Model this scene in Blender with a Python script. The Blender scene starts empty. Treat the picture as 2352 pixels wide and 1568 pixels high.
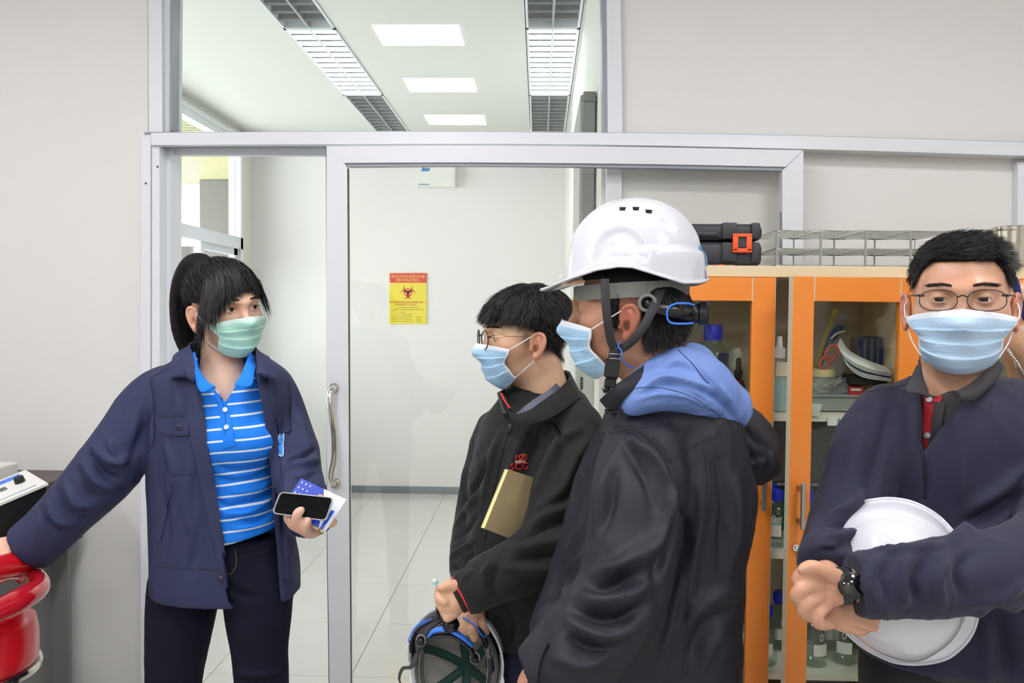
import bpy, bmesh, math, random
import numpy as np
from mathutils import Vector, Matrix
from mathutils.bvhtree import BVHTree
PI = math.pi
rng = np.random.RandomState(7)
SC = bpy.context.scene
COL = SC.collection
# ------------------------------------------------------------------ camera
F, CX, CY = 1900.0, 1176.0, 784.0
YAW, PITCH, ROLL = 0.0321, 0.0347, 0.009
CZ = 1.55
cam = bpy.data.cameras.new('camera'); cam_o = bpy.data.objects.new('camera', cam); COL.objects.link(cam_o)
cam.sensor_fit = 'HORIZONTAL'; cam.sensor_width = 36.0; cam.lens = 36.0 * F / 2352.0
cam.clip_start = 0.05; cam.clip_end = 200
FW = Vector((-math.sin(YAW) * math.cos(PITCH), math.cos(YAW) * math.cos(PITCH), -math.sin(PITCH)))
R0 = FW.cross(Vector((0, 0, 1))).normalized(); U0 = R0.cross(FW).normalized()
RT = R0 * math.cos(ROLL) + U0 * math.sin(ROLL); UP = U0 * math.cos(ROLL) - R0 * math.sin(ROLL)
M3 = Matrix((RT, UP, -FW)).transposed()
cam_o.matrix_world = Matrix.Translation((0, 0, CZ)) @ M3.to_4x4()
SC.camera = cam_o
# ------------------------------------------------------------------ light and exposure
SC.view_settings.view_transform = 'Standard'; SC.view_settings.look = 'None'
SC.view_settings.gamma = 1.0; SC.view_settings.use_curve_mapping = False
SC.view_settings.exposure = 1.03
PANEL_E, TUBE_E, SKY_E = 20.0, 19.0, 3.0
w = bpy.data.worlds.new('overcast_sky'); SC.world = w; w.use_nodes = True
w.node_tree.nodes['Background'].inputs[0].default_value = (0.93, 0.97, 1.0, 1)
w.node_tree.nodes['Background'].inputs[1].default_value = SKY_E
try:
    SC.cycles.max_bounces = 10; SC.cycles.diffuse_bounces = 5; SC.cycles.glossy_bounces = 4
    SC.cycles.transparent_max_bounces = 16; SC.cycles.transmission_bounces = 6
    SC.cycles.caustics_reflective = False; SC.cycles.caustics_refractive = False
except Exception: pass
# ------------------------------------------------------------------ pixel -> world
cen = np.array([0, 0, CZ]); fw = np.array(FW); rt = np.array(RT); up = np.array(UP)
def ray(px, py): return fw + (px - CX) / F * rt - (py - CY) / F * up
def P(px, py, d): return cen + d * ray(px, py)
def PY(px, py, Y): r = ray(px, py); return cen + r * (Y / r[1])
def PX(px, py, X): r = ray(px, py); return cen + r * (X / r[0])
def PZ(px, py, Z): r = ray(px, py); return cen + r * ((Z - CZ) / r[2])
def proj(p):
    q = np.asarray(p) - cen; d = q @ fw
    return CX + F * (q @ rt) / d, CY - F * (q @ up) / d, d
# ------------------------------------------------------------------ materials
def lin(c):
    o = []
    for v in c[:3]:
        v = v / 255.0; o.append(v / 12.92 if v <= .04045 else ((v + .055) / 1.055) ** 2.4)
    return (*o, 1.0)
MATS = {}
def mat(name, col, rough=.5, metal=0, bump=None, spec=.5, coat=0, sub=0, var=None, trans=0, alpha=1, sheen=0, emit=None, wrinkle=None):
    if name in MATS: return MATS[name]
    m = bpy.data.materials.new(name); m.use_nodes = True; nt = m.node_tree; N = nt.nodes; L = nt.links
    b = N['Principled BSDF']; c = lin(col)
    b.inputs['Base Color'].default_value = c; b.inputs['Roughness'].default_value = rough
    b.inputs['Metallic'].default_value = metal; b.inputs['Specular IOR Level'].default_value = spec
    b.inputs['Coat Weight'].default_value = coat; b.inputs['Coat Roughness'].default_value = .08
    if trans: b.inputs['Transmission Weight'].default_value = trans
    if sub:
        b.inputs['Subsurface Weight'].default_value = sub; b.inputs['Subsurface Radius'].default_value = (.012, .005, .003)
        b.inputs['Subsurface Scale'].default_value = 1.0
    if sheen: b.inputs['Sheen Weight'].default_value = sheen; b.inputs['Sheen Roughness'].default_value = .5
    if emit: b.inputs['Emission Color'].default_value = lin(emit[0]); b.inputs['Emission Strength'].default_value = emit[1]
    if alpha < 1: b.inputs['Alpha'].default_value = alpha
    tc = N.new('ShaderNodeTexCoord')
    last = None
    for i, bb in enumerate([bump, wrinkle]):
        if not bb: continue
        no = N.new('ShaderNodeTexNoise'); no.inputs['Scale'].default_value = bb[0]; no.inputs['Detail'].default_value = 3
        mp = N.new('ShaderNodeMapping'); L.new(tc.outputs['Object'], mp.inputs[0]); L.new(mp.outputs[0], no.inputs[0])
        if len(bb) > 2: mp.inputs['Scale'].default_value = bb[2]
        if i == 1: no.inputs['Detail'].default_value = 1.5; no.inputs['Distortion'].default_value = .5
        bu = N.new('ShaderNodeBump'); bu.inputs['Strength'].default_value = bb[1]
        bu.inputs['Distance'].default_value = .3 / bb[0]
        L.new(no.outputs['Fac'], bu.inputs['Height'])
        if last: L.new(last.outputs[0], bu.inputs['Normal'])
        last = bu
    if last: L.new(last.outputs[0], b.inputs['Normal'])
    if var:
        no = N.new('ShaderNodeTexNoise'); no.inputs['Scale'].default_value = var[0]; no.inputs['Detail'].default_value = 4
        L.new(tc.outputs['Object'], no.inputs[0])
        mx = N.new('ShaderNodeMix'); mx.data_type = 'RGBA'
        mx.inputs[6].default_value = c; mx.inputs[7].default_value = lin(var[1]); L.new(no.outputs['Fac'], mx.inputs[0])
        L.new(mx.outputs[2], b.inputs['Base Color'])
    MATS[name] = m; return m
def glass(name, tint=(255, 255, 255), ior=1.5, dirt=0.0, rough=0.0):
    """clear sheet: transparent with Fresnel reflection"""
    if name in MATS: return MATS[name]
    m = bpy.data.materials.new(name); m.use_nodes = True; nt = m.node_tree; N = nt.nodes; L = nt.links
    N.clear(); out = N.new('ShaderNodeOutputMaterial')
    tr = N.new('ShaderNodeBsdfTransparent'); tr.inputs[0].default_value = lin(tint)
    gl = N.new('ShaderNodeBsdfGlossy'); gl.inputs['Roughness'].default_value = rough; gl.inputs[0].default_value = (1, 1, 1, 1)
    fr = N.new('ShaderNodeFresnel'); ge = N.new('ShaderNodeNewGeometry'); mr = N.new('ShaderNodeMapRange')
    mr.inputs[3].default_value = ior; mr.inputs[4].default_value = 1 / ior; L.new(ge.outputs['Backfacing'], mr.inputs[0]); L.new(mr.outputs[0], fr.inputs[0])
    mx = N.new('ShaderNodeMixShader'); L.new(fr.outputs[0], mx.inputs[0]); L.new(tr.outputs[0], mx.inputs[1]); L.new(gl.outputs[0], mx.inputs[2])
    if dirt:
        df = N.new('ShaderNodeBsdfDiffuse'); df.inputs[0].default_value = (.8, .8, .78, 1)
        m2 = N.new('ShaderNodeMixShader'); m2.inputs[0].default_value = dirt
        L.new(mx.outputs[0], m2.inputs[1]); L.new(df.outputs[0], m2.inputs[2]); mx = m2
    L.new(mx.outputs[0], out.inputs[0]); MATS[name] = m; return m
def emis(name, col, e):
    if name in MATS: return MATS[name]
    m = bpy.data.materials.new(name); m.use_nodes = True; N = m.node_tree.nodes; N.clear()
    o = N.new('ShaderNodeOutputMaterial'); s = N.new('ShaderNodeEmission'); s.inputs[0].default_value = lin(col); s.inputs[1].default_value = e
    m.node_tree.links.new(s.outputs[0], o.inputs[0]); MATS[name] = m; return m
# ------------------------------------------------------------------ objects
def tag(o, label=None, cat=None, group=None, kind=None):
    if label: o['label'] = label
    if cat: o['category'] = cat
    if group: o['group'] = group
    if kind: o['kind'] = kind
    return o
def par(c, p):
    c.parent = p
    if p is not None: c.matrix_parent_inverse = Matrix.Translation(-Vector(p.get('org', (0, 0, 0))))
    return c
def empty(name, loc, label=None, cat=None, group=None, kind=None):
    e = bpy.data.objects.new(name, None); COL.objects.link(e); e.location = Vector([float(v) for v in loc]); e.empty_display_size = .05
    e['org'] = [float(v) for v in loc]
    return tag(e, label, cat, group, kind)
def mk(name, V, Fc, mats, parent=None, smooth=True, midx=None):
    V = np.asarray(V, dtype=np.float64).reshape(-1, 3)
    me = bpy.data.meshes.new(name)
    if isinstance(Fc, np.ndarray):
        n, k = Fc.shape
        me.vertices.add(len(V)); me.vertices.foreach_set('co', V.ravel())
        me.loops.add(n * k); me.loops.foreach_set('vertex_index', Fc.astype(np.int32).ravel())
        me.polygons.add(n); me.polygons.foreach_set('loop_start', np.arange(n, dtype=np.int32) * k)
        me.update(calc_edges=True); me.validate()
    else:
        me.from_pydata([tuple(v) for v in V], [], [tuple(int(i) for i in f) for f in Fc]); me.update()
    if not isinstance(mats, (list, tuple)): mats = [mats]
    for m in mats: me.materials.append(m)
    if midx is not None: me.polygons.foreach_set('material_index', np.asarray(midx, dtype=np.int32))
    if smooth: me.polygons.foreach_set('use_smooth', np.ones(len(me.polygons), dtype=bool))
    o = bpy.data.objects.new(name, me); COL.objects.link(o)
    if parent is not None: par(o, parent)
    return o
class MB:
    """collects shapes into one mesh"""
    def __init__(s): s.bm = bmesh.new()
    def box(s, a, b, bev=0, M=None, seg=1):
        a = [float(x) for x in a]; b = [float(x) for x in b]
        lo = Vector([min(a[i], b[i]) for i in range(3)]); hi = Vector([max(a[i], b[i]) for i in range(3)])
        r = bmesh.ops.create_cube(s.bm, size=1.0)['verts']
        for v in r: v.co = Vector([lo[i] + (v.co[i] + .5) * (hi[i] - lo[i]) for i in range(3)])
        if bev > 0:
            es = list({e for v in r for e in v.link_edges})
            rr = bmesh.ops.bevel(s.bm, geom=es, offset=bev, segments=seg, affect='EDGES', profile=.5)
            r = list({v for f in rr['faces'] for v in f.verts} | {v for v in r if v.is_valid})
        if M is not None:
            vs = set(r); 
            for v in vs:
                if v.is_valid: v.co = M @ v.co
        return s
    def prism(s, pts, off):
        """polygon pts (3D) extruded by vector off"""
        off = Vector([float(x) for x in off]); n = len(pts)
        a = [s.bm.verts.new([float(x) for x in p]) for p in pts]; b = [s.bm.verts.new(Vector([float(x) for x in p]) + off) for p in pts]
        s.bm.faces.new(a); s.bm.faces.new(b[::-1])
        for i in range(n): s.bm.faces.new((a[i], b[i], b[(i + 1) % n], a[(i + 1) % n]))
        return s
    def lathe(s, prof, seg=24, c=(0, 0, 0), M=None):
        rings = []
        for (r, z) in prof:
            ring = []
            if r < 1e-6: v = s.bm.verts.new((c[0], c[1], c[2] + z)); ring = [v] * seg
            else:
                for i in range(seg):
                    t = 2 * PI * i / seg; ring.append(s.bm.verts.new((c[0] + r * math.cos(t), c[1] + r * math.sin(t), c[2] + z)))
            rings.append(ring)
        vs = {v for r in rings for v in r}
        for A, B in zip(rings, rings[1:]):
            for i in range(seg):
                f = []
                for v in (A[i], A[(i + 1) % seg], B[(i + 1) % seg], B[i]):
                    if v not in f: f.append(v)
                if len(f) > 2:
                    try: s.bm.faces.new(f)
                    except ValueError: pass
        if M is not None:
            for v in vs: v.co = M @ v.co
        return s
    def tube(s, pts, r, seg=8, caps=True, flat=1.0, nrm=None, closed=False):
        V, Fc = tube_np(pts, r, seg, caps, flat, nrm, closed)
        vs = [s.bm.verts.new([float(x) for x in v]) for v in V]
        for f in Fc:
            try: s.bm.faces.new([vs[i] for i in f])
            except ValueError: pass
        return s
    def raw(s, V, Fc):
        vs = [s.bm.verts.new([float(x) for x in v]) for v in V]
        for f in Fc:
            try: s.bm.faces.new([vs[int(i)] for i in f])
            except ValueError: pass
        return s
    def build(s, name, m, parent=None, smooth=False, angle=None):
        bmesh.ops.recalc_face_normals(s.bm, faces=s.bm.faces[:])
        me = bpy.data.meshes.new(name); s.bm.to_mesh(me); s.bm.free()
        for mm in (m if isinstance(m, (list, tuple)) else [m]): me.materials.append(mm)
        if smooth:
            me.polygons.foreach_set('use_smooth', np.ones(len(me.polygons), dtype=bool))
            try: me.set_sharp_from_angle(angle=angle or .6)
            except Exception: pass
        o = bpy.data.objects.new(name, me); COL.objects.link(o)
        if parent is not None: par(o, parent)
        return o
def crom(pts, n=8):
    """Catmull-Rom resample (any dimension)"""
    p = np.asarray(pts, dtype=float)
    if len(p) < 3 or n < 2: return p
    q = np.vstack([2 * p[0] - p[1], p, 2 * p[-1] - p[-2]]); out = []
    for i in range(1, len(q) - 2):
        t = np.linspace(0, 1, n, endpoint=False)[:, None]
        a, b, c, d = q[i - 1], q[i], q[i + 1], q[i + 2]
        out.append(.5 * (2 * b + (c - a) * t + (2 * a - 5 * b + 4 * c - d) * t ** 2 + (3 * b - a - 3 * c + d) * t ** 3))
    out.append(p[-1:]); return np.vstack(out)
def tube_np(pts, r, seg=8, caps=True, flat=1.0, nrm=None, closed=False):
    p = np.asarray(pts, dtype=float); n = len(p); r = np.broadcast_to(np.asarray(r, dtype=float), (n,))
    if closed: T = np.roll(p, -1, 0) - np.roll(p, 1, 0)
    else: T = np.gradient(p, axis=0)
    T /= np.linalg.norm(T, axis=1)[:, None] + 1e-12
    V = []; u = None
    for i in range(n):
        if nrm is not None:
            k = np.asarray(nrm[i] if np.ndim(nrm) > 1 else nrm, dtype=float); u = np.cross(T[i], k)
        elif u is None: 
            k = np.array([0, 0, 1.0]) if abs(T[i][2]) < .9 else np.array([1.0, 0, 0]); u = np.cross(T[i], k)
        u = u - T[i] * (u @ T[i]); u = u / (np.linalg.norm(u) + 1e-12); v = np.cross(T[i], u)
        for j in range(seg):
            a = 2 * PI * (j + .5) / seg; V.append(p[i] + r[i] * (u * math.cos(a) + v * math.sin(a) * flat))
    Fc = []
    for i in range(n if closed else n - 1):
        a = i * seg; b = ((i + 1) % n) * seg
        for j in range(seg): Fc.append((a + j, a + (j + 1) % seg, b + (j + 1) % seg, b + j))
    if caps and not closed: Fc.append(tuple(range(seg))[::-1]); Fc.append(tuple(range((n - 1) * seg, n * seg)))
    return V, Fc
def bx(name, a, b, m, parent=None, bev=0, smooth=False): return MB().box(a, b, bev).build(name, m, parent, smooth)
def slab(name, px, Y, t, m, parent=None):
    """polygon drawn in photo pixels on the plane y=Y, t thick away from the viewer"""
    return MB().prism([PY(x, y, Y) for x, y in px], (0, t, 0)).build(name, m, parent)
def rect(x0, y0, x1, y1): return [(x0, y0), (x1, y0), (x1, y1), (x0, y1)]
def tubeo(name, pts, r, m, parent=None, seg=8, flat=1.0, nrm=None, closed=False, caps=True):
    V, Fc = tube_np(pts, r, seg, caps, flat, nrm, closed); return mk(name, V, Fc, m, parent)
def text(name, s, loc, size, m, parent=None, M=None, ext=.0004, align='CENTER', sx=1.0):
    c = bpy.data.curves.new(name, 'FONT'); c.body = s; c.size = size; c.extrude = ext; c.align_x = align; c.align_y = 'CENTER'
    c.resolution_u = 2
    o = bpy.data.objects.new('tmp', c); COL.objects.link(o)
    dg = bpy.context.evaluated_depsgraph_get(); me = bpy.data.meshes.new_from_object(o.evaluated_get(dg))
    bpy.data.objects.remove(o); me.name = name; me.materials.clear(); me.materials.append(m)
    X = Matrix.Diagonal((sx, 1, 1, 1)); X = (M if M is not None else Matrix.Rotation(PI / 2, 4, 'X')) @ X
    me.transform(Matrix.Translation([float(v) for v in loc]) @ X)
    q = bpy.data.objects.new(name, me); COL.objects.link(q)
    if parent is not None: par(q, parent)
    return q
# ------------------------------------------------------------------ implicit surfaces
f4 = np.float32
def A(v): return np.asarray(v, dtype=f4)
def smin(a, b, k):
    if k <= 0: return np.minimum(a, b)
    h = np.maximum(k - np.abs(a - b), 0) / k; return np.minimum(a, b) - h * h * k * .25
def smax(a, b, k): return -smin(-a, -b, k)
def s_ell(c, r, R=None):
    c = A(c); r = A(r); R_ = None if R is None else A(R)
    def f(p):
        q = p - c
        if R_ is not None: q = q @ R_
        q = q / r; k0 = np.sqrt(np.einsum('ij,ij->i', q, q)); q = q / r; k1 = np.sqrt(np.einsum('ij,ij->i', q, q)) + 1e-6
        return k0 * (k0 - 1) / k1
    return f
def s_cone(a, b, r1, r2):
    a = A(a); b = A(b); ba = b - a; l2 = float(ba @ ba) + 1e-12
    def f(p):
        pa = p - a; t = np.clip(pa @ (ba / l2), 0, 1); pa = pa - t[:, None] * ba
        return np.sqrt(np.einsum('ij,ij->i', pa, pa)) - (r1 + t * f4(r2 - r1))
    return f
def s_chain(pts, rs, k=.01, n=0):
    pts = np.asarray(pts, dtype=float); rs = np.asarray(rs, dtype=float)
    if n: q = crom(np.column_stack([pts, rs]), n); pts, rs = q[:, :3], q[:, 3]
    fs = [s_cone(pts[i], pts[i + 1], rs[i], rs[i + 1]) for i in range(len(pts) - 1)]
    def g(p):
        d = fs[0](p)
        for h in fs[1:]: d = smin(d, h(p), k)
        return d
    R_ = rs.max(); return near(g, pts.min(0) - R_, pts.max(0) + R_, max(.02, min(.06, k * 4)))
def near(g, lo, hi, m=.06):
    """evaluate g only near its box; elsewhere the distance to the box"""
    lo = A(lo); hi = A(hi); c = (lo + hi) / 2; hh = (hi - lo) / 2
    def f(p):
        q = np.maximum(np.abs(p - c) - hh, 0); d = np.sqrt(np.einsum('ij,ij->i', q, q)); k = d < m; d = np.maximum(d, m).astype(f4)
        if k.any(): d[k] = g(p[k])
        return d
    return f
def s_loft(sec, n=2.3, rot=0.0, cap=.007):
    """sec: rows (z, cx, cy, a, b) ; rot about z of the ellipse axes"""
    s = np.asarray(sec, dtype=float); s = s[np.argsort(s[:, 0])]; s = crom(s, 6); s = s[np.argsort(s[:, 0])]
    z = s[:, 0]; c, si = math.cos(rot), math.sin(rot)
    def f(p):
        pz = p[:, 2]; v = [np.interp(pz, z, s[:, i]) for i in (1, 2, 3, 4)]
        x = p[:, 0] - v[0]; y = p[:, 1] - v[1]; u = x * c + y * si; w_ = -x * si + y * c
        k = (np.abs(u / v[2]) ** n + np.abs(w_ / v[3]) ** n) ** (1 / n)
        g = np.sqrt((u / v[2] ** 2) ** 2 + (w_ / v[3] ** 2) ** 2) + 1e-6
        d = np.where(k > .5, k * (k - 1) / np.maximum(g, k / (np.maximum(v[2], v[3]))), (k - 1) * np.minimum(v[2], v[3]))
        return smax(d, np.maximum(pz - z[-1], z[0] - pz), cap).astype(f4)
    return f
def s_un(fs, k=.02):
    def f(p):
        d = fs[0](p)
        for g in fs[1:]: d = smin(d, g(p), k)
        return d
    return f
def nets(f, lo, hi, h, marg=2.2):
    lo = np.asarray(lo, dtype=float); hi = np.asarray(hi, dtype=float); B = 8
    nb = np.maximum(np.ceil((hi - lo) / (h * B)).astype(int), 1); n = nb * B + 1
    g = [lo[i] + (np.arange(nb[i]) + .5) * B * h for i in range(3)]
    C = np.stack(np.meshgrid(*g, indexing='ij'), -1).reshape(-1, 3).astype(f4)
    d = f(C); act = np.abs(d) < B * h * marg * .87; sg = np.where(d < 0, -1.0, 1.0).astype(f4)
    vol = np.ones(n, dtype=f4)
    sgb = sg.reshape(nb).repeat(B, 0).repeat(B, 1).repeat(B, 2); vol[:-1, :-1, :-1] = sgb
    bi = np.argwhere(act.reshape(nb)) * B
    if len(bi) == 0: return np.zeros((0, 3)), np.zeros((0, 4), int)
    r = np.arange(B + 1); off = np.stack(np.meshgrid(r, r, r, indexing='ij'), -1).reshape(-1, 3)
    for s in range(0, len(bi), 400):
        q = (bi[s:s + 400, None, :] + off[None]).reshape(-1, 3)
        vol[q[:, 0], q[:, 1], q[:, 2]] = f((lo + q * h).astype(f4))
    ins = vol < 0
    c = np.zeros(n - 1, dtype=np.int8)
    for a in (0, 1):
        for b in (0, 1):
            for e in (0, 1): c += ins[a:n[0] - 1 + a, b:n[1] - 1 + b, e:n[2] - 1 + e]
    m = (c > 0) & (c < 8); ijk = np.argwhere(m); idx = -np.ones(n - 1, dtype=np.int64); idx[m] = np.arange(len(ijk))
    acc = np.zeros((len(ijk), 3)); cnt = np.zeros(len(ijk))
    cr = [(a, b, e) for a in (0, 1) for b in (0, 1) for e in (0, 1)]
    for a in cr:
        for ax in range(3):
            if a[ax]: continue
            b = list(a); b[ax] = 1
            va = vol[ijk[:, 0] + a[0], ijk[:, 1] + a[1], ijk[:, 2] + a[2]]; vb = vol[ijk[:, 0] + b[0], ijk[:, 1] + b[1], ijk[:, 2] + b[2]]
            x = (va < 0) != (vb < 0); t = np.where(x, va / np.where(x, va - vb, 1), 0)
            pt = np.array(a, dtype=float)[None] + 0 * acc; pt[:, ax] += t
            acc += pt * x[:, None]; cnt += x
    V = lo + (ijk + acc / np.maximum(cnt, 1)[:, None]) * h
    Fs = []
    for ax in range(3):
        b, e = (ax + 1) % 3, (ax + 2) % 3
        sl = [slice(None)] * 3; sl2 = [slice(None)] * 3; sl[ax] = slice(0, -1); sl2[ax] = slice(1, None)
        x = ins[tuple(sl)] != ins[tuple(sl2)]; q = np.argwhere(x)
        q = q[(q[:, b] > 0) & (q[:, e] > 0) & (q[:, b] < n[b] - 1) & (q[:, e] < n[e] - 1)]
        def ci(db, de):
            r_ = q.copy(); r_[:, b] += db; r_[:, e] += de; return idx[r_[:, 0], r_[:, 1], r_[:, 2]]
        fc = np.stack([ci(-1, -1), ci(0, -1), ci(0, 0), ci(-1, 0)], 1)
        flip = ~ins[q[:, 0], q[:, 1], q[:, 2]]; fc[flip] = fc[flip][:, ::-1]; Fs.append(fc)
    Fc = np.vstack(Fs); Fc = Fc[(Fc >= 0).all(1)]
    return V, Fc
def newton(f, V, it=2, e=.0006):
    for _ in range(it):
        g = np.stack([(f((V + d).astype(f4)) - f((V - d).astype(f4))) / (2 * e) for d in np.eye(3) * e], 1).astype(float)
        d = f(V.astype(f4)).astype(float); V = V - np.clip(d / (g ** 2).sum(1).clip(.1), -.003, .003)[:, None] * g
    return V
def relax(V, Fc, it=1, lam=.5):
    for _ in range(it):
        s = np.zeros_like(V); c = np.zeros(len(V)); k = Fc.shape[1]
        for j in range(k):
            a, b = Fc[:, j], Fc[:, (j + 1) % k]
            for ax in range(3):
                s[:, ax] += np.bincount(a, V[b, ax], len(V)) + np.bincount(b, V[a, ax], len(V))
            c += np.bincount(a, minlength=len(V)) + np.bincount(b, minlength=len(V))
        V = V + lam * (s / np.maximum(c, 1)[:, None] - V)
    return V
def vnorm(V, Fc):
    n = np.cross(V[Fc[:, 2]] - V[Fc[:, 0]], V[Fc[:, -1]] - V[Fc[:, 1]]); o = np.zeros_like(V)
    for j in range(Fc.shape[1]):
        for ax in range(3): o[:, ax] += np.bincount(Fc[:, j], n[:, ax], len(V))
    return o / (np.linalg.norm(o, axis=1)[:, None] + 1e-12)
class Surf:
    """meshed implicit surface that can be folded and hit by rays"""
    def __init__(s, f, lo, hi, h, rel=1, marg=2.2):
        s.f = f; s.V, s.F = nets(f, lo, hi, h, marg); s.V = relax(s.V, s.F, rel); s.bv = None
    def bvh(s):
        if s.bv is None: s.bv = BVHTree.FromPolygons([tuple(v) for v in s.V.tolist()], [tuple(f) for f in s.F.tolist()])
        return s.bv
    def hit(s, px, py, dmin=.5):
        r = Vector(ray(px, py).tolist()); r.normalize(); h = s.bvh().ray_cast(Vector((0, 0, CZ)) + r * dmin, r)
        if h[0] is None:
            n = s.bvh().find_nearest(Vector(P(px, py, s.dd).tolist())); return np.array(n[0]), np.array(n[1])
        n = np.array(h[1]); 
        if n @ np.array(r) > 0: n = -n
        return np.array(h[0]), n
    dd = 1.9
    def fold(s, strokes, sc=1.0, gain=1.75):
        """strokes: (pixel polyline, radius m, amplitude m)"""
        D = np.zeros(len(s.V)); N = vnorm(s.V, s.F); out = []
        for pts, r, a in strokes:
            q = np.array([s.hit(x, y)[0] for x, y in crom(pts, 4)]); out.append((q, r, a))
        for q, r, a in out:
            lo = q.min(0) - 2.5 * r; hi = q.max(0) + 2.5 * r
            k = np.where(((s.V > lo) & (s.V < hi)).all(1))[0]
            if len(k) == 0: continue
            v = s.V[k]; best = np.full(len(k), 9.0); tt = np.zeros(len(k)); n = len(q) - 1
            for i in range(n):
                ba = q[i + 1] - q[i]; pa = v - q[i]; t = np.clip(pa @ ba / (ba @ ba + 1e-12), 0, 1)
                d = np.linalg.norm(pa - t[:, None] * ba, axis=1); u = d < best; best[u] = d[u]; tt[u] = (i + t[u]) / n
            D[k] += gain * sc * a * np.exp(-(best / (r * .72)) ** 2) * np.sin(PI * np.clip(tt * .86 + .07, 0, 1)) ** .7
        s.V = s.V + D[:, None] * N; s.bv = None; return s
    def noise(s, amp, scale, seed=0):
        r = np.random.RandomState(seed); N = vnorm(s.V, s.F); D = 0
        for i in range(5):
            k = r.normal(size=3) * scale; D = D + np.sin(s.V @ k + r.rand() * 9 + 1.5 * np.sin(s.V @ (r.normal(size=3) * scale * .6)))
        W = 0
        for i in range(4):
            k = r.normal(size=3) * scale * np.array([.9, .9, .5]); ph = s.V @ k + r.rand() * 9 + 1.9 * np.sin(s.V @ (r.normal(size=3) * scale * .45) + r.rand() * 6); W = W + (1 - np.abs(np.sin(ph))) ** 3 * (.5 + .5 * np.sin(s.V @ (r.normal(size=3) * scale * .3)))
        s.V = s.V + (amp * D / 2.2 + amp * 1.5 * W)[:, None] * N; s.bv = None; return s
    def obj(s, name, m, parent, at=None):
        o = mk(name, s.V, s.F, m, parent)
        for k, v in (at or {}).items():
            a = o.data.attributes.new(k, 'FLOAT', 'POINT'); a.data.foreach_set('value', np.asarray(v(s.V), dtype=f4))
        return o
    def line(s, name, pts, r, m, parent, off=.0008, seg=6, flat=.6, n=5):
        q = [s.hit(x, y) for x, y in crom(pts, n)]; c = np.array([a + b * off for a, b in q]); nn = np.array([b for a, b in q])
        return tubeo(name, c, r, m, parent, seg, flat, nn)
    def strip(s, name, pts, wl, m, parent, off=.002, th=.002, n=5):
        """band with two pixel edges: pts = left edge polyline, wl = right edge polyline"""
        a = crom(pts, n); b = crom(wl, n); k = 5; rows = []
        for i in range(len(a)):
            row = []
            for j in range(k + 1):
                t = j / k; x, y = a[i] * (1 - t) + b[min(i, len(b) - 1)] * t; row.append(s.hit(x, y))
            rows.append(row)
        V = []; W = []
        for row in rows:
            for h, nn in row: V.append(h + nn * (off + th)); W.append(h - nn * .003)
        V = V + W; nr = len(rows); kk = k + 1; base = nr * kk; Fc = []
        for i in range(nr - 1):
            for j in range(k):
                q = (i * kk + j, i * kk + j + 1, (i + 1) * kk + j + 1, (i + 1) * kk + j); Fc.append(q); Fc.append(tuple(base + z for z in q[::-1]))
        rim = [(i, 0) for i in range(nr)] + [(nr - 1, j) for j in range(1, kk)] + [(i, k) for i in range(nr - 2, -1, -1)] + [(0, j) for j in range(k - 1, 0, -1)]
        for t in range(len(rim)):
            x = rim[t][0] * kk + rim[t][1]; y = rim[(t + 1) % len(rim)][0] * kk + rim[(t + 1) % len(rim)][1]; Fc.append((y, x, base + x, base + y))
        o = MB().raw(V, Fc).build(name, m, parent, True, .7); return o
# ------------------------------------------------------------------ room
WALL = mat('wall_paint', (228, 227, 225), .55, bump=(300, .05))
WALLC = mat('cream_wall_paint', (222, 219, 212), .6, bump=(300, .05))
CEIL = mat('ceiling_paint', (224, 222, 219), .5)
ALU = mat('white_aluminium', (226, 229, 236), .32)
ALUD = mat('grey_aluminium', (150, 155, 165), .35)
GASK = mat('dark_gasket', (40, 42, 46), .6)
TILE = mat('floor_tile_glaze', (202, 200, 196), .12, var=(3, (194, 192, 188)))
GROUT = mat('grout', (172, 170, 162), .8)
PANE = glass('window_glass', (250, 252, 250), 1.5)
DPANE = glass('door_glass', (254, 254, 253), 1.5, dirt=.008)
SKIRT = mat('grey_skirting', (118, 124, 134), .4)
CH = mat('chrome', (215, 213, 205), .12, 1)
STEEL = mat('brushed_steel', (178, 178, 174), .3, 1)
D = 2.9; ZC = 3.02; XR = .215; XL = -2.45; YB = 7.0
S = lambda o: tag(o, kind='structure')
def X(px, Y=D, py=700): return float(PY(px, py, Y)[0])
def Z(py, Y=D, px=1100): return float(PY(px, py, Y)[2])
fl = S(bx('floor', (-3.4, -3.2, -.06), (3.4, YB + .1, -.008), GROUT))
t0 = PZ(915, 1341, 0); tb = bmesh.new()
tproto = None
for i in range(-6, 8):
    for j in range(-14, 7):
        x = t0[0] + .6 * i; y = t0[1] + .6 * j
        if x < -3.3 or x > 3.3 or y < -3.1 or y + .6 > YB + .35: continue
        if not (y > 1.0 and x < .8 and x > -2.7) and (i + j) % 1 == 0 and y < 1.0 and y < -1.2: continue
        if tproto is None:
            tproto = bx('tile', (.0012, .0012, -.008), (.5988, .5988, 0), TILE, None, .0008); o = tproto; par(o, fl)
        else:
            o = tproto.copy(); COL.objects.link(o)
        o.location = (x, y, 0)
ce = MB()
for a, b in ((-3.4, -1.35), (-1.07, -.085), (.2, 3.4)): ce.box((a, D - .02, ZC), (b, YB + .1, ZC + .15))
ce.box((-3.4, -3.2, ZC), (3.4, D - .02, ZC + .15)); ce.box((-1.36, D - .1, ZC + .13), (.21, YB + .1, ZC + .16))
S(ce.build('ceiling', CEIL))
S(bx('wall_back', (XL - .1, YB, 0), (XR + .1, YB + .1, ZC), WALL))
xj = X(384); xw0 = X(330)
S(bx('wall_left', (-3.4, D, 0), (xw0 + .02, D + .06, ZC), WALL))
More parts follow.
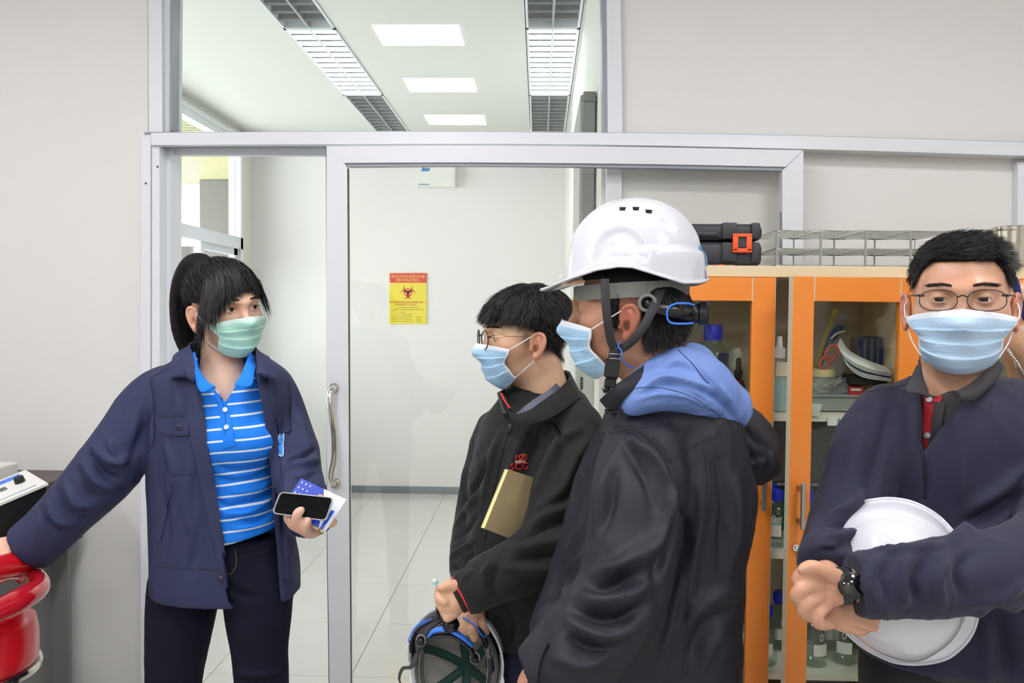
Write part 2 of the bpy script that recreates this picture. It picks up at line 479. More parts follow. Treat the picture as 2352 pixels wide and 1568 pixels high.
S(bx('wall_right', (XR, D + .03, 0), (XR + .09, YB, ZC), WALLC))
S(bx('wall_front_right', (X(1400), D, 0), (3.4, D + .05, ZC), WALL))
S(bx('wall_near_left', (-3.45, -3.2, 0), (-3.35, D, ZC), WALL))
S(bx('wall_near_right', (3.35, -3.2, 0), (3.45, D, ZC), WALL))
rw = MB().box((-3.4, -3.25, 0), (3.4, -3.15, ZC))
S(rw.build('wall_rear', WALL))
S(bx('baseboard_back', (XL, YB - .014, 0), (XR, YB, Z(1116, YB, 930)), SKIRT, None, .003))
S(bx('baseboard_right', (XR - .012, D + .2, 0), (XR, YB - .014, .11), SKIRT, None, .003))
# sliding door track and frames of the partition
def curve_bar(name, top, bot, Y, t, m, parent=None):
    a = crom(top, 4); b = crom(bot, 4)[::-1]; return slab(name, [tuple(v) for v in a] + [tuple(v) for v in b], Y, t, m, parent)
rail = S(curve_bar('trim_1', [(347, 305), (850, 302), (1500, 306), (2000, 316), (2470, 331)], [(347, 333), (850, 330.5), (1300, 331), (1845, 342), (2470, 361)], 2.83, .1, ALU))
curve_bar('shadow_gap', [(330, 304), (850, 301), (1500, 305), (2000, 315), (2470, 330)], [(330, 306.5), (850, 303.5), (1500, 307.5), (2000, 317.5), (2470, 332.5)], 2.838, .08, ALUD, rail)
curve_bar('track', [(366, 333), (850, 330.5), (1300, 331), (1845, 342), (2470, 361)], [(366, 341), (850, 337), (1300, 337), (1845, 347), (2470, 366)], 2.87, .03, ALUD, rail)
S(curve_bar('trim_2', [(366, 338), (760, 336)], [(366, 355), (760, 357)], 2.93, .03, ALU))
jm = S(slab('trim_3', [(325, 305), (366, 305), (367, 1000), (352, 1900), (325, 1900), (322, 1000)], 2.845, .11, ALU))
slab('groove', [(346, 310), (348, 310), (347, 1900), (345, 1900)], 2.843, .01, ALUD, jm)
for x, y in ((335, 421), (345, 1283), (362, 383)):
    c = PY(x, y, 2.845); tubeo('screw', [c + [0, -.0015, 0], c + [0, .004, 0]], .0035, mat('screw', (90, 88, 84), .4, .8), jm, 8)
S(slab('trim_4', [(378, 343), (392, 343), (390, 1900), (377, 1900)], 2.90, .09, ALU))
up1 = S(slab('trim_5', [(339, -262), (370, -262), (373, 303), (342, 303)], 2.86, .08, ALU)); S(slab('trim_6', [(368, -262), (397, -262), (392, 303), (370, 303)], 2.885, .09, ALU))
# window over the door: its frame and pane
wf = S(slab('window_1', [(392, -262), (399, -262), (394, 300), (389, 300)], 2.88, .06, ALUD))
slab('window_frame', [(1379, -262), (1392, -262), (1397, 304), (1385, 304)], 2.87, .08, ALUD, wf)
slab('pane', [(396, -262), (1382, -262), (1386, 301), (391, 301)], 2.91, .006, PANE, wf)
S(slab('trim_7', [(1391, -262), (1422, -262), (1430, 305), (1396, 305)], 2.868, .06, ALU))
S(slab('trim_8', [(1394, 372), (1428, 372), (1420, 1900), (1385, 1900)], 2.868, .06, ALU))
S(slab('trim_9', [(2338, 372), (2400, 372), (2380, 1000), (2333, 1000)], 2.868, .03, ALU))
# sliding door
dr = S(slab('door_1', [(750, 335), (791, 374.5), (797, 384), (799, 700), (801, 1100), (806, 1790), (760, 1790), (752, 1250), (749, 800)], 2.80, .038, ALU))
curve_bar('top_rail', [(750, 335.5), (1100, 334), (1500, 338), (1845, 345)], [(790, 374), (1100, 373), (1500, 377), (1805, 383)], 2.80, .038, ALU, dr)
slab('right_stile', [(1797, 390), (1806, 383.5), (1845.5, 345.5), (1843, 700), (1812, 1790), (1778, 1790), (1798, 700)], 2.80, .038, ALU, dr)
curve_bar('inner_bead', [(790, 374), (1100, 373), (1500, 377), (1805, 383)], [(800, 383), (1100, 381), (1500, 386), (1797, 392)], 2.807, .024, ALUD, dr)
slab('inner_bead', [(1797, 388), (1805, 383), (1798, 1000), (1779, 1790), (1771, 1790), (1790, 1000)], 2.807, .024, ALUD, dr)
slab('gasket', [(796.5, 386), (798.5, 386), (802, 1100), (807, 1790), (804.5, 1790), (800, 1100)], 2.806, .02, GASK, dr)
slab('edge_strip', [(748.5, 340), (750.2, 340), (753, 1250), (761, 1790), (758, 1790), (750.5, 1250)], 2.805, .03, GASK, dr)
slab('glass_pane', [(796, 378), (1802, 386), (1778, 1790), (804, 1790)], 2.818, .006, DPANE, dr)
slab('bottom_rail', [(800, 1725), (1790, 1735), (1785, 1795), (800, 1785)], 2.802, .036, ALU, dr)
hd = crom([PY(768, 890, 2.80), PY(764, 893, 2.755), PY(757, 912, 2.735), PY(763, 960, 2.725), PY(768, 1003, 2.722), PY(768, 1050, 2.725), PY(761, 1090, 2.735), PY(764, 1108, 2.757), PY(770, 1109, 2.80)], 6)
hh = tubeo('door_handle', hd, .0105, CH, dr, 14)
for x, y in ((768, 890), (770, 1109)):
    c = PY(x, y, 2.80); tubeo('handle_rose', [c + [0, -.006, 0], c + [0, .001, 0]], .016, CH, hh, 20)
# left wall of the far room: the window band
ww = MB().box((XL - .1, D, 0), (XL, YB, .85)).box((XL - .1, float(PX(553, 600, XL)[1]), .85), (XL, YB, ZC)).box((XL - .1, D, 2.93), (XL, YB, ZC)).box((XL - .1, D, .85), (XL, D + .25, ZC))
S(ww.build('wall_far_left', WALLC))
y1 = float(PX(553, 600, XL)[1]); y0 = D + .25
zt = float(PX(472, 527, XL)[2]); zb = float(PX(472, 556, XL)[2])
f = MB().box((XL - .06, y0, zb), (XL + .02, y1, zt)).box((XL - .06, y0, 2.88), (XL + .02, y1, 2.93)).box((XL - .06, y0, .85), (XL + .02, y1, .9)).box((XL - .06, y1 - .05, .85), (XL + .02, y1, 2.93)).box((XL - .06, y0, .85), (XL + .02, y0 + .05, 2.93))
wn = S(f.build('window_2', ALU))
ym = float(PX(462, 600, XL)[1])
bx('window_sash', (XL - .04, ym - .03, .9), (XL + .01, ym + .03, zb), ALU, wn)
bx('window_sash', (XL - .04, y1 - .12, .9), (XL - .01, y1 - .05, zb), ALU, wn)
bx('window_sash', (XL - .04, ym, zb - .05), (XL - .01, y1 - .05, zb), ALU, wn)
bx('pane', (XL - .03, y0 + .05, zt), (XL - .024, y1 - .05, 2.88), PANE, wn)
bx('pane', (XL - .03, y0 + .05, .9), (XL - .024, y1 - .05, zb), PANE, wn)
bx('cornice_strip', (XL, D + .05, 2.93), (XL + .03, YB, 2.97), ALU, wn)
# outside: neighbouring wall, low wall and eave
GREY = mat('exterior_grey_render', (92, 90, 88), .8, bump=(60, .2))
xe = -3.6
ye = float(PX(462, 450, xe)[1]) - .05
o = tag(bx('exterior_wall', (xe, ye, -.2), (-2.56, ye + .15, 2.925), GREY, None, .01), 'plain grey rendered outside wall seen through the far left window', 'wall')
zl = float(PY(425, 565, 9.3)[2])
o = tag(bx('boundary_wall', (-7.0, 9.3, -.2), (-3.2, 9.45, zl), mat('dark_grey_render', (78, 75, 72), .8, bump=(50, .2)), None, .008), 'low dark grey wall outside below the bright window strip', 'wall')
ev = empty('roof_eave', (-3.4, 5.5, 2.9), 'pale yellow corrugated roof eave outside the far left window', 'roof')
EV = mat('cream_metal_sheet', (168, 164, 118), .45)
b = MB(); n = 54
for i in range(n):
    y = 4.2 + i * .09; z = 2.93 + .05 * math.sin(0)
    b.box((-5.2, y, 2.93), (-2.62, y + .05, 2.95)); b.box((-4.6, y + .05, 2.97), (-2.62, y + .09, 3.0))
o = b.build('corrugated_sheet', EV, ev); o['kind'] = 'stuff'
bx('gutter', (-5.3, 9.05, 2.80), (-2.62, 9.16, 2.93), ALU, ev, .01)
# ------------------------------------------------------------------ louvred ceiling lights of the far room
LOUV = mat('louvre_metal', (168, 170, 172), .35, .3); TUBE = emis('lit_tube', (240, 242, 255), TUBE_E); TOFF = mat('unlit_tube', (215, 215, 215), .4)
def fixture(x0, x1, ya, yb, lit, label):
    r = empty('ceiling_light', ((x0 + x1) / 2, (ya + yb) / 2, ZC), label, 'ceiling light', 'louvred ceiling lights of the far room')
    m = MB(); t = .012
    m.box((x0, ya, ZC - .006), (x0 + t, yb, ZC + .09)).box((x1 - t, ya, ZC - .006), (x1, yb, ZC + .09)).box((x0, ya, ZC - .006), (x1, ya + t, ZC + .09)).box((x0, yb - t, ZC - .006), (x1, yb, ZC + .09)).box((x0, ya, ZC + .09), (x1, yb, ZC + .1))
    m.build('frame', ALU, r)
    xm = (x0 + x1) / 2; bx('divider', (xm - .006, ya + t, ZC - .002), (xm + .006, yb - t, ZC + .07), ALU if lit else LOUV, r)
    n = max(3, int((yb - ya) / .1)); proto = None
    for side in (0, 1):
        a, c = (x0 + t, xm - .006) if side == 0 else (xm + .006, x1 - t)
        for k in range(1, n):
            y = ya + (yb - ya) * k / n
            m = MB(); pts = [(a, y - .012, ZC + .002), (c, y - .012, ZC + .002), (c, y, ZC + .045), (a, y, ZC + .045)]
            m.prism(pts, (0, .004, 0)); m.prism([(a, y + .012, ZC + .002), (c, y + .012, ZC + .002), (c, y + .002, ZC + .045), (a, y + .002, ZC + .045)], (0, .002, 0))
            if proto is None or k == 1: proto = m.build('louvre_blade', LOUV, r); py0 = y
            else:
                m.bm.free(); o = proto.copy(); COL.objects.link(o); o.location = o.location + Vector((0, y - py0, 0))
        xc = (a + c) / 2
        tubeo('tube', [(xc, ya + .04, ZC + .062), (xc, yb - .04, ZC + .062)], .013, TUBE if lit else TOFF, r, 10)
    return r
yy = [D + .12, 4.32, 5.63, YB - .03]
for (x0, x1, nm) in ((-1.345, -1.072, 'left'), (-.08, .195, 'right')):
    for k in range(3):
        lab = [f'unlit louvred ceiling light nearest the door in the {nm} row', f'lit louvred ceiling light shining in the middle of the {nm} row', f'unlit louvred ceiling light farthest back in the {nm} row'][k]
        fixture(x0, x1, yy[k] + .004, yy[k + 1] - .004, k == 1, lab)
# light panels of the near room (overhead and behind; three mirrored in the upper glass, the rest unseen and added for illumination)
PAN = emis('light_panel_diffuser', (252, 251, 252), PANEL_E)
k = 0
for x, ys in ((-.64, (1.45, .5, -.45)), (1.45, (1.3, .2, -1.2)), (-2.95, (1.2, -.2)), (-.64, (-2.0,)), (.5, (-2.4,))):
    for y in ys:
        r = empty('light_panel', (x, y, ZC), ['light panel mirrored largest and highest in the upper glass', 'light panel mirrored in the middle of the upper glass', 'light panel mirrored lowest, just above the door rail'][k] if k < 3 else 'unseen near-room ceiling light panel added for fill over the ' + ['cabinets, closest to the wall', 'room middle, right side', 'right side behind the viewer', 'bench on the left', 'left wall behind the viewer', 'middle rear of the room', 'far rear of the room'][k - 3], 'ceiling light', 'light panels mirrored in the upper glass' if x == -.64 and y > -1 else 'unseen light panels added to the near ceiling')
        bx('frame', (x - .24, y - .17, ZC - .02), (x + .24, y + .17, ZC - .001), ALU, r); bx('diffuser', (x - .22, y - .15, ZC - .024), (x + .22, y + .15, ZC - .019), PAN, r); k += 1
# ------------------------------------------------------------------ things on the far walls
ye_ = YB - .012
r = empty('biohazard_sign', PY(937, 685, ye_), 'yellow and red biohazard warning sign on the far white wall', 'sign')
SY = mat('sign_yellow', (232, 214, 40), .35); SR = mat('sign_red', (214, 40, 44), .35); SD = mat('sign_ink', (120, 104, 30), .5)
slab('sign_board', rect(895, 627, 980, 743.5), ye_, .01, SY, r)
slab('red_header', rect(895, 627, 980, 649), ye_ - .001, .003, SR, r)
pt = lambda x, y: PY(x, y, ye_ - .0025)
text('thai_title', '\u0e2d\u0e31\u0e19\u0e15\u0e23\u0e32\u0e22\u0e17\u0e32\u0e07\u0e0a\u0e35\u0e27\u0e20\u0e32\u0e1e', pt(937, 634.5), .038, SY, r)
text('title', 'BIOHAZARD', pt(937, 643), .034, SY, r)
def crescent(cx, cy, R, ang, r2, off):
    """ring sector shapes in sign pixels"""
    o = []; n = 26
    for i in range(n + 1): a = math.radians(38 + (322 - 38) * i / n) + ang; o.append((cx + R * math.cos(a), cy + R * math.sin(a)))
    ox, oy = cx + off * math.cos(ang), cy + off * math.sin(ang)
    a0 = math.atan2(o[-1][1] - oy, o[-1][0] - ox) ; a1 = math.atan2(o[0][1] - oy, o[0][0] - ox)
    while a1 > a0: a1 -= 2 * PI
    for i in range(n + 1): a = a0 + (a1 - a0) * i / n; o.append((ox + r2 * math.cos(a), oy + r2 * math.sin(a)))
    return o
m = MB(); cx, cy = 937.0, 671.5
for k in range(3):
    a = math.radians(-90 + 120 * k); c = (cx + 8.3 * math.cos(a), cy + 8.3 * math.sin(a))
    m.prism([PY(x, y, ye_ - .002) for x, y in crescent(c[0], c[1], 10.6, a, 8.3, 2.6)], (0, .002, 0))
for k in range(3):
    a0 = -90 + 120 * k; pts = []
    for i in range(11): t = math.radians(a0 - 40 + 8 * i); pts.append((cx + 9.8 * math.cos(t), cy + 9.8 * math.sin(t)))
    for i in range(10, -1, -1): t = math.radians(a0 - 40 + 8 * i); pts.append((cx + 7.6 * math.cos(t), cy + 7.6 * math.sin(t)))
    m.prism([PY(x, y, ye_ - .0025) for x, y in pts], (0, .002, 0))
m.build('biohazard_symbol', SR, r)
text('level_line', 'BIOSAFETY LEVEL ......', pt(937, 699.5), .022, SR, r)
text('thai_line', '\u0e04\u0e27\u0e32\u0e21\u0e1b\u0e25\u0e2d\u0e14\u0e20\u0e31\u0e22\u0e17\u0e32\u0e07\u0e0a\u0e35\u0e27\u0e20\u0e32\u0e1e\u0e23\u0e30\u0e14\u0e31\u0e1a .....', pt(937, 693.5), .024, SR, r)
m = MB()
for y, a, b_ in ((705.5, 914, 962), (710.5, 899, 972), (716, 899, 908), (716, 916, 932), (721.5, 899, 916), (721.5, 922, 948), (727, 899, 948), (727, 955, 968), (732, 899, 946), (732, 955, 968), (737, 899, 948), (737, 955, 968)):
    m.prism([PY(x, q, ye_ - .002) for x, q in rect(a, y, b_, y + .9)], (0, .001, 0))
m.build('fine_print', SD, r)
r = empty('wall_control_box', PY(1000, 405, YB - .08), 'white electric box with small blue logo high on the far wall', 'electric box')
BXW = mat('box_plastic', (232, 232, 226), .4)
slab('box_body', rect(957, 352, 1045, 428), YB - .09, .088, BXW, r); slab('box_lid', rect(990, 355, 1041, 424), YB - .094, .004, BXW, r)
m = MB().prism([PY(x, y, YB - .096) for x, y in ((970, 386), (988, 386), (985, 393), (967, 393))], (0, .004, 0)); m.build('blue_logo', mat('logo_blue', (60, 140, 205), .4), r)
slab('red_dot', rect(971, 383, 975, 387), YB - .097, .004, SR, r); slab('name_strip', rect(961, 422, 986, 425), YB - .096, .003, mat('pale_blue_ink', (150, 160, 190), .4), r)
# tall steel locker at the end of the right wall
LK = mat('locker_grey_paint', (158, 160, 154), .45); LKG = mat('locker_greenish_paint', (196, 204, 196), .4)
ys = 3.2
r = empty('steel_locker', (X(1350, ys), ys, 0), 'tall narrow grey steel locker behind the glass beside the right wall', 'locker')
xa, xb = X(1328, ys), XR - .003
zt_ = Z(214, ys, 1350); zm = Z(560, ys, 1350)
bx('body', (xa, ys + .02, zm), (xb, ys + .6, zt_), LK, r, .004)
bx('lower_body', (xa - .01, ys - .005, 0), (xb, ys + .6, zm), LKG, r, .004)
bx('door_panel', (X(1332, ys), ys + .004, zm + .01), (X(1362, ys), ys + .022, zt_ - .03), mat('locker_mid_grey', (132, 136, 134), .45), r, .003)
bx('top_cap', (X(1334, ys), ys + .0, zt_ - .03), (X(1364, ys), ys + .1, zt_ + .008), mat('locker_cap', (120, 124, 124), .45), r, .004)
bx('lower_door', (X(1338, ys, 900), ys - .016, .1), (X(1392, ys, 900), ys - .004, zm - .03), LKG, r, .003)
for k in range(5):
    z = Z(867 + 6 * k, ys - .02, 1336); bx('vent_slot', (X(1332, ys, 900), ys - .02, z - .003), (X(1338, ys, 900), ys - .004, z), GASK, r)
# ------------------------------------------------------------------ orange cabinets
ORG = mat('orange_laminate', (240, 142, 56), .32, bump=(500, .03)); BEI = mat('beige_laminate', (226, 208, 170), .45, bump=(400, .04)); EDG = mat('pale_edge_band', (206, 206, 184), .45)
INS = mat('cabinet_inside_laminate', (196, 186, 168), .55); SHF = mat('shelf_board', (222, 220, 206), .45)
CG = glass('cabinet_glass', (246, 250, 246), 1.32)
YF = 2.42; Yb = 2.785
zt = float(PY(1850, 611, YF - .01)[2]); zb_ = float(PY(1850, 637, YF - .01)[2])
xc0, xc1, xc2 = X(1447, YF), X(2107, YF), X(2107, YF) + .86
zs1 = float(PY(1770, 950, YF + .02)[2]); zs2 = float(PY(1760, 1265, YF + .02)[2]); zs3 = float(PY(1690, 1540, YF + .02)[2])
ZD0, ZD1 = .42, float(PY(1740, 637, YF - .02)[2])
def cdoor(par_, xh, wd, side, swing, label=None, lock=False, nm='door'):
    """side=+1: hinge on the right, door extends to the left"""
    Mx = Matrix.Translation((xh, YF, 0)) @ Matrix.Rotation(swing * side, 4, 'Z') @ Matrix.Diagonal((-side, 1, 1, 1))
    st = .066
    def bb(m, a, b, bev=.0012): m.box(a, b, bev, Mx)
    m = MB(); th = .02
    bb(m, (0, -th, ZD0), (st, 0, ZD1)); o = m.build(nm, ORG, par_)
    if label: o['label'] = label
    m = MB(); bb(m, (wd - st, -th, ZD0), (wd, 0, ZD1)); m.build('door_stile', ORG, o)
    m = MB(); bb(m, (st, -th, ZD1 - .068), (wd - st, 0, ZD1)); m.build('door_rail', ORG, o)
    m = MB(); bb(m, (st, -th, ZD0), (wd - st, 0, ZD0 + .05)); m.build('door_rail', ORG, o)
    m = MB(); bb(m, (st - .002, -th - .0006, ZD1 - .068), (st + .001, -.002, ZD1), 0); bb(m, (wd - st - .001, -th - .0006, ZD1 - .068), (wd - st + .002, -.002, ZD1), 0)
    bb(m, (wd, -th, ZD0), (wd + .0012, 0, ZD1), 0); bb(m, (st, -th - .0006, ZD0 + .0495), (wd - st, -.002, ZD0 + .052), 0)
    m.build('edge_band', EDG, o)
    m = MB(); bb(m, (st, -.012, ZD0 + .05), (wd - st, -.007, ZD1 - .068), 0); m.build('door_glass', CG, o)
    m = MB(); xh_ = wd - .028; z0 = Z(1198 if lock else 1175, YF - .05, 1820); z1 = Z(1095, YF - .05, 1820)
    bb(m, (xh_ - .007, -.05, z0), (xh_ + .007, -.043, z1), .002); bb(m, (xh_ - .004, -.045, z1 - .025), (xh_ + .004, -th, z1 - .012), 0); bb(m, (xh_ - .004, -.045, z0 + .012), (xh_ + .004, -th, z0 + .025), 0)
    m.build('door_handle', STEEL, o)
    if lock:
        zl = Z(1243, YF - .05, 1814); xl = wd - .022
        m = MB(); m.lathe([(0, .006), (.010, .005), (.011, 0), (.011, -.003)], 18, (0, 0, 0), Mx @ Matrix.Translation((xl, -th - .002, zl)) @ Matrix.Rotation(PI / 2, 4, 'X'))
        bb(m, (xl - .022, -.034, zl - .004), (xl + .003, -.022, zl + .003), .002)
        k = m.build('lock', CH, o, True)
        m = MB(); bb(m, (xl - .018, -.032, zl - .042), (xl - .009, -.027, zl - .014), .002); m.build('key_fob', mat('black_plastic', (24, 24, 26), .35), o)
        m = MB(); bb(m, (xl - .0145, -.03, zl - .058), (xl - .0125, -.029, zl - .042), 0); bb(m, (xl - .014, -.03, zl - .016), (xl - .013, -.029, zl), 0); m.build('key', CH, o)
    return o
def cabinet(x0, x1, label, swing, nd=2):
    r = empty('storage_cabinet', ((x0 + x1) / 2, Yb, 0), label, 'cabinet')
    bx('top_board', (x0 - (.012 if x0 < xc1 - .1 else 0), YF - .012, zb_), (x1, Yb, zt), BEI, r, .0015)
    bx('side_panel', (x0, YF + .002, 0), (x0 + .018, Yb, zb_), BEI, r); bx('side_panel', (x1 - .018, YF + .002, 0), (x1, Yb, zb_), BEI, r)
    bx('back_panel', (x0 + .018, Yb - .01, .05), (x1 - .018, Yb, zb_), INS, r); bx('plinth', (x0 + .02, YF + .03, 0), (x1 - .02, YF + .05, .06), BEI, r)
    bx('shelf', (x0 + .018, YF + .012, zs1 - .02), (x1 - .018, Yb - .01, zs1), SHF, r); bx('shelf', (x0 + .018, YF + .012, zs2 - .02), (x1 - .018, Yb - .01, zs2), SHF, r)
    bx('shelf', (x0 + .018, YF + .012, zs3 - .02), (x1 - .018, Yb - .01, zs3), SHF, r)
    bx('shelf', (x0 + .018, YF + .012, .06), (x1 - .018, Yb - .01, .08), SHF, r)
    bx('lower_panel', (x0 + .003, YF - .018, .07), (x1 - .003, YF + .001, ZD0 - .004), ORG, r, .001)
    cdoor(r, x0 + .003, .41, -1, 0.0, None, False, 'door')
    if nd > 1: cdoor(r, x1 - .003, .402, 1, swing, 'orange framed glass door standing slightly open', swing > 0.01, 'door')
    return r
cb = cabinet(xc0, xc1, 'orange glass-door cabinet with the slightly open right door, black case on top', .235)
cb2 = cabinet(xc1 + .002, xc2, 'orange-framed cabinet behind the man in the navy sweater', 0.0)
# ------------------------------------------------------------------ lab bottles
BG = glass('bottle_glass', (228, 236, 232), 1.42, dirt=.02, rough=.02); BLU = mat('blue_cap', (28, 44, 200), .4); LBL = mat('white_label', (228, 228, 222), .6); GMK = mat('white_print', (214, 220, 220), .6)
def bottle_proto(name, R, H, capc=BLU, body=BG, label=True, liquid=None, amber=False):
    r = bpy.data.objects.new(name, None); COL.objects.link(r); r.empty_display_size = .03
    nk = R * .42; hs = H * .66; hn = H * .83
    prof = [(0, .004), (R * .85, .002), (R, .008), (R, hs), (R * .93, hs + .1 * H * .4), (nk + (R - nk) * .45, hs + (hn - hs) * .55), (nk, hn), (nk, H * .9)]
    b = MB().lathe(prof, 22).build('body', body, r, True)
    hc = H * .17; cp = MB().lathe([(nk * 1.12, H * .86), (nk * 1.3, H * .86), (nk * 1.3, H * .86 + hc * .9), (nk * 1.2, H * .86 + hc), (0, H * .86 + hc)], 24)
    for i in range(24):
        a = 2 * PI * i / 24; cp.box((nk * 1.28, -.0008, H * .865), (nk * 1.34, .0008, H * .855 + hc * .85), 0, Matrix.Rotation(a, 4, 'Z'))
    cp.build('screw_cap', capc, r, True); MB().lathe([(nk * 1.05, H * .835), (nk * 1.28, H * .835), (nk * 1.28, H * .855), (nk * 1.05, H * .855)], 20).build('pouring_ring', capc, r, True)
    if label:
        V = []; Fc = []; n = 8
        for i in range(n + 1):
            a = -PI / 2 - .62 + 1.24 * i / n
            for z in (H * .22, H * .42): V.append(((R + .0008) * math.cos(a), (R + .0008) * math.sin(a), z))
        for i in range(n): Fc.append((2 * i, 2 * i + 1, 2 * i + 3, 2 * i + 2))
        mk('label', V, Fc, LBL, r)
        V = []; Fc = []
        for i in range(17):
            a = 2 * PI * i / 16; x = .3 * math.sin(a); z = H * .54 + .011 * math.cos(a)
            for k in (1, .7): t = -PI / 2 + x * .55 * k; V.append(((R + .0008) * math.cos(t), (R + .0008) * math.sin(t), H * .54 + (z - H * .54) * k))
        for i in range(16): Fc.append((2 * i, 2 * i + 1, 2 * i + 3, 2 * i + 2))
        mk('round_mark', V, Fc, GMK, r)
    if liquid is not None: MB().lathe([(0, .006), (R * .93, .006), (R * .93, liquid[1]), (0, liquid[1])], 20).build('liquid', liquid[0], r, True)
    for c in list(r.children): pass
    return r
def dup(root, loc, rz, label, group, cat):
    r = root.copy(); COL.objects.link(r); r.location = [float(v) for v in loc]; r.rotation_euler = (0, 0, rz)
    for ch in root.children: c = ch.copy(); COL.objects.link(c); c.parent = r
    tag(r, label, cat, group); return r
bpy.context.view_layer.update()
def place(proto, used, x, y, z, label, group=None, cat='bottle', rz=0.0):
    if not used.get(proto.name): used[proto.name] = 1; proto.location = (x, y, z); proto.rotation_euler = (0, 0, rz); tag(proto, label, cat, group); return proto
    return dup(proto, (x, y, z), rz, label, group, cat)
used = {}
big = bottle_proto('reagent_bottle', .050, .252); med = bottle_proto('reagent_bottle', .04, .16)
def at_px(px, Y, z): return (X(px, Y), Y, z)
# upper shelf, left door
x, y, z = at_px(1639, 2.53, zs1); place(big, used, x, y, z, 'large clear bottle with a blue cap behind the upper left cabinet glass', 'bottles on the upper shelf')
x, y, z = at_px(1668, 2.69, zs1); place(med, used, x, y, z, 'smaller blue-capped clear bottle at the back of the upper shelf', 'bottles on the upper shelf')
x, y, z = at_px(1610, 2.71, zs1); place(med, used, x, y, z, 'clear bottle half hidden behind the large bottle of the upper shelf', 'bottles on the upper shelf')
AMB = mat('amber_glass', (70, 34, 14), .1, coat=.6); BLK = mat('black_rubber', (22, 22, 24), .5)
x, y, z = at_px(1699, 2.50, zs1 + .001)
r = empty('dropper_bottle', (x, y, z), 'small amber dropper bottle with a black bulb beside the door stile', 'bottle')
o = MB().lathe([(0, 0), (.02, .001), (.021, .006), (.021, .075), (.017, .088), (.009, .096), (.009, .1)], 20, (x, y, z)).build('body', AMB, r, True)
MB().lathe([(.012, .1), (.0125, .122), (.009, .123), (.008, .125), (.0075, .15), (.006, .158), (0, .16)], 16, (x, y, z)).build('dropper_cap', BLK, r, True)
MB().lathe([(.0215, .012), (.0216, .012), (.0216, .06), (.0215, .06)], 20, (x, y, z)).build('label', LBL, r, True)
x, y, z = at_px(1684, 2.56, zs1)
r = empty('plastic_bag', (x, y, z), 'crumpled clear plastic bag standing beside the large bottle', 'bag')
fb = s_un([s_ell((x, y, z + .06), (.017, .02, .07)), s_ell((x + .006, y, z + .14), (.011, .014, .04)), s_ell((x + .01, y, z + .165), (.014, .012, .014))], .02)
s_ = Surf(fb, (x - .05, y - .05, z), (x + .05, y + .05, z + .2), .004); s_.noise(.004, 90, 3); s_.obj('bag_film', glass('thin_plastic', (240, 240, 236), 1.45, dirt=.35, rough=.12), r)
# gap between the doors: wash bottle with teal liquid
TEAL = mat('teal_liquid', (110, 196, 200), .25)
x, y, z = at_px(1792, 2.52, zs1)
r = empty('wash_bottle', (x, y, z), 'white-capped plastic bottle of teal liquid between the two orange doors', 'bottle')
MB().lathe([(0, .002), (.036, .002), (.038, .01), (.038, .12), (.03, .145), (.015, .158), (.015, .165)], 22, (x, y, z)).build('body', glass('cloudy_plastic', (228, 232, 230), 1.45, dirt=.3, rough=.2), r, True)
MB().lathe([(0, .004), (.0355, .004), (.0355, .098), (0, .098)], 22, (x, y, z)).build('liquid', TEAL, r, True)
MB().lathe([(.018, .16), (.018, .19), (.01, .192), (.008, .225), (0, .226)], 16, (x, y, z)).build('spray_cap', mat('white_plastic', (232, 232, 230), .4), r, True)
MB().box((x - .02, y - .0395, z + .108), (x + .02, y - .037, z + .15)).build('paper_label', mat('cream_label', (222, 212, 184), .6), r)
# upper shelf, right door
WP = mat('white_plastic', (232, 232, 230), .4); GRY = mat('grey_plastic', (140, 142, 146), .5)
def thing(name, pxy, Y, label, cat, z=None):
    p = PY(pxy[0], pxy[1], Y); return empty(name, (p[0], Y, z if z is not None else p[2]), label, cat), p
def pxbox(nm, x0, y0, x1, y1, Ya, Yb2, m, parent, bev=.002): 
    a = PY(x0, y1, Ya); b = PY(x1, y0, Ya); return bx(nm, (a[0], Ya, a[2]), (b[0], Yb2, b[2]), m, parent, bev)
r, p = thing('plastic_tray', (1920, 946), 2.5, 'clear grey plastic tray on the upper shelf under the boxes', 'tray', zs1)
a = PY(1850, 946, 2.5); b = PY(1975, 912, 2.5)
bx('tray_base', (a[0], 2.5, zs1), (b[0], 2.72, zs1 + .004), GRY, r); bx('tray_front', (a[0], 2.5, zs1), (b[0], 2.503, b[2]), glass('smoky_plastic', (200, 204, 210), 1.45, dirt=.3, rough=.1), r); bx('tray_lid', (a[0] - .004, 2.495, b[2]), (b[0] + .004, 2.73, b[2] + .006), GRY, r, .001)
zl = b[2] + .006
r, p = thing('clear_box', (1905, 905), 2.52, 'small clear box filled with tangled white ties under the tape roll', 'box', zl)
a = PY(1857, 905, 2.52); b = PY(1949, 868, 2.52)
m = MB(); x0, x1 = a[0], b[0]; z0 = zl; z1 = zl + (b[2] - a[2])
m.box((x0, 2.52, z0), (x1, 2.522, z1)).box((x0, 2.62, z0), (x1, 2.622, z1)).box((x0, 2.52, z0), (x0 + .002, 2.62, z1)).box((x1 - .002, 2.52, z0), (x1, 2.62, z1)).box((x0, 2.52, z0), (x1, 2.62, z0 + .002))
m.build('box_shell', glass('clear_plastic', (236, 238, 238), 1.45, dirt=.12, rough=.05), r)
m = MB(); q = np.random.RandomState(3)
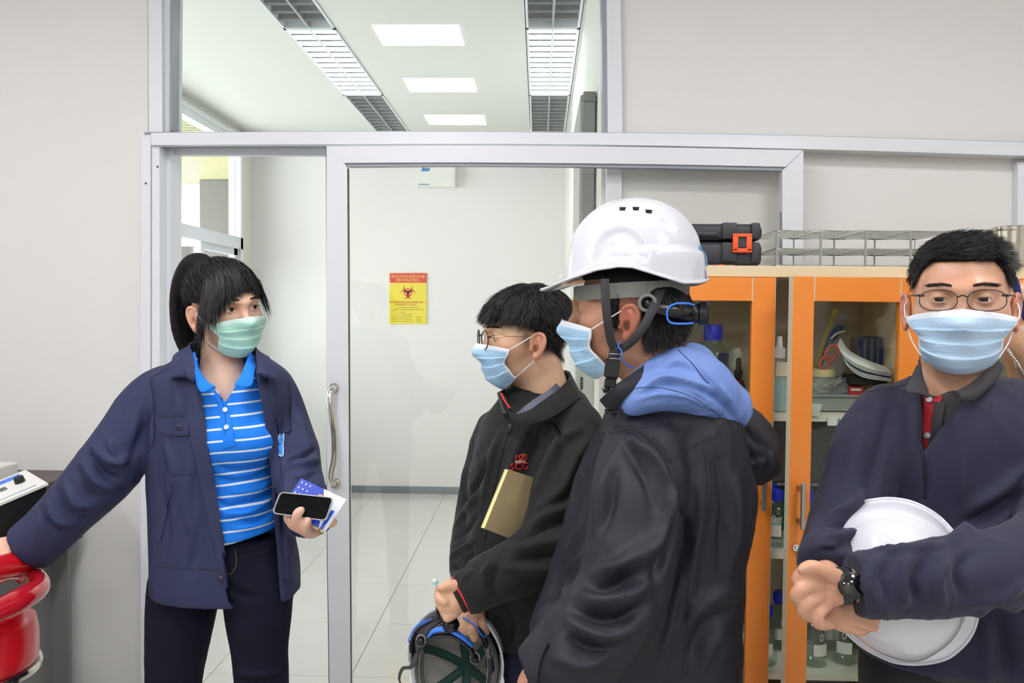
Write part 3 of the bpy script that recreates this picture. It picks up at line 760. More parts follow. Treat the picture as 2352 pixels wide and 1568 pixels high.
for i in range(34):
    c = np.array([q.uniform(x0 + .012, x1 - .015), q.uniform(2.53, 2.6), q.uniform(z0 + .006, z1 - .008)]); pts = crom([c + q.normal(size=3) * [.014, .012, .006] for _ in range(4)], 5)
    pts[:, 0] = np.clip(pts[:, 0], x0 + .004, x1 - .004); pts[:, 1] = np.clip(pts[:, 1], 2.524, 2.616); pts[:, 2] = np.clip(pts[:, 2], z0 + .004, z1 - .001); m.tube(pts, .0022, 5)
o = m.build('white_ties', WP, r, True); o['kind'] = 'stuff'
x, y = X(1888, 2.57), 2.57
r = empty('tape_roll', (x, y, z1 + .001), 'cream masking tape roll lying on the clear box', 'tape')
MB().lathe([(.028, 0), (.044, 0), (.044, .022), (.028, .022), (.028, 0)], 28, (x, y, z1 + .001)).build('tape', mat('cream_tape', (226, 208, 140), .55), r, True); MB().lathe([(.025, 0), (.028, 0), (.028, .022), (.025, .022), (.025, 0)], 28, (x, y, z1 + .001)).build('core', WP, r, True)
zt2 = z1 + .024
def bar(name, a, b, Y, wd, th, m, label, cat):
    p, q = PY(*a, Y), PY(*b, Y); r = empty(name, p, label, cat); d = (q - p) / np.linalg.norm(q - p); s = np.cross(d, [0, 1, 0]) * wd / 2
    MB().prism([p - s, p + s, q + s, q - s], (0, th, 0)).build('blade', m, r); return r, p, q, s
YEL = mat('yellow_plastic', (196, 176, 20), .45)
r, p, q, s = bar('yellow_ruler', (1869, 852), (1920, 709), 2.66, .013, .003, YEL, 'yellow ruler leaning against the inside of the cabinet', 'ruler')
m = MB()
for i in range(22): c = p + (q - p) * (i + 1) / 24; m.prism([c - s * .9, c - s * .2, c - s * .2 + (q - p) * .004, c - s * .9 + (q - p) * .004], (0, -.0005, 0))
m.build('scale_marks', BLK, r)
r = empty('adhesive_gun', PY(1905, 830, 2.62), 'dark blue hand tool with rounded end leaning by the yellow ruler', 'tool')
c = [PY(1884, 848, 2.6), PY(1895, 815, 2.61), PY(1908, 780, 2.63), PY(1925, 757, 2.64), PY(1936, 752, 2.64)]
tubeo('handle', crom(c, 6), crom([[.016], [.014], [.018], [.022], [.012]], 6)[:, 0], mat('navy_plastic', (46, 62, 110), .4), r, 12, .6)
tubeo('trim_band', crom([PY(1908, 778, 2.607), PY(1922, 766, 2.607), PY(1940, 760, 2.61)], 4), .003, WP, r, 6)
r = empty('scissors', PY(1905, 830, 2.58), 'orange-handled scissors standing beside the masking tape', 'scissors'); OR2 = mat('orange_red_plastic', (222, 90, 34), .4)
for cx_, cy_, rx, ry, tl in ((1895, 833, 11, 16, .5), (1910, 810, 12, 20, .5)):
    pts = []
    for i in range(20): t = 2 * PI * i / 20; u, v = rx * math.cos(t), ry * math.sin(t); pts.append(PY(cx_ + u * math.cos(tl) - v * math.sin(tl), cy_ + u * math.sin(tl) + v * math.cos(tl), 2.58))
    tubeo('handle_loop', pts, .0048, OR2, r, 8, closed=True)
MB().prism([PY(1886, 850, 2.585), PY(1892, 852, 2.585), PY(1912, 795, 2.585), PY(1906, 792, 2.585)], (0, .003, 0)).build('blade', STEEL, r)
r = empty('paper_stack', PY(1990, 850, 2.56), 'curled white magazine pages resting over a black binder', 'papers')
PAP = mat('paper', (228, 228, 230), .6); INK = mat('dark_print', (50, 64, 88), .5)
for k in range(7):
    pts = [(1924 + 3 * k, 792 + 7 * k), (1945 + 2 * k, 820 + 5 * k), (1985, 842 + 4 * k), (2048, 858 + 3 * k)]
    a = crom([PY(x_, y_, 2.47) for x_, y_ in pts], 5); b = crom([PY(x_ - 18 * (x_ > 2000) + 6, y_ - 16, 2.55) for x_, y_ in pts], 5); n = len(a)
    V = np.vstack([a, b, a - [0, 0, .0012], b - [0, 0, .0012]]); Fc = [(i, i + 1, n + i + 1, n + i) for i in range(n - 1)] + [(2 * n + i + 1, 2 * n + i, 3 * n + i, 3 * n + i + 1) for i in range(n - 1)] + [(i + 1, i, 2 * n + i, 2 * n + i + 1) for i in range(n - 1)]
    mk('paper_sheet', V, Fc, INK if k in (3,) else PAP, r)
pxbox('black_binder', 1952, 862, 2040, 884, 2.49, 2.56, BLK, r, .004)
r = empty('striped_box', PY(2020, 820, 2.68), 'blue and grey striped box at the back of the upper shelf', 'box')
pxbox('box_body', 1972, 776, 2030, 850, 2.60, 2.67, mat('grey_card', (120, 124, 136), .6), r)
NB = mat('blue_stripe', (40, 62, 128), .5)
for x_ in (1976, 1991, 2006, 2020): pxbox('stripe', x_, 780, x_ + 8, 848, 2.596, 2.60, NB, r, 0)
tubeo('cord_handle', crom([PY(1974, 800, 2.594), PY(1976, 780, 2.594), PY(1990, 773, 2.594), PY(2026, 776, 2.594)], 6), .003, NB, r, 6)
r, p = thing('red_packet', (1963, 900), 2.51, 'red and white packet beside the clear box', 'packet', zl); pxbox('packet', 1951, 886, 1985, 908, 2.51, 2.6, mat('red_card', (200, 50, 60), .5), r); pxbox('packet_print', 1955, 892, 1978, 897, 2.508, 2.51, WP, r, 0)
r = empty('loose_sleeve', PY(1870, 945, 2.44), 'shiny clear plastic sleeve hanging over the shelf edge', 'sleeve')
MB().prism([PY(1851, 925, 2.43), PY(1889, 928, 2.43), PY(1880, 957, 2.425), PY(1850, 951, 2.425)], (0, .003, 0)).build('sleeve_film', glass('sleeve_plastic', (240, 240, 240), 1.5, dirt=.5, rough=.05), r)
r = empty('shelf_tag', PY(1925, 967, 2.42), 'white paper tag with blue handwriting on the shelf edge', 'tag')
pxbox('tag_card', 1901, 958, 1952, 977, 2.425, 2.43, WP, r, 0)
text('tag_writing', '\u0e15\u0e39\u0e49\u0e40\u0e01\u0e47\u0e1a', PY(1936, 967, 2.4235), .016, mat('blue_ink', (60, 100, 190), .5), r)
# middle shelf
x, y = X(1830, 2.62), 2.62
r = empty('smoky_container', (x, y, zs2), 'large smoky grey plastic container upside down behind the blue-capped bottles', 'container')
zc_ = float(PY(1800, 1118, 2.62)[2])
m = MB().box((X(1750, 2.64), 2.665, zc_), (X(1960, 2.64), 2.75, zs1 - .03), .01); o = m.build('container_body', mat('smoky_grey_plastic', (92, 90, 92), .25), r)
bx('container_rim', (X(1748, 2.64), 2.66, zc_ - .004), (X(1962, 2.64), 2.755, zc_ + .004), mat('grey_plastic', (140, 142, 146), .5), r)
bx('container_stand', (X(1752, 2.64), 2.68, zs2 + .001), (X(1958, 2.64), 2.74, zc_ - .004), mat('dark_inner', (60, 60, 64), .6), r)
m = MB()
for i in range(5):
    for j in range(3): q_ = PY(1862 + 5 * j, 985 + 9 * i, 2.60); m.box(q_ - [.002, 0, .003], q_ + [.002, .004, .003])
k = 0
mids = [(1781, 2.50, 'nearest the gap between the doors'), (1852, 2.50, 'just right of the open door stile'), (1905, 2.56, 'behind the navy sleeve'), (1722, 2.54, 'behind the closed door stile'), (1768, 2.60, 'second row of the middle shelf, left'), (1846, 2.60, 'second row of the middle shelf, right'), (1662, 2.52, 'near the hood'), (1968, 2.5, 'hidden partly by the sleeve')]
mb_ = bottle_proto('reagent_bottle', .036, .165)
for px_, Y_, t in mids: place(mb_, used, X(px_, Y_, 1200), Y_, zs2, 'blue-capped clear bottle on the middle shelf, ' + t, 'bottles on the middle shelf', 'bottle', rng.uniform(-.5, .5))
lows = [(1757, 2.5, 'left of the open door'), (1790, 2.62, 'behind the closed door edge, back row'), (1700, 2.58, 'beside the dark jacket'), (1870, 2.5, 'below the folded hands'), (1905, 2.63, 'in the back row under the hands'), (1942, 2.52, 'beside the trousers'), (1835, 2.70, 'in the back row behind the stile'), (1978, 2.64, 'hidden partly by the trousers')]
lb = bottle_proto('reagent_bottle', .037, .175)
bpy.context.view_layer.update()
for px_, Y_, t in lows: place(lb, used, X(px_, Y_, 1450), Y_, zs3, 'blue-capped clear bottle on the bottom glass shelf, ' + t, 'bottles on the bottom shelf', 'bottle', rng.uniform(-.5, .5))
# ------------------------------------------------------------------ on top of the cabinets
CS = mat('black_case_plastic', (52, 54, 60), .5, bump=(700, .12)); OR3 = mat('orange_latch', (240, 92, 36), .45)
yc0, yc1 = 2.44, 2.72
r = empty('tool_case', (X(1650, yc0), yc0 + .1, zt), 'black plastic power tool case with an orange latch on the cabinet', 'tool case')
xl_, xr_ = X(1470, yc0), X(1750, yc0)
zm_ = Z(553, yc0, 1700); ztp = Z(513, yc0, 1700)
m = MB(); m.box((xl_, yc0, zt + .001), (xr_, yc1, zm_ - .002), .018, None, 3); m.build('lower_shell', CS, r, True, .5)
m = MB(); m.box((xl_, yc0, zm_ + .001), (xr_, yc1, ztp), .018, None, 3); m.build('lid', CS, r, True, .5)
for a, b in ((1655, 1690), (1722, 1742)):
    for z0_, z1_ in ((zt + .012, zm_ - .004), (zm_ + .004, ztp + .002)): MB().box((X(a, yc0), yc0 - .008, z0_), (X(b, yc0), yc0 + .02, z1_), .005, None, 2).build('rib', CS, r, True, .5)
MB().box((X(1500, yc0), yc0 - .006, zm_ + .012), (X(1645, yc0), yc0 + .01, zm_ + .026), .005, None, 2).build('rib', CS, r, True, .5)
m = MB(); a = X(1678, yc0); b = X(1722, yc0); z0, z1 = Z(581, yc0, 1700), Z(537, yc0, 1700)
m.box((a, yc0 - .016, z0), (b, yc0 - .006, z0 + .013), .003, None, 2).box((a, yc0 - .016, z1 - .011), (b, yc0 - .006, z1), .003, None, 2).box((a, yc0 - .016, z0 + .004), (a + .016, yc0 - .006, z1 - .004), .003, None, 2).box((b - .016, yc0 - .016, z0 + .004), (b, yc0 - .006, z1 - .004), .003, None, 2)
m.build('latch', OR3, r, True, .5)
bx('latch_tab', (a + .014, yc0 - .012, Z(565, yc0, 1700) - .006), (b - .014, yc0 - .004, z1 - .012), CS, r, .002)
r = empty('flat_leaflet', (X(1650, 2.43), 2.43, zt), 'thin card leaflet lying under the edge of the black case', 'leaflet'); bx('leaflet', (X(1600, 2.425), 2.415, zt), (X(1684, 2.425), 2.438, zt + .003), mat('leaflet_card', (120, 104, 88), .6), r)
bx('leaflet_mark', (X(1648, 2.42), 2.4145, zt + .0005), (X(1660, 2.42), 2.416, zt + .0034), OR3, r)
# wire racks
WIR = mat('zinc_wire', (196, 198, 192), .28, .85)
yr0 = 2.45; zr1 = Z(530, yr0, 1780); wr = .0016
rp = bpy.data.objects.new('wire_rack', None); COL.objects.link(rp)
Wd = X(1984, yr0) - X(1882, yr0) - .002; Dp = .26; Hh = zr1 - zt
zz = (.004, Hh * .5, Hh)
for z_ in zz:
    m = MB(); m.tube([(0, 0, z_), (Wd, 0, z_), (Wd, Dp, z_), (0, Dp, z_)], wr * 1.15, 6, closed=True)
    n1, n2 = 6, 13
    if z_ > .01:
        for i in range(1, n1): m.tube([(Wd * i / n1, 0, z_), (Wd * i / n1, Dp, z_)], wr * .8, 4, False)
        for i in range(1, n2): m.tube([(0, Dp * i / n2, z_ + .0015), (Wd, Dp * i / n2, z_ + .0015)], wr * .8, 4, False)
    else:
        for i in range(1, 5): m.tube([(0, Dp * i / 5, z_), (Wd, Dp * i / 5, z_)], wr * .8, 4, False)
    m.build('wire_grid', WIR, rp, True)
for xx, yy_ in ((0, 0), (Wd, 0), (0, Dp), (Wd, Dp)): m = MB(); m.tube([(xx, yy_, 0), (xx, yy_, Hh)], wr * 1.3, 6); m.build('post', WIR, rp, True)
bpy.context.view_layer.update()
labs = ['zinc wire test tube rack beside the black tool case', 'second zinc wire rack from the black tool case', 'third zinc wire rack from the black case', 'zinc wire rack ending behind the man in navy']
for i in range(4): place(rp, used, X(1781, yr0) + i * (Wd + .003), yr0, zt + .001, labs[i], 'zinc wire racks on the cabinet', 'rack')
# steel canisters
PS = mat('polished_steel', (206, 202, 188), .1, 1)
for i, (px_, rr, py_, yy_, t) in enumerate(((2318, .05, 520, 2.52, 'tallest polished steel canister at the right end of the cabinet'), (2250, .042, 529, 2.60, 'polished steel canister behind the hair of the man in navy'), (2225, .04, 534, 2.68, 'steel canister mostly hidden behind the man in navy'), (2385, .05, 524, 2.54, 'polished steel canister cut by the right edge of the photo'))):
    x = X(px_, yy_); h = Z(py_, yy_, px_) - zt - .012
    h = float(PY(px_, py_, yy_)[2]) - zt
    r = empty('steel_canister', (x, yy_, zt), t, 'canister', 'steel canisters on the cabinet')
    MB().lathe([(0, .0), (rr * .97, 0), (rr, .004), (rr, h * .55), (rr * 1.02, h * .56), (rr * 1.02, h * .6), (rr, h * .61), (rr, h * .9)], 32, (x, yy_, zt)).build('body', PS, r, True, .4)
    MB().lathe([(rr * 1.03, h * .88), (rr * 1.04, h * .9), (rr * 1.04, h * .97), (rr * .98, h * .99), (0, h)], 32, (x, yy_, zt)).build('lid', PS, r, True, .4)
# ------------------------------------------------------------------ desk, instrument and red chair on the left
DK = mat('dark_maroon_laminate', (58, 24, 26), .35); DKG = mat('grey_laminate', (122, 122, 122), .5)
xr = X(195, 2.84, 1200); zt_d = Z(1079, 2.84, 100); zb_d = Z(1232, 2.84, 195)
r = empty('lab_bench', (xr - .6, 2.6, 0), 'dark maroon and grey lab bench against the left wall', 'bench')
y_f = float(2.05)
bx('bench_top', (xr - 1.3, y_f, zt_d - .03), (xr + .0, 2.84, zt_d), DK, r, .003)
bx('apron', (xr - 1.28, y_f + .02, zb_d), (xr - .004, 2.83, zt_d - .03), mat('black_laminate', (30, 28, 30), .4), r)
bx('side_panel', (xr - .12, y_f + .08, 0), (xr - .1, 2.83, zb_d), DKG, r)
bx('back_panel', (xr - 1.25, 2.80, .02), (xr - .04, 2.82, zb_d), DKG, r)
# instrument
IW = mat('instrument_white', (222, 222, 216), .4)
q = [P(-100, 1204, 1.93), P(112, 1114, 2.05), P(60, 1083, 2.20)]; q.append(q[0] + q[2] - q[1])
r = empty('control_instrument', (q[1][0] - .1, 2.3, zt_d), 'white-faced lab instrument with a black knob on the bench', 'instrument')
nrm = np.cross(q[1] - q[0], q[3] - q[0]); nrm /= np.linalg.norm(nrm); nrm *= 1 if nrm[2] > 0 else -1
Wp = float(np.linalg.norm(q[1] - q[0])); e1 = (q[1] - q[0]) / Wp; Hp = float(np.linalg.norm(q[2] - q[1])); e2 = (q[2] - q[1]) / Hp
o_ = q[1]
Q = lambda u, v, h=0: o_ + e1 * u + e2 * v + nrm * h
MB().prism([Q(-Wp, 0), Q(0, 0), Q(0, Hp), Q(-Wp, Hp)], nrm * .006).build('control_panel', IW, r)
zz0 = zt_d + .001
base = [Q(-Wp + .005, .005, -.001), Q(-.005, .005, -.001), Q(-.005, Hp - .005, -.001), Q(-Wp + .005, Hp - .005, -.001)]
V = base + [np.array([p_[0], p_[1], zz0]) for p_ in base]
MB().raw(V, [(0, 1, 2, 3), (7, 6, 5, 4), (0, 4, 5, 1), (1, 5, 6, 2), (2, 6, 7, 3), (3, 7, 4, 0)]).build('housing', mat('black_plastic', (24, 24, 26), .35), r)
MB().prism([Q(-Wp + .01, Hp * .76, .006), Q(-.02, Hp * .76, .006), Q(-.02, Hp * .92, .006), Q(-Wp + .01, Hp * .92, .006)], nrm * .0006).build('blue_stripe', mat('stripe_blue', (50, 110, 230), .4), r)
MB().prism([Q(-Wp + .01, Hp * .1, .006), Q(-.02, Hp * .1, .006), Q(-.02, Hp * .14, .006), Q(-Wp + .01, Hp * .14, .006)], nrm * .0006).build('pale_stripe', mat('pale_blue_ink', (150, 160, 190), .4), r)
MB().prism([Q(-.42 * Wp, Hp * .45, .006), Q(-.34 * Wp, Hp * .45, .006), Q(-.34 * Wp, Hp * .60, .006), Q(-.42 * Wp, Hp * .60, .006)], nrm * .001).build('display', mat('green_display', (30, 70, 44), .2), r)
c = Q(-.18 * Wp, Hp * .52, .006); tubeo('knob', [c, c + nrm * .014, c + nrm * .016], [.0125, .0115, .010], mat('black_rubber', (22, 22, 24), .5), r, 16)
r = empty('white_module', (X(-20, 2.5, 1080), 2.5, zt_d), 'flat white box behind the instrument on the bench', 'instrument')
a = PY(43, 1090, 2.6); bx('module_body', (a[0] - .3, 2.50, zt_d + .0), (a[0], 2.6, float(PY(20, 1071, 2.52)[2])), IW, r, .004); bx('module_slot', (a[0] - .04, 2.499, zt_d + .01), (a[0] - .01, 2.5005, zt_d + .016), GRY, r)
# red chair
RED = mat('red_vinyl', (196, 18, 34), .28, coat=.4, bump=(200, .03)); RGL = mat('red_gloss_armrest', (176, 22, 36), .12, coat=1)
dc = 1.86
r = empty('red_chair', (*P(-60, 1500, dc)[:2], 0), 'red padded stool chair with glossy curved armrest at the left edge', 'chair')
top = crom([P(-260, 1330, 1.6), P(-120, 1328, 1.72), P(0, 1303, 1.85), P(60, 1285, 1.93), P(96, 1274, 1.98)], 8)
tubeo('back_rail', top, crom([[.024], [.026], [.0275], [.027], [.018]], 8)[:, 0], RED, r, 18)
arm = crom([P(-160, 1440, 1.62), P(-60, 1418, 1.70), P(0, 1400, 1.75), P(50, 1375, 1.80), P(88, 1348, 1.87), P(80, 1322, 1.93), P(58, 1322, 1.96), P(44, 1332, 1.96)], 8)
tubeo('armrest', arm, crom([[.024], [.025], [.026], [.026], [.024], [.020], [.018], [.012]], 8)[:, 0], RGL, r, 18)
tubeo('arm_bracket', crom([P(50, 1326, 1.95), P(20, 1328, 1.93), P(-10, 1340, 1.92), P(-80, 1370, 1.9)], 6), .005, CH, r, 10)
c = P(-78, 1450, 1.84); Rr = .142; cz = float(P(0, 1470, 1.84)[2])
MB().lathe([(0, .055), (Rr * .8, .052), (Rr * .96, .035), (Rr, .005), (Rr, -.05), (Rr * .97, -.06), (0, -.06)], 48, (c[0], c[1], cz)).build('seat', RED, r, True, .7)
MB().lathe([(Rr * .8, -.062), (Rr * 1.03, -.06), (Rr * 1.05, -.068), (Rr * 1.03, -.078), (Rr * .8, -.08)], 48, (c[0], c[1], cz)).build('seat_rim', CH, r, True)
tubeo('post', [(c[0], c[1], cz - .075), (c[0], c[1], .05)], .025, CH, r, 16)
MB().lathe([(0, .06), (.03, .05), (.2, .012), (.205, 0), (0, 0)], 36, (c[0], c[1], 0)).build('base', CH, r, True, .5)
tubeo('back_support', crom([P(-200, 1335, 1.65), P(-230, 1450, 1.68), (c[0] - .02, c[1] - .02, cz - .07)], 8), .012, CH, r, 10)
# ------------------------------------------------------------------ people: shared builders
def skin_mat(name, col, dark=(34, 28, 26), red=(196, 96, 74)):
    m = mat(name, col, .42, sub=.12, bump=(420, .12)); nt = m.node_tree; N = nt.nodes; L = nt.links; b = N['Principled BSDF']
    c = lin(col)
    at = N.new('ShaderNodeAttribute'); at.attribute_name = 'tint'; ar = N.new('ShaderNodeAttribute'); ar.attribute_name = 'blush'
    no = N.new('ShaderNodeTexNoise'); no.inputs['Scale'].default_value = 45; tc = N.new('ShaderNodeTexCoord'); L.new(tc.outputs['Object'], no.inputs[0])
    m1 = N.new('ShaderNodeMix'); m1.data_type = 'RGBA'; m1.inputs[6].default_value = c; m1.inputs[7].default_value = lin(red); L.new(ar.outputs['Fac'], m1.inputs[0])
    m0 = N.new('ShaderNodeMix'); m0.data_type = 'RGBA'; m0.blend_type = 'MULTIPLY'; m0.inputs[0].default_value = .16; L.new(m1.outputs[2], m0.inputs[6]); L.new(no.outputs['Color'], m0.inputs[7])
    m2 = N.new('ShaderNodeMix'); m2.data_type = 'RGBA'; m2.inputs[7].default_value = lin(dark); L.new(m0.outputs[2], m2.inputs[6]); L.new(at.outputs['Fac'], m2.inputs[0])
    L.new(m2.outputs[2], b.inputs['Base Color']); return m
HAIR = mat('black_hair', (14, 12, 13), .6, spec=.2)
HAIR2 = mat('black_hair_strand', (20, 17, 18), .46, spec=.35)
EYEW = mat('eye_white', (226, 222, 218), .15, coat=.6); IRIS = mat('dark_brown_iris', (26, 15, 11), .25, coat=.15)
def ear_f(s):
    o = np.array([s * .0745, -.002, -.023])
    def E(b, u, out=0): return o + np.array([s * (.004 + .010 * (b + 10) / 30 + out / 1000), -b / 1000, u / 1000])
    hel = [E(*q) for q in ((-7, 0, -2), (-10, 12), (-6, 25), (5, 31), (16, 27), (20, 14), (17, 0), (11, -13), (4, -22, -1))]
    ant = [E(*q) for q in ((3, 20), (9, 15), (11, 5), (8, -6), (1, -13))]
    fs = [s_chain(hel, [.0028, .003, .0033, .0034, .0034, .0033, .0031, .003, .004], .004, 3), s_chain(ant, [.002, .0026, .003, .003, .0028], .004, 3),
          s_cone(E(-11, -6, 1), E(-9, -1, 1), .004, .003), s_ell(E(0, -23, 1), (.0042, .0085, .009)), s_ell(E(5, 4, -5), (.0045, .015, .026)), s_cone(E(8, 20, -2), E(9, -10, -3), .005, .006)]
    g = s_un(fs, .0045)
    hole = s_ell(E(0, -4, 2), (.010, .0062, .009))
    def f(p): return smax(g(p), -hole(p), .004)
    return near(f, o - [.014, .03, .036], o + [.016, .02, .036], .02)
def head_f(ears=True, neck=((0, -.02, -.07), (0, -.05, -.20)), nr=(.055, .058), eye_open=.0050, jaw=1.0, nose=1.0, crown=.087, back=.097):
    fs = [s_ell((0, -.014 + (.097 - back) * .6, .034), (.0765, back, crown)), s_ell((0, .026, -.022), (.064 * jaw, .066, .082)), s_ell((0, .026, -.076), (.047 * jaw, .052, .036)),
          s_ell((0, .066, -.098), (.020, .018, .015)), s_ell((.046, .048, -.026), (.021, .026, .022)), s_ell((-.046, .048, -.026), (.021, .026, .022))]
    base = s_un(fs, .028)
    brow = s_chain([(-.042, .070, .018), (-.018, .086, .017), (0, .089, .014), (.018, .086, .017), (.042, .070, .018)], [.010, .011, .011, .011, .010], .01)
    nb = s_cone((0, .086, .004), (0, .090 + .018 * nose, -.034), .0075, .0095); nw = [s_ell((s * .0125, .094, -.038), (.0085, .011, .0085)) for s in (-1, 1)]; nt_ = s_ell((0, .094 + .018 * nose, -.036), (.0105, .0105, .0095))
    lips = [s_ell((0, .087, -.0625), (.024, .010, .0048)), s_ell((0, .085, -.071), (.021, .010, .0055))]
    sock = [s_ell((s * .0325, .094, .001), (.019, .013, .012)) for s in (-1, 1)]
    ball = [s_ell((s * .0315, .0745, .001), (.0142, .0146, .0135)) for s in (-1, 1)]
    slit = [s_ell((s * .0318, .0905, .0005), (.0128, .0120, eye_open)) for s in (-1, 1)]
    nk = s_cone(neck[0], neck[1], nr[0], nr[1])
    ea = [ear_f(s) for s in (-1, 1)] if ears else []
    def f(p):
        d = base(p); d = smin(d, brow(p), .016)
        K = np.where((p[:, 1] > .045) & (p[:, 2] > -.10) & (p[:, 2] < .045))[0]
        if len(K): d[K] = face(p[K], d[K])
        d = smin(d, nk(p), .03)
        for g in ea: d = smin(d, g(p), .004)
        return d
    def face(p, d):
        for g in sock: d = smax(d, -g(p), .012)
        for g in ball: d = smin(d, g(p), .004)
        d = smin(d, nb(p), .012); d = smin(d, nt_(p), .008)
        for g in nw: d = smin(d, g(p), .007)
        for g in lips: d = smin(d, g(p), .004)
        for g in slit: d = smax(d, -g(p), .0012)
        return d
    def hull(p):
        d = smin(base(p), brow(p), .016); d = smin(d, nb(p), .02); d = smin(d, nt_(p), .02); return smin(d, nk(p), .03)
    f.hull = hull; f.base = lambda p: smin(base(p), nk(p), .03); f.neck = nk
    return f
class Frame:
    def __init__(s, c, fwd, up=(0, 0, 1), sc=1.0):
        f = np.asarray(fwd, dtype=float); f /= np.linalg.norm(f); u = np.asarray(up, dtype=float); u = u - f * (u @ f); u /= np.linalg.norm(u); r = np.cross(f, u)
        s.c = np.asarray(c, dtype=float); s.R = np.stack([r, f, u], 1); s.s = sc
    def w(s, p): return s.c + (np.asarray(p, dtype=float) * s.s) @ s.R.T
    def d(s, v): return np.asarray(v, dtype=float) @ s.R.T
    def l(s, p): return (np.asarray(p, dtype=float) - s.c) @ s.R / s.s
def grad(f, p, e=.001):
    g = np.stack([(f((p + d).astype(f4)) - f((p - d).astype(f4))) / (2 * e) for d in np.eye(3) * e], 1).astype(float)
    return g / (np.linalg.norm(g, axis=1)[:, None] + 1e-9)
def strands(name, fr, f, roots, comb, L, m, parent, lift=.004, wd=.0009, seg=9, jit=.25, grav=0.0, stiff=.35, seed=0, seg_lift=None):
    r = np.random.RandomState(seed); p = np.array(roots, dtype=float); p = p[f(p.astype(f4)) > -.004]
    if len(p) > 600: p = np.repeat(p, 2, 0) + r.normal(size=(2 * len(p), 3)) * .0012; wd = wd * .55
    n = len(p); L = L(p) if callable(L) else np.full(n, L); L = L * r.uniform(.75, 1.1, n)
    nz = r.normal(size=(n, 3)) * jit; lf = lift * r.uniform(.3, 1.2, n) if not callable(lift) else lift(p) * r.uniform(.4, 1.1, n)
    d = comb(p) + nz; d /= np.linalg.norm(d, axis=1)[:, None]; rows = [p.copy()]; G = [grad(f, p)]
    for k in range(seg):
        t = comb(p) + nz; t[:, 2] -= grav * (k / seg); t /= np.linalg.norm(t, axis=1)[:, None]
        d = d * (1 - stiff) + t * stiff; d /= np.linalg.norm(d, axis=1)[:, None]
        p = p + d * (L / seg)[:, None]; g = grad(f, p); dist = f(p.astype(f4)).astype(float)
        tgt = lf * min(1, .35 + (k + 1) / 4); push = np.clip(tgt - dist, 0, .02); p = p + g * push[:, None]; rows.append(p.copy()); G.append(g)
    rows = np.stack(rows, 1); G = np.stack(G, 1); T = np.gradient(rows, axis=1); W = np.cross(T, G); W /= np.linalg.norm(W, axis=2)[:, :, None] + 1e-9
    tw = r.normal(size=(n, 1, 1)) * .5; W = W + G * tw; k = seg + 1
    taper = (np.linspace(1, .12, k) ** .6)[None, :, None]; a = rows - W * wd * taper; b = rows + W * wd * taper
    V = np.stack([a, b], 2).reshape(-1, 3); i = np.arange(n)[:, None] * k * 2 + np.arange(seg)[None] * 2; i = i.reshape(-1)
    Fc = np.stack([i, i + 1, i + 3, i + 2], 1); o = mk(name, fr.w(V) if fr else V, Fc, m, parent); return o
def pick(V, mask, n, seed=0):
    k = np.where(mask)[0]; r = np.random.RandomState(seed); q = k[r.randint(0, len(k), n)]; return V[q] + r.normal(size=(n, 3)) * .0012
def eyes(fr, parent, gaze=(0, 0), r=.0120):
    for s in (-1, 1):
        c = np.array([s * .0315, .0748, .001]); V = []; n1, n2 = 16, 24
        o = MB().lathe([(0, -r)] + [(r * math.sin(PI * i / 12), -r * math.cos(PI * i / 12)) for i in range(1, 12)] + [(0, r)], 20)
        for v in o.bm.verts: v.co = Vector(fr.w(c + np.array(v.co)).tolist())
        e = o.build('eye', EYEW, parent, True, 2)
        a, b = gaze; dirv = np.array([math.sin(a) * math.cos(b), math.cos(a) * math.cos(b), math.sin(b)]); ux = np.cross(dirv, [0, 0, 1]); ux /= np.linalg.norm(ux); uz = np.cross(ux, dirv)
        V = [c + dirv * (r + .0006)]; nn = 18
        for k, rr in ((1, .0034), (2, .0064)):
            for j in range(nn): t = 2 * PI * j / nn; q = dirv * math.sqrt(r * r - rr * rr) + ux * rr * math.cos(t) + uz * rr * math.sin(t); V.append(c + q * (1 + .0005 / r))
        Fc = [(0, 1 + j, 1 + (j + 1) % nn) for j in range(nn)] + [(1 + j, 1 + nn + j, 1 + nn + (j + 1) % nn, 1 + (j + 1) % nn) for j in range(nn)]
        mk('iris', fr.w(np.array(V)), Fc, IRIS, e)
BROW = mat('brow_hair', (46, 36, 32), .7, spec=.2)
def brows(fr, f, parent, seed=3, w=1.0):
    for s in (-1, 1):
        n = 420; r = np.random.RandomState(seed + s); t = r.rand(n); x = s * (.014 + .034 * t); z = .0200 + .0038 * np.sin(.5 + t * 2.2) + r.normal(size=n) * .0014 * w
        p = np.stack([x, np.full(n, .12), z], 1)
        for _ in range(30): dd = f(p.astype(f4)); p[:, 1] -= np.clip(dd, -.004, .02) * .7
        strands('eyebrow', fr, f, p, lambda q: np.tile([s * 1.0, -.3, .25], (len(q), 1)), .009, BROW, parent, .0010, .00018, 4, .12, seed=seed)
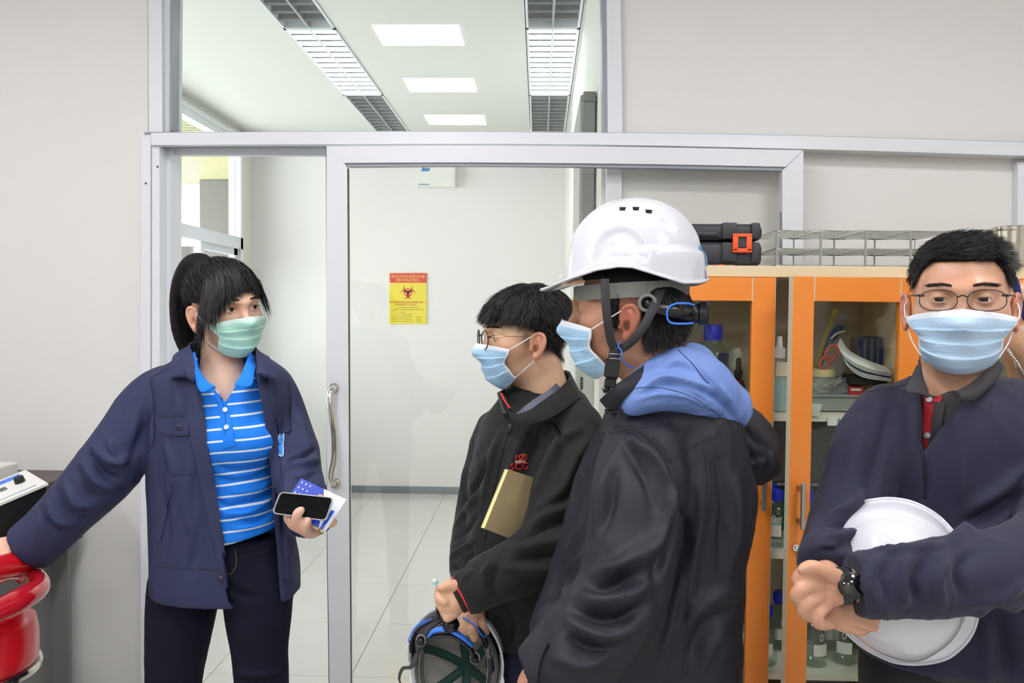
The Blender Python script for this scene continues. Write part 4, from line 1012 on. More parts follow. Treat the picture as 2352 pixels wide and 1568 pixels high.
def mask_obj(fr, f, parent, cmat, wmat, phi_t=1.05, phi_b=1.0, zt=-.016, zb=-.120, name='face_mask', sag=.004, seed=1, earz=(.004, -.03), loops=True, puff=0, skew=0.0, side_up=.030, top_dip=.012, label=None):
    """pleated surgical mask wrapped round the lower face (head-local construction)"""
    nu, nv = 64, 60; r = np.random.RandomState(seed); P_ = np.zeros((nv + 1, nu + 1, 3)); dirs = []
    us = np.linspace(-1, 1, nu + 1); vs = np.linspace(0, 1, nv + 1)
    pinch = 1 - .18 * np.exp(-((vs - .5) / .25) ** 2)
    U, Vv = np.meshgrid(us, vs)
    PH = U * (phi_t + (phi_b - phi_t) * Vv) * pinch[:, None]
    ztop = zt - top_dip * np.abs(U) ** .8 - .005 * (np.abs(U) ** 3); zbot = zb + side_up * np.abs(U) ** 2.0
    Zz = ztop + (zbot - ztop) * Vv + skew * U * .01
    c0 = np.array([0, .010, 0]); cy = np.sin(PH); cx_ = np.cos(PH)
    lo = np.full(U.shape, .03); hi = np.full(U.shape, .16)
    for _ in range(16):
        mid = (lo + hi) / 2; q = np.stack([cy * mid, c0[1] + cx_ * mid, Zz], -1).reshape(-1, 3); ins = (f.hull(q.astype(f4)) < 0).reshape(U.shape); lo = np.where(ins, mid, lo); hi = np.where(ins, hi, mid)
    R = lo
    tgt = R.copy()
    for _ in range(140):
        K = np.pad(tgt, 1, mode='edge'); av = (K[:-2, 1:-1] + K[2:, 1:-1] + K[1:-1, :-2] + K[1:-1, 2:]) / 4; tgt = np.maximum(av + .00006, R)
    low = tgt < .045; tgt = np.maximum(tgt, .05)
    edge = np.minimum(1, (1 - np.abs(U)) * 5)
    pl = 0
    for c in (.26, .48, .70):
        t = (Vv - c - .03 * (1 - U ** 2)) / .16; pl = pl + np.where((t > 0) & (t < 1), (1 - t) * np.minimum(1, t * 14), 0)
    Rr = tgt + .0042 + .0035 * pl * edge + puff * (1 - U ** 2) * np.sin(PI * Vv) + .0012 * np.sin(7 * U + 9 * Vv + seed) * edge
    V = np.stack([np.sin(PH) * Rr, c0[1] + np.cos(PH) * Rr, Zz], -1)
    # chin part follows under the jaw
    under = np.clip((Vv - .86) / .14, 0, 1); V[:, :, 1] -= under ** 2 * .014 * (1 - .3 * U ** 2)
    V = V.reshape(-1, 3); n = nu + 1; F1 = []; MI = []
    for i in range(nv):
        for j in range(nu):
            F1.append((i * n + j, i * n + j + 1, (i + 1) * n + j + 1, (i + 1) * n + j)); MI.append(1 if (i < 6 or j < 2 or j >= nu - 2 or i >= nv - 1) else 0)
    nn = vnorm(V, np.array(F1)); 
    if (nn[(nv // 2) * n + nu // 2] @ np.array([0, 1, 0])) < 0: nn = -nn
    B = V - nn * .0012; k = len(V); F2 = [tuple(k + x for x in q[::-1]) for q in F1]
    rim = [(i) for i in range(n)] + [i * n + n - 1 for i in range(1, nv + 1)] + [nv * n + j for j in range(n - 2, -1, -1)] + [i * n for i in range(nv - 1, 0, -1)]
    F3 = [(rim[(t + 1) % len(rim)], rim[t], k + rim[t], k + rim[(t + 1) % len(rim)]) for t in range(len(rim))]
    o = mk(name, fr.w(np.vstack([V, B])), np.array(F1 + F2 + F3), [cmat, wmat], parent, True, MI + MI + [1] * len(F3))
    if label: o['label'] = label
    if loops:
        for s in (0, nu):
            sg = -1 if s == 0 else 1
            a = V[1 * n + s]; b = V[(nv - 1) * n + s]
            for st, ez in ((a, earz[0] - .010), (b, earz[1] - .014)):
                e = np.array([sg * .080, -.006 if ez > -.02 else -.010, ez]); mid = (st + e) / 2; mid[0] += sg * .0035
                for it in range(6): dd = float(f.base(A([mid]))[0]); mid[0] += sg * max(0, .003 - dd)
                tubeo('ear_loop', fr.w(crom([st, mid, e], 5)), .00125, WLOOP, o, 6)
            tubeo('ear_loop', fr.w(crom([[sg * .080, -.006, earz[0] - .010], [sg * .083, -.020, (earz[0] + earz[1]) / 2], [sg * .080, -.010, earz[1] - .014]], 6)), .00125, WLOOP, o, 6)
    return o
WLOOP = mat('white_elastic', (232, 234, 238), .6); WHM = mat('white_nonwoven', (228, 234, 244), .65, bump=(900, .15))
MBLUE = mat('pale_blue_nonwoven', (168, 208, 240), .65, bump=(900, .15), wrinkle=(60, .25, (1, 1, 4)))
def sheet(name, Aa, Bb, th, m, parent, n=6, k=5, bulge=0.0, out=None):
    """solid sheet lofted between two 3D polylines; bulge along 'out'"""
    a = crom(Aa, n); b = crom(Bb, n); L_ = min(len(a), len(b)); a = a[:L_]; b = b[:L_]; V = []
    for j in range(k + 1):
        t = j / k; q = a * (1 - t) + b * t
        if out is not None: q = q + np.asarray(out) * bulge * math.sin(PI * t)
        V.append(q)
    V = np.array(V); V = V.transpose(1, 0, 2).reshape(-1, 3); kk = k + 1; F1 = [(i * kk + j, i * kk + j + 1, (i + 1) * kk + j + 1, (i + 1) * kk + j) for i in range(L_ - 1) for j in range(k)]
    N = vnorm(V, np.array(F1)); W = V - N * th; base = len(V); Fc = F1 + [tuple(base + x for x in q[::-1]) for q in F1]
    rim = [(i, 0) for i in range(L_)] + [(L_ - 1, j) for j in range(1, kk)] + [(i, k) for i in range(L_ - 2, -1, -1)] + [(0, j) for j in range(k - 1, 0, -1)]
    for t in range(len(rim)):
        x = rim[t][0] * kk + rim[t][1]; y = rim[(t + 1) % len(rim)][0] * kk + rim[(t + 1) % len(rim)][1]; Fc.append((y, x, base + x, base + y))
    return MB().raw(np.vstack([V, W]), Fc).build(name, m, parent, True, .9)
def PP(*q): return [P(*x) for x in q]
def sec(rows, d):
    """rows: (py, xl, xr, halfdepth[, extra depth]) -> loft sections"""
    o = []
    for r in rows:
        dd = d + (r[4] if len(r) > 4 else 0); c = P((r[1] + r[2]) / 2, r[0], dd); o.append((c[2], c[0], c[1], (r[2] - r[1]) / 2 * dd / F, r[3]))
    return o
def limb(rows, k=.02, n=4):
    """rows: (px, py, d, r_px)"""
    return s_chain([P(x, y, d) for x, y, d, r in rows], [r * d / F for x, y, d, r in rows], k, n)
def hand(chains, k=.006, n=3):
    fs = [limb(c, .005, n) for c in chains]; return s_un(fs, k)
def bbp(pts, pad=.09):
    a = np.array([P(*q) for q in pts]); return a.min(0) - pad, a.max(0) + pad
def bbox_of(*pts, pad=.12):
    a = np.array(pts).reshape(-1, 3); return a.min(0) - pad, a.max(0) + pad
def body_obj(parent, parts, m):
    """one continuous skin mesh: list of (V, F, tint array or None, blush)"""
    Vs, Fs, T, Bl, o = [], [], [], [], 0
    for V, Fc, t, b in parts:
        Vs.append(V); Fs.append(Fc + o); o += len(V); T.append(np.zeros(len(V)) if t is None else t); Bl.append(np.zeros(len(V)) if b is None else b)
    ob = mk('body', np.vstack(Vs), np.vstack(Fs), m, parent)
    for nme, arr in (('tint', T), ('blush', Bl)):
        a = ob.data.attributes.new(nme, 'FLOAT', 'POINT'); a.data.foreach_set('value', np.concatenate(arr).astype(f4))
    return ob
def legs(parent, rows, d, m, shoe, name='trousers', f_extra=None):
    """rows: two leg chains [(px,py,r_px)...] down to the floor; returns sdf"""
    fs = []
    for ch in rows: fs.append(s_chain([P(x, y, dd) for x, y, r, dd in ch], [r * dd / F for x, y, r, dd in ch], .02, 3))
    return s_un(fs, .03)
def shoe(parent, ankle, fwd, m):
    a = np.array([ankle[0], ankle[1], 0.0]); fwd = np.asarray(fwd, dtype=float); fwd[2] = 0; fwd /= np.linalg.norm(fwd)
    f = s_un([s_cone(a + fwd * -.03 + [0, 0, .045], a + fwd * .04 + [0, 0, .045], .042, .042), s_cone(a + fwd * .03 + [0, 0, .035], a + fwd * .15 + [0, 0, .028], .04, .034), s_cone(a + [0, 0, .05], a + [0, 0, .12], .044, .046)], .03)
    g = lambda p: np.maximum(f(p), .001 - p[:, 2]); V, Fc = nets(g, a - .25, a + .3, .012); return mk('shoe', relax(V, Fc), Fc, m, parent)
# ------------------------------------------------------------------ woman with ponytail and open navy work jacket
SK1 = skin_mat('fair_skin', (232, 192, 166), red=(206, 110, 96))
d1 = 1.95
F1_ = np.array([.77, -.64, -.03]); R1_ = np.array([-.64, -.77, 0]); h1 = Frame(P(516, 706, d1), F1_, np.array([0, 0, 1.0]) + .11 * R1_, .93)
m1 = empty('person', (float(P(510, 1000, d1)[0]), float(P(510, 1000, d1)[1]), 0), 'person with black ponytail, mint face mask, open navy work jacket and blue striped polo', 'person')
hf1 = head_f(neck=((0, -.028, -.07), (0, -.055, -.19)), nr=(.046, .050), jaw=.95, nose=.7, eye_open=.0056, crown=.076)
V, Fc = nets(hf1, (-.10, -.14, -.20), (.10, .13, .13), .0018); V = newton(hf1, V, 1)
blush1 = lambda V: np.clip(.45 * np.exp(-(((np.abs(V[:, 0]) - .03) / .02) ** 2 + ((V[:, 2] - .004) / .014) ** 2)) * (V[:, 1] > .05) + .4 * np.exp(-((np.abs(V[:, 0]) - .086) / .012) ** 2), 0, .6)
parts1 = [(h1.w(V), Fc, None, blush1(V))]
chest = s_un([s_cone(h1.w((0, -.035, -.10)), P(515, 885, 1.965), .047, .052), s_ell(P(512, 950, 1.985), (.15, .085, .095))], .05)
cb_ = bbp([(380, 1060, 1.9), (650, 850, 1.9)], .1); V, Fc = nets(chest, *cb_, .005); parts1.append((V, Fc, None, None))
def reg1(p):
    x, y, z = p.T; ln = np.where(y > .052, .040, np.where(y > .018, .006 + (y - .018) * .9, np.where(y > -.03, .018, -.050))); return ln - z
def cap1(p): return smax(hf1.base(p) - (.008 + .008 * np.clip((p[:, 2] - .02) / .08, 0, 1)), reg1(p), .014)
CV, CF = nets(cap1, (-.12, -.15, -.12), (.12, .15, .17), .004); hair1 = mk('hair', h1.w(CV), CF, HAIR, m1)
bk1 = np.array([0, -.066, .086])
def comb1(p): v = bk1 - p; v[:, 2] += .01; return v / (np.linalg.norm(v, axis=1)[:, None] + 1e-6)
strands('hair_strands', h1, hf1.base, pick(CV, (CV[:, 1] < .055) & (CV[:, 1] > -.07), 5200, 1), comb1, .040, HAIR2, hair1, lambda p: .011 + .008 * np.clip((p[:, 2] - .02) / .08, 0, 1), .0009, 7, .07, 0, .4, 11)
n = 2600; rx = rng.uniform(-.058, .062, n); roots = np.stack([rx, rng.uniform(.020, .062, n), np.full(n, .108)], 1); roots[:, 2] = .114 - 8 * rx ** 2 - 4 * (roots[:, 1]) ** 2
strands('fringe', h1, hf1.base, roots, lambda p: np.stack([p[:, 0] * 3.2 + .10, .9 * np.clip((p[:, 2] - .05) / .05, 0, 1) + .10, -1.0 - 0 * p[:, 0]], 1),
    lambda p: np.interp(p[:, 0], [-.06, -.045, -.02, 0, .02, .045, .062], [.070, .068, .070, .078, .092, .116, .130]), HAIR2, hair1, lambda p: np.full(len(p), .016), .0011, 12, .09, .1, .4, 12)
n = 420; roots = np.stack([rng.uniform(.060, .072, n), rng.uniform(.018, .045, n), rng.uniform(.0, .03, n)], 1)
strands('side_lock', h1, hf1.base, roots, lambda p: np.tile([.12, -.16, -1.0], (len(p), 1)), lambda p: rng.uniform(.05, .12, len(p)), HAIR2, hair1, .010, .0009, 10, .06, 0, .3, 13)
n = 130; roots = np.stack([rng.uniform(-.066, -.05, n), rng.uniform(.05, .075, n), rng.uniform(.045, .07, n)], 1)
strands('side_lock', h1, hf1.base, roots, lambda p: np.tile([-.10, .25, -1.0], (len(p), 1)), lambda p: rng.uniform(.06, .095, len(p)), HAIR2, hair1, .018, .0009, 10, .08, 0, .3, 14)
# ponytail
pt = crom([(0, -.060, .090), (0, -.088, .106), (.004, -.132, .104), (.006, -.178, .058), (.006, -.200, -.01), (.004, -.204, -.08), (0, -.186, -.16)], 8); pr = crom([[.016], [.026], [.031], [.034], [.036], [.034], [.020]], 8)[:, 0]
pf = s_chain(h1.w(pt[::3]), (pr * .80 * .93)[::3], .02); pb = h1.w(pt); V, Fc = nets(pf, pb.min(0) - .06, pb.max(0) + .06, .006); pony = mk('ponytail', V, Fc, HAIR, hair1)
N_ = 2400; V = []; Fq = []; Tn = np.gradient(pt, axis=0); Tn /= np.linalg.norm(Tn, axis=1)[:, None]; sx = np.array([1.0, 0, 0]); rp_ = np.random.RandomState(4)
for i in range(N_):
    a = rp_.rand() * 2 * PI; rr = rp_.uniform(.75, 1.06); i0 = rp_.randint(0, len(pt) // 3); i1 = rp_.randint(len(pt) * 2 // 3, len(pt)); q = []; wv = rp_.normal() * .12
    for k in range(i0, i1, 3):
        b = np.cross(Tn[k], sx); aa = a + wv * (k - i0) * .15; q.append(pt[k] + pr[k] * rr * (sx * math.cos(aa) + b * math.sin(aa)))
    q = h1.w(np.array(q)); c_ = np.cross(np.gradient(q, axis=0), h1.d((math.cos(a), 0, math.sin(a)))); c_ /= np.linalg.norm(c_, axis=1)[:, None] + 1e-9; b0 = len(V); m_ = len(q)
    tp = np.linspace(1, .3, m_)[:, None] * .0009; Z_ = np.stack([q - c_ * tp, q + c_ * tp], 1).reshape(-1, 3); V.extend(Z_); Fq.extend([(b0 + 2 * k, b0 + 2 * k + 1, b0 + 2 * k + 3, b0 + 2 * k + 2) for k in range(m_ - 1)])
mk('ponytail_strands', np.array(V), np.array(Fq), HAIR2, pony)
eyes(h1, m1, (-.35, .02)); brows(h1, hf1, m1, 4, .8)
for s in (-1, 1):
    n = 90; t = rng.rand(n); x = s * (.0315 + .0125 * (t * 2 - 1)); z = .0052 - .0035 * (t * 2 - 1) ** 2
    strands('eyelash', h1, hf1, np.stack([x, np.full(n, .0895) - 8 * (x - s * .0315) ** 2, z], 1), lambda q: np.tile([s * .2, 1, .35], (len(q), 1)), .006, HAIR, m1, .0, .0004, 3, .1, seed=5)
MINT = mat('mint_nonwoven', (176, 226, 212), .65, bump=(900, .15), wrinkle=(60, .25, (1, 1, 4))); WMINT = mat('pale_mint_edge', (206, 236, 228), .65)
mask_obj(h1, hf1, m1, MINT, WMINT, 1.02, .95, -.018, -.124, earz=(.012, -.034), seed=7, side_up=.026, top_dip=.010, puff=.002, label='mint green pleated face mask')
# polo shirt
POLO = mat('blue_polo_knit', (0, 112, 222), .8, bump=(1100, .35)); nt = POLO.node_tree; b_ = nt.nodes['Principled BSDF']
at = nt.nodes.new('ShaderNodeAttribute'); at.attribute_name = 'stripe'; fr_ = nt.nodes.new('ShaderNodeMath'); fr_.operation = 'FRACT'; nt.links.new(at.outputs['Fac'], fr_.inputs[0])
lt = nt.nodes.new('ShaderNodeMath'); lt.operation = 'LESS_THAN'; lt.inputs[1].default_value = .165; nt.links.new(fr_.outputs[0], lt.inputs[0])
mx = nt.nodes.new('ShaderNodeMix'); mx.data_type = 'RGBA'; mx.inputs[6].default_value = lin((0, 118, 226)); mx.inputs[7].default_value = lin((214, 222, 228)); nt.links.new(lt.outputs[0], mx.inputs[0]); nt.links.new(mx.outputs[2], b_.inputs['Base Color'])
PBL = mat('plain_blue_knit', (0, 116, 224), .8, bump=(1100, .35))
tj = [(812, 428, 596, .060, .0), (835, 392, 634, .082), (862, 352, 662, .098), (905, 340, 676, .108), (960, 342, 674, .114), (1020, 346, 664, .118), (1100, 346, 656, .116), (1200, 350, 668, .118), (1290, 352, 682, .120), (1335, 352, 684, .120), (1360, 354, 684, .118)]
tor1 = s_loft(sec(tj, 1.965), 2.4)
ts_ = s_loft(sec([(820, 436, 590, .05), (850, 415, 612, .070), (900, 400, 632, .086), (960, 398, 634, .094), (1020, 404, 630, .096), (1100, 414, 626, .088), (1170, 410, 634, .092), (1240, 398, 646, .100), (1300, 392, 652, .104), (1330, 392, 652, .104)], 1.965), 2.2)
bust = [s_ell(P(478, 1015, 1.90), (.060, .050, .055)), s_ell(P(572, 1010, 1.90), (.060, .050, .055))]
hp0, hp1 = P(505, 1259, 1.86), P(628, 1229, 1.86); hv = hp1 - hp0; hn = np.cross(hv, [0, 1, 0]); hn /= np.linalg.norm(hn); hn = A(hn if hn[2] < 0 else -hn); hp0 = A(hp0)
class Poly:
    """prism seen through a pixel polygon: signed distance (metres) around it, only in front of a depth"""
    def __init__(s, pts, dmax): s.p = np.array(pts, dtype=float); s.d = dmax
    def __call__(s, q):
        v = q - A(cen); d = v @ A(fw); x = CX + F * (v @ A(rt)) / d; y = CY - F * (v @ A(up)) / d; n = len(s.p); best = np.full(len(q), 1e9); ins = np.zeros(len(q), bool)
        for i in range(n):
            a, b = s.p[i], s.p[(i + 1) % n]; ex, ey = b - a; t = np.clip(((x - a[0]) * ex + (y - a[1]) * ey) / (ex * ex + ey * ey), 0, 1); dx = x - a[0] - t * ex; dy = y - a[1] - t * ey; best = np.minimum(best, dx * dx + dy * dy)
            c = (a[1] > y) != (b[1] > y)
            if abs(ey) > 1e-9: ins ^= c & (x < (b[0] - a[0]) * (y - a[1]) / ey + a[0])
        sd = np.sqrt(best) * np.where(ins, -1, 1) * d / F; return np.maximum(sd, d - s.d).astype(f4)
vneck = Poly([(448, 780), (458, 850), (480, 880), (517, 926), (546, 878), (562, 850), (572, 780)], 2.0)
def polo_f(p):
    d = ts_(p)
    for b in bust: d = smin(d, b(p), .035)
    d = smax(d, -vneck(p), .004); return smax(d, (p - hp0) @ hn, .004)
s1 = Surf(polo_f, *bbp([(380, 1340, 1.8), (670, 800, 2.1)], .05), .0042); s1.dd = 1.87
s1.fold([([(620, 1075), (580, 1100), (530, 1105), (490, 1095)], .010, -.006), ([(622, 1100), (590, 1125), (540, 1130)], .010, .006), ([(622, 1130), (580, 1150), (530, 1160)], .009, -.007), ([(618, 1150), (570, 1175), (520, 1180)], .010, .007), ([(622, 1180), (590, 1195), (545, 1190)], .009, -.006),
  ([(500, 1150), (530, 1165), (560, 1150)], .010, -.004), ([(500, 1070), (540, 1082), (600, 1070)], .012, -.004), ([(540, 1215), (580, 1208), (620, 1195)], .010, .004)], 1.0)
zr = P(510, 905, 1.86)[2]
def phase(V):
    q = np.array(V); k = q - cen; dd = k @ fw; px_ = CX + F * (k @ rt) / dd; return (zr - q[:, 2] + (px_ - 510) * .00008 + .0025) / .0262 + 20
po = s1.obj('polo_shirt', POLO, m1, {'stripe': phase})
s1.strip('placket', [(492, 900), (505, 950), (512, 1000), (514, 1029)], [(521, 925), (530, 960), (538, 1000), (541, 1023)], PBL, po, .0006, .0022)
s1.line('placket_edge', [(505, 905), (515, 935), (519, 965), (518, 1000)], .0008, mat('dark_blue_shadow_thread', (0, 70, 150), .8), po, .0034)
for x, y in ((497, 902), (518, 941), (522, 982)):
    h, n_ = s1.hit(x, y); c = h + n_ * .0036; tubeo('button', [c, c + n_ * .0018, c + n_ * .0022], [.0058, .0058, .004], mat('white_button', (214, 220, 232), .25, coat=.5), po, 16)
sheet('polo_collar', PP((446, 806, 1.90), (455, 850, 1.865), (480, 890, 1.845), (494, 888, 1.842)), PP((442, 815, 1.90), (447, 862, 1.86), (461, 899, 1.838), (494, 889, 1.840)), .004, PBL, po, 8, 4, .003, (0, -1, 0))
sheet('polo_collar', PP((446, 806, 1.90), (456, 846, 1.87), (474, 872, 1.855), (494, 887, 1.843)), PP((446, 812, 1.90), (450, 862, 1.858), (462, 898, 1.838), (494, 889, 1.838)), .004, PBL, po, 8, 5, .004, (0, -1, 0))
sheet('polo_collar', PP((574, 808, 1.93), (562, 846, 1.885), (553, 866, 1.86), (541, 884, 1.845)), PP((586, 830, 1.93), (583, 855, 1.88), (576, 886, 1.85), (543, 886, 1.84)), .004, PBL, po, 8, 5, .004, (0, -1, 0))
# jacket
NVY = mat('navy_work_twill', (44, 49, 80), .72, spec=.3, bump=(900, .35), wrinkle=(10, .45, (1, 1, .5)))
opening = Poly([(446, 770), (452, 860), (466, 940), (480, 1040), (500, 1160), (514, 1260), (524, 1380), (560, 1420), (650, 1420), (642, 1345), (634, 1240), (624, 1100), (615, 1010), (602, 930), (590, 870), (578, 830), (574, 770)], 1.97)
aL = limb([(392, 892, 1.98, 50), (345, 935, 1.97, 56), (300, 1000, 1.95, 57), (250, 1072, 1.93, 58), (205, 1122, 1.93, 54), (150, 1178, 1.93, 48), (100, 1230, 1.93, 45), (52, 1272, 1.93, 47)], .03)
aR = limb([(618, 892, 1.99, 44), (641, 940, 1.99, 42), (660, 1000, 1.97, 43), (684, 1045, 1.94, 36), (684, 1092, 1.87, 41), (700, 1140, 1.80, 38), (712, 1190, 1.74, 38), (716, 1212, 1.715, 38)], .03)
cA1, cN1 = A(P(66, 1258, 1.93)), P(52, 1272, 1.93) - P(112, 1222, 1.93); cN1 = A(cN1 / np.linalg.norm(cN1)); cA2, cN2 = A(P(713, 1196, 1.735)), P(716, 1212, 1.715) - P(700, 1140, 1.80); cN2 = A(cN2 / np.linalg.norm(cN2))
hemL = A(P(500, 1349, 1.85)); 
neckcut = s_cone(h1.w((0, -.03, -.10)), P(512, 850, 1.95), .070, .074)
def jk1(p):
    d = smax(tor1(p), -neckcut(p), .01); d = smin(d, smax(aL(p), (p - cA1) @ cN1, .004), .014); d = smin(d, smax(aR(p), (p - cA2) @ cN2, .004), .014); return smax(d, -opening(p), .004)
bb1 = bbp([(20, 1300, 1.93), (330, 900, 1.95), (690, 1420, 1.8), (740, 800, 2.1), (720, 1230, 1.70)], .06)
sw1 = Surf(jk1, *bb1, .0044); sw1.dd = 1.9
sw1.fold([([(345, 880), (350, 930), (352, 1000), (348, 1040)], .010, -.006), ([(330, 900), (318, 960), (300, 1010)], .014, .006), ([(345, 950), (325, 1000), (305, 1050)], .012, -.006), ([(215, 1025), (245, 1055), (275, 1062), (290, 1050)], .012, .010), ([(205, 1045), (235, 1085), (270, 1100)], .011, -.010),
  ([(190, 1060), (225, 1105), (262, 1120)], .011, .009), ([(175, 1080), (205, 1130), (245, 1140)], .010, -.008), ([(150, 1108), (180, 1150), (215, 1160)], .011, .009), ([(130, 1125), (150, 1170), (190, 1190)], .010, -.008), ([(110, 1150), (130, 1190), (165, 1205)], .010, .008), ([(90, 1165), (105, 1200), (140, 1225)], .008, -.006),
  ([(165, 1130), (185, 1170), (180, 1190)], .008, .006), ([(250, 1010), (262, 1040), (290, 1060)], .010, .006), ([(400, 890), (410, 930), (400, 990)], .016, .005), ([(380, 1020), (400, 1080), (390, 1150)], .016, .005), ([(440, 1050), (430, 1150), (450, 1250)], .016, .006), ([(470, 1180), (450, 1260), (430, 1320)], .014, -.005), ([(370, 1100), (385, 1200), (380, 1300)], .016, -.005),
  ([(662, 880), (670, 930), (668, 990)], .008, -.006), ([(728, 1030), (700, 1042), (670, 1050), (655, 1060)], .009, -.011), ([(730, 1055), (700, 1070), (665, 1072)], .010, .009), ([(728, 1085), (700, 1095), (670, 1100)], .009, -.008), ([(735, 1115), (705, 1125), (680, 1130)], .009, .007), ([(690, 950), (700, 1000), (715, 1025)], .012, .005), ([(655, 1100), (665, 1180), (672, 1260)], .012, .006), ([(640, 1120), (648, 1200), (655, 1300)], .010, -.006),
  ([(615, 880), (625, 930), (640, 980)], .012, .004)]).noise(.0009, 26, 6)
jo = sw1.obj('work_jacket', NVY, m1); THR = mat('navy_thread', (26, 28, 54), .7)
sw1.strip('front_placket', [(423, 842), (430, 930), (440, 1010), (464, 1120), (490, 1235), (510, 1318), (515, 1348)], [(450, 862), (464, 938), (478, 1040), (498, 1158), (512, 1255), (520, 1320), (523, 1348)], NVY, jo, .0016, .003)
sw1.strip('front_placket', [(592, 868), (604, 930), (617, 1010), (626, 1100), (634, 1190), (640, 1260), (645, 1330)], [(606, 860), (622, 930), (638, 1010), (648, 1100), (655, 1190), (658, 1260), (660, 1330)], NVY, jo, .0016, .003)
sw1.strip('pocket_flap', [(358, 954), (395, 952), (434, 950)], [(364, 988), (395, 999), (435, 999)], NVY, jo, .001, .003)
sw1.strip('pocket_flap', [(634, 956), (650, 953), (668, 950)], [(640, 996), (652, 995), (670, 990)], NVY, jo, .001, .003)
sw1.line('pocket_stitch', [(372, 1000), (380, 1050), (388, 1084), (420, 1089), (462, 1089)], .0010, THR, jo, .0006); sw1.line('pocket_stitch', [(360, 958), (395, 956), (433, 954)], .0007, THR, jo, .0045)
sw1.line('yoke_seam', [(345, 868), (380, 850), (410, 832)], .0010, THR, jo, .0006); sw1.line('armhole_seam', [(345, 872), (352, 930), (354, 990), (348, 1030)], .0012, THR, jo, .0004)
sw1.strip('slash_pocket', [(386, 1108), (372, 1170), (356, 1236)], [(397, 1112), (384, 1174), (370, 1240)], NVY, jo, .0006, .0025)
sw1.line('hem_seam', [(352, 1298), (400, 1302), (460, 1306), (512, 1308)], .0011, THR, jo, .0004); sw1.line('armhole_seam', [(664, 872), (668, 930), (662, 1000)], .0012, THR, jo, .0004)
for x, y in ((412, 981), (509, 1328)):
    h, n_ = sw1.hit(x, y); c = h + n_ * .003; tubeo('button', [c, c + n_ * .002, c + n_ * .0026], [.0062, .0062, .004], mat('dark_button', (24, 24, 40), .2, coat=.6), jo, 16)
# badge half hidden by the sleeve
bp_ = []; 
for k in range(24): a = 2 * PI * k / 24; bp_.append((648 + 11 * math.cos(a), 1020 + 29 * math.sin(a)))
hits = [sw1.hit(min(x, 652), y) for x, y in bp_]; c_, n_ = sw1.hit(645, 1020); V = [c_ + n_ * .002] + [h + n * .002 for h, n in hits]; mk('round_badge', V, [(0, 1 + i, 1 + (i + 1) % 24) for i in range(24)], mat('badge_blue', (50, 130, 210), .6), jo)
tubeo('badge_rim', [h + n * .0024 for h, n in hits], .0012, mat('badge_white', (190, 220, 236), .6), jo, 6, closed=True)
for x, y in ((645, 1000), (648, 1010), (644, 1020), (648, 1030), (645, 1040)): h, n = sw1.hit(x, y); tubeo('badge_mark', [h + n * .002, h + n * .003], .002, mat('badge_dark', (24, 60, 130), .6), jo, 6)
# collar leaves
sheet('jacket_collar', PP((436, 792, 1.925), (444, 820, 1.885), (449, 850, 1.865), (446, 876, 1.852)), PP((398, 816, 1.92), (390, 842, 1.885), (391, 869, 1.862), (424, 846, 1.850)), .004, NVY, jo, 8, 6, .010, (0, -1, 0))
sheet('jacket_collar', PP((585, 800, 1.955), (588, 822, 1.90), (592, 845, 1.87), (594, 862, 1.858)), PP((616, 822, 1.95), (628, 842, 1.90), (637, 869, 1.873), (602, 858, 1.856)), .004, NVY, jo, 8, 6, .010, (0, -1, 0))
sheet('collar_stand', PP((437, 790, 1.93), (450, 786, 1.99), (510, 780, 2.03), (565, 790, 2.0), (586, 799, 1.955)), PP((418, 830, 1.93), (430, 820, 2.02), (510, 815, 2.07), (590, 822, 2.02), (600, 836, 1.95)), .004, NVY, jo, 7, 5)
# cuffs
def cuff(a, b, r, m, parent, nm='cuff'):
    ax_ = (b - a) / np.linalg.norm(b - a); k = np.cross(ax_, [0, 0, 1]); k /= np.linalg.norm(k); l = np.cross(ax_, k); n = 36; V = []; prof = [(0, r * 1.0), (0, r * 1.04), (.004, r * 1.055), (.95, r * 1.06), (1, r * 1.05), (1, r * .97), (.3, r * .95)]
    for t, rr in prof:
        for i in range(n): an = 2 * PI * i / n; V.append(a + (b - a) * t + rr * (k * math.cos(an) + l * math.sin(an)))
    Fc = [(i * n + j, i * n + (j + 1) % n, (i + 1) * n + (j + 1) % n, (i + 1) * n + j) for i in range(len(prof) - 1) for j in range(n)]; return mk(nm, V, np.array(Fc), m, parent)
cuff(P(108, 1226, 1.93), P(60, 1262, 1.93), 45.5 * 1.93 / F, NVY, jo); cuff(P(707, 1170, 1.76), P(714, 1203, 1.725), 37 * 1.74 / F, NVY, jo)
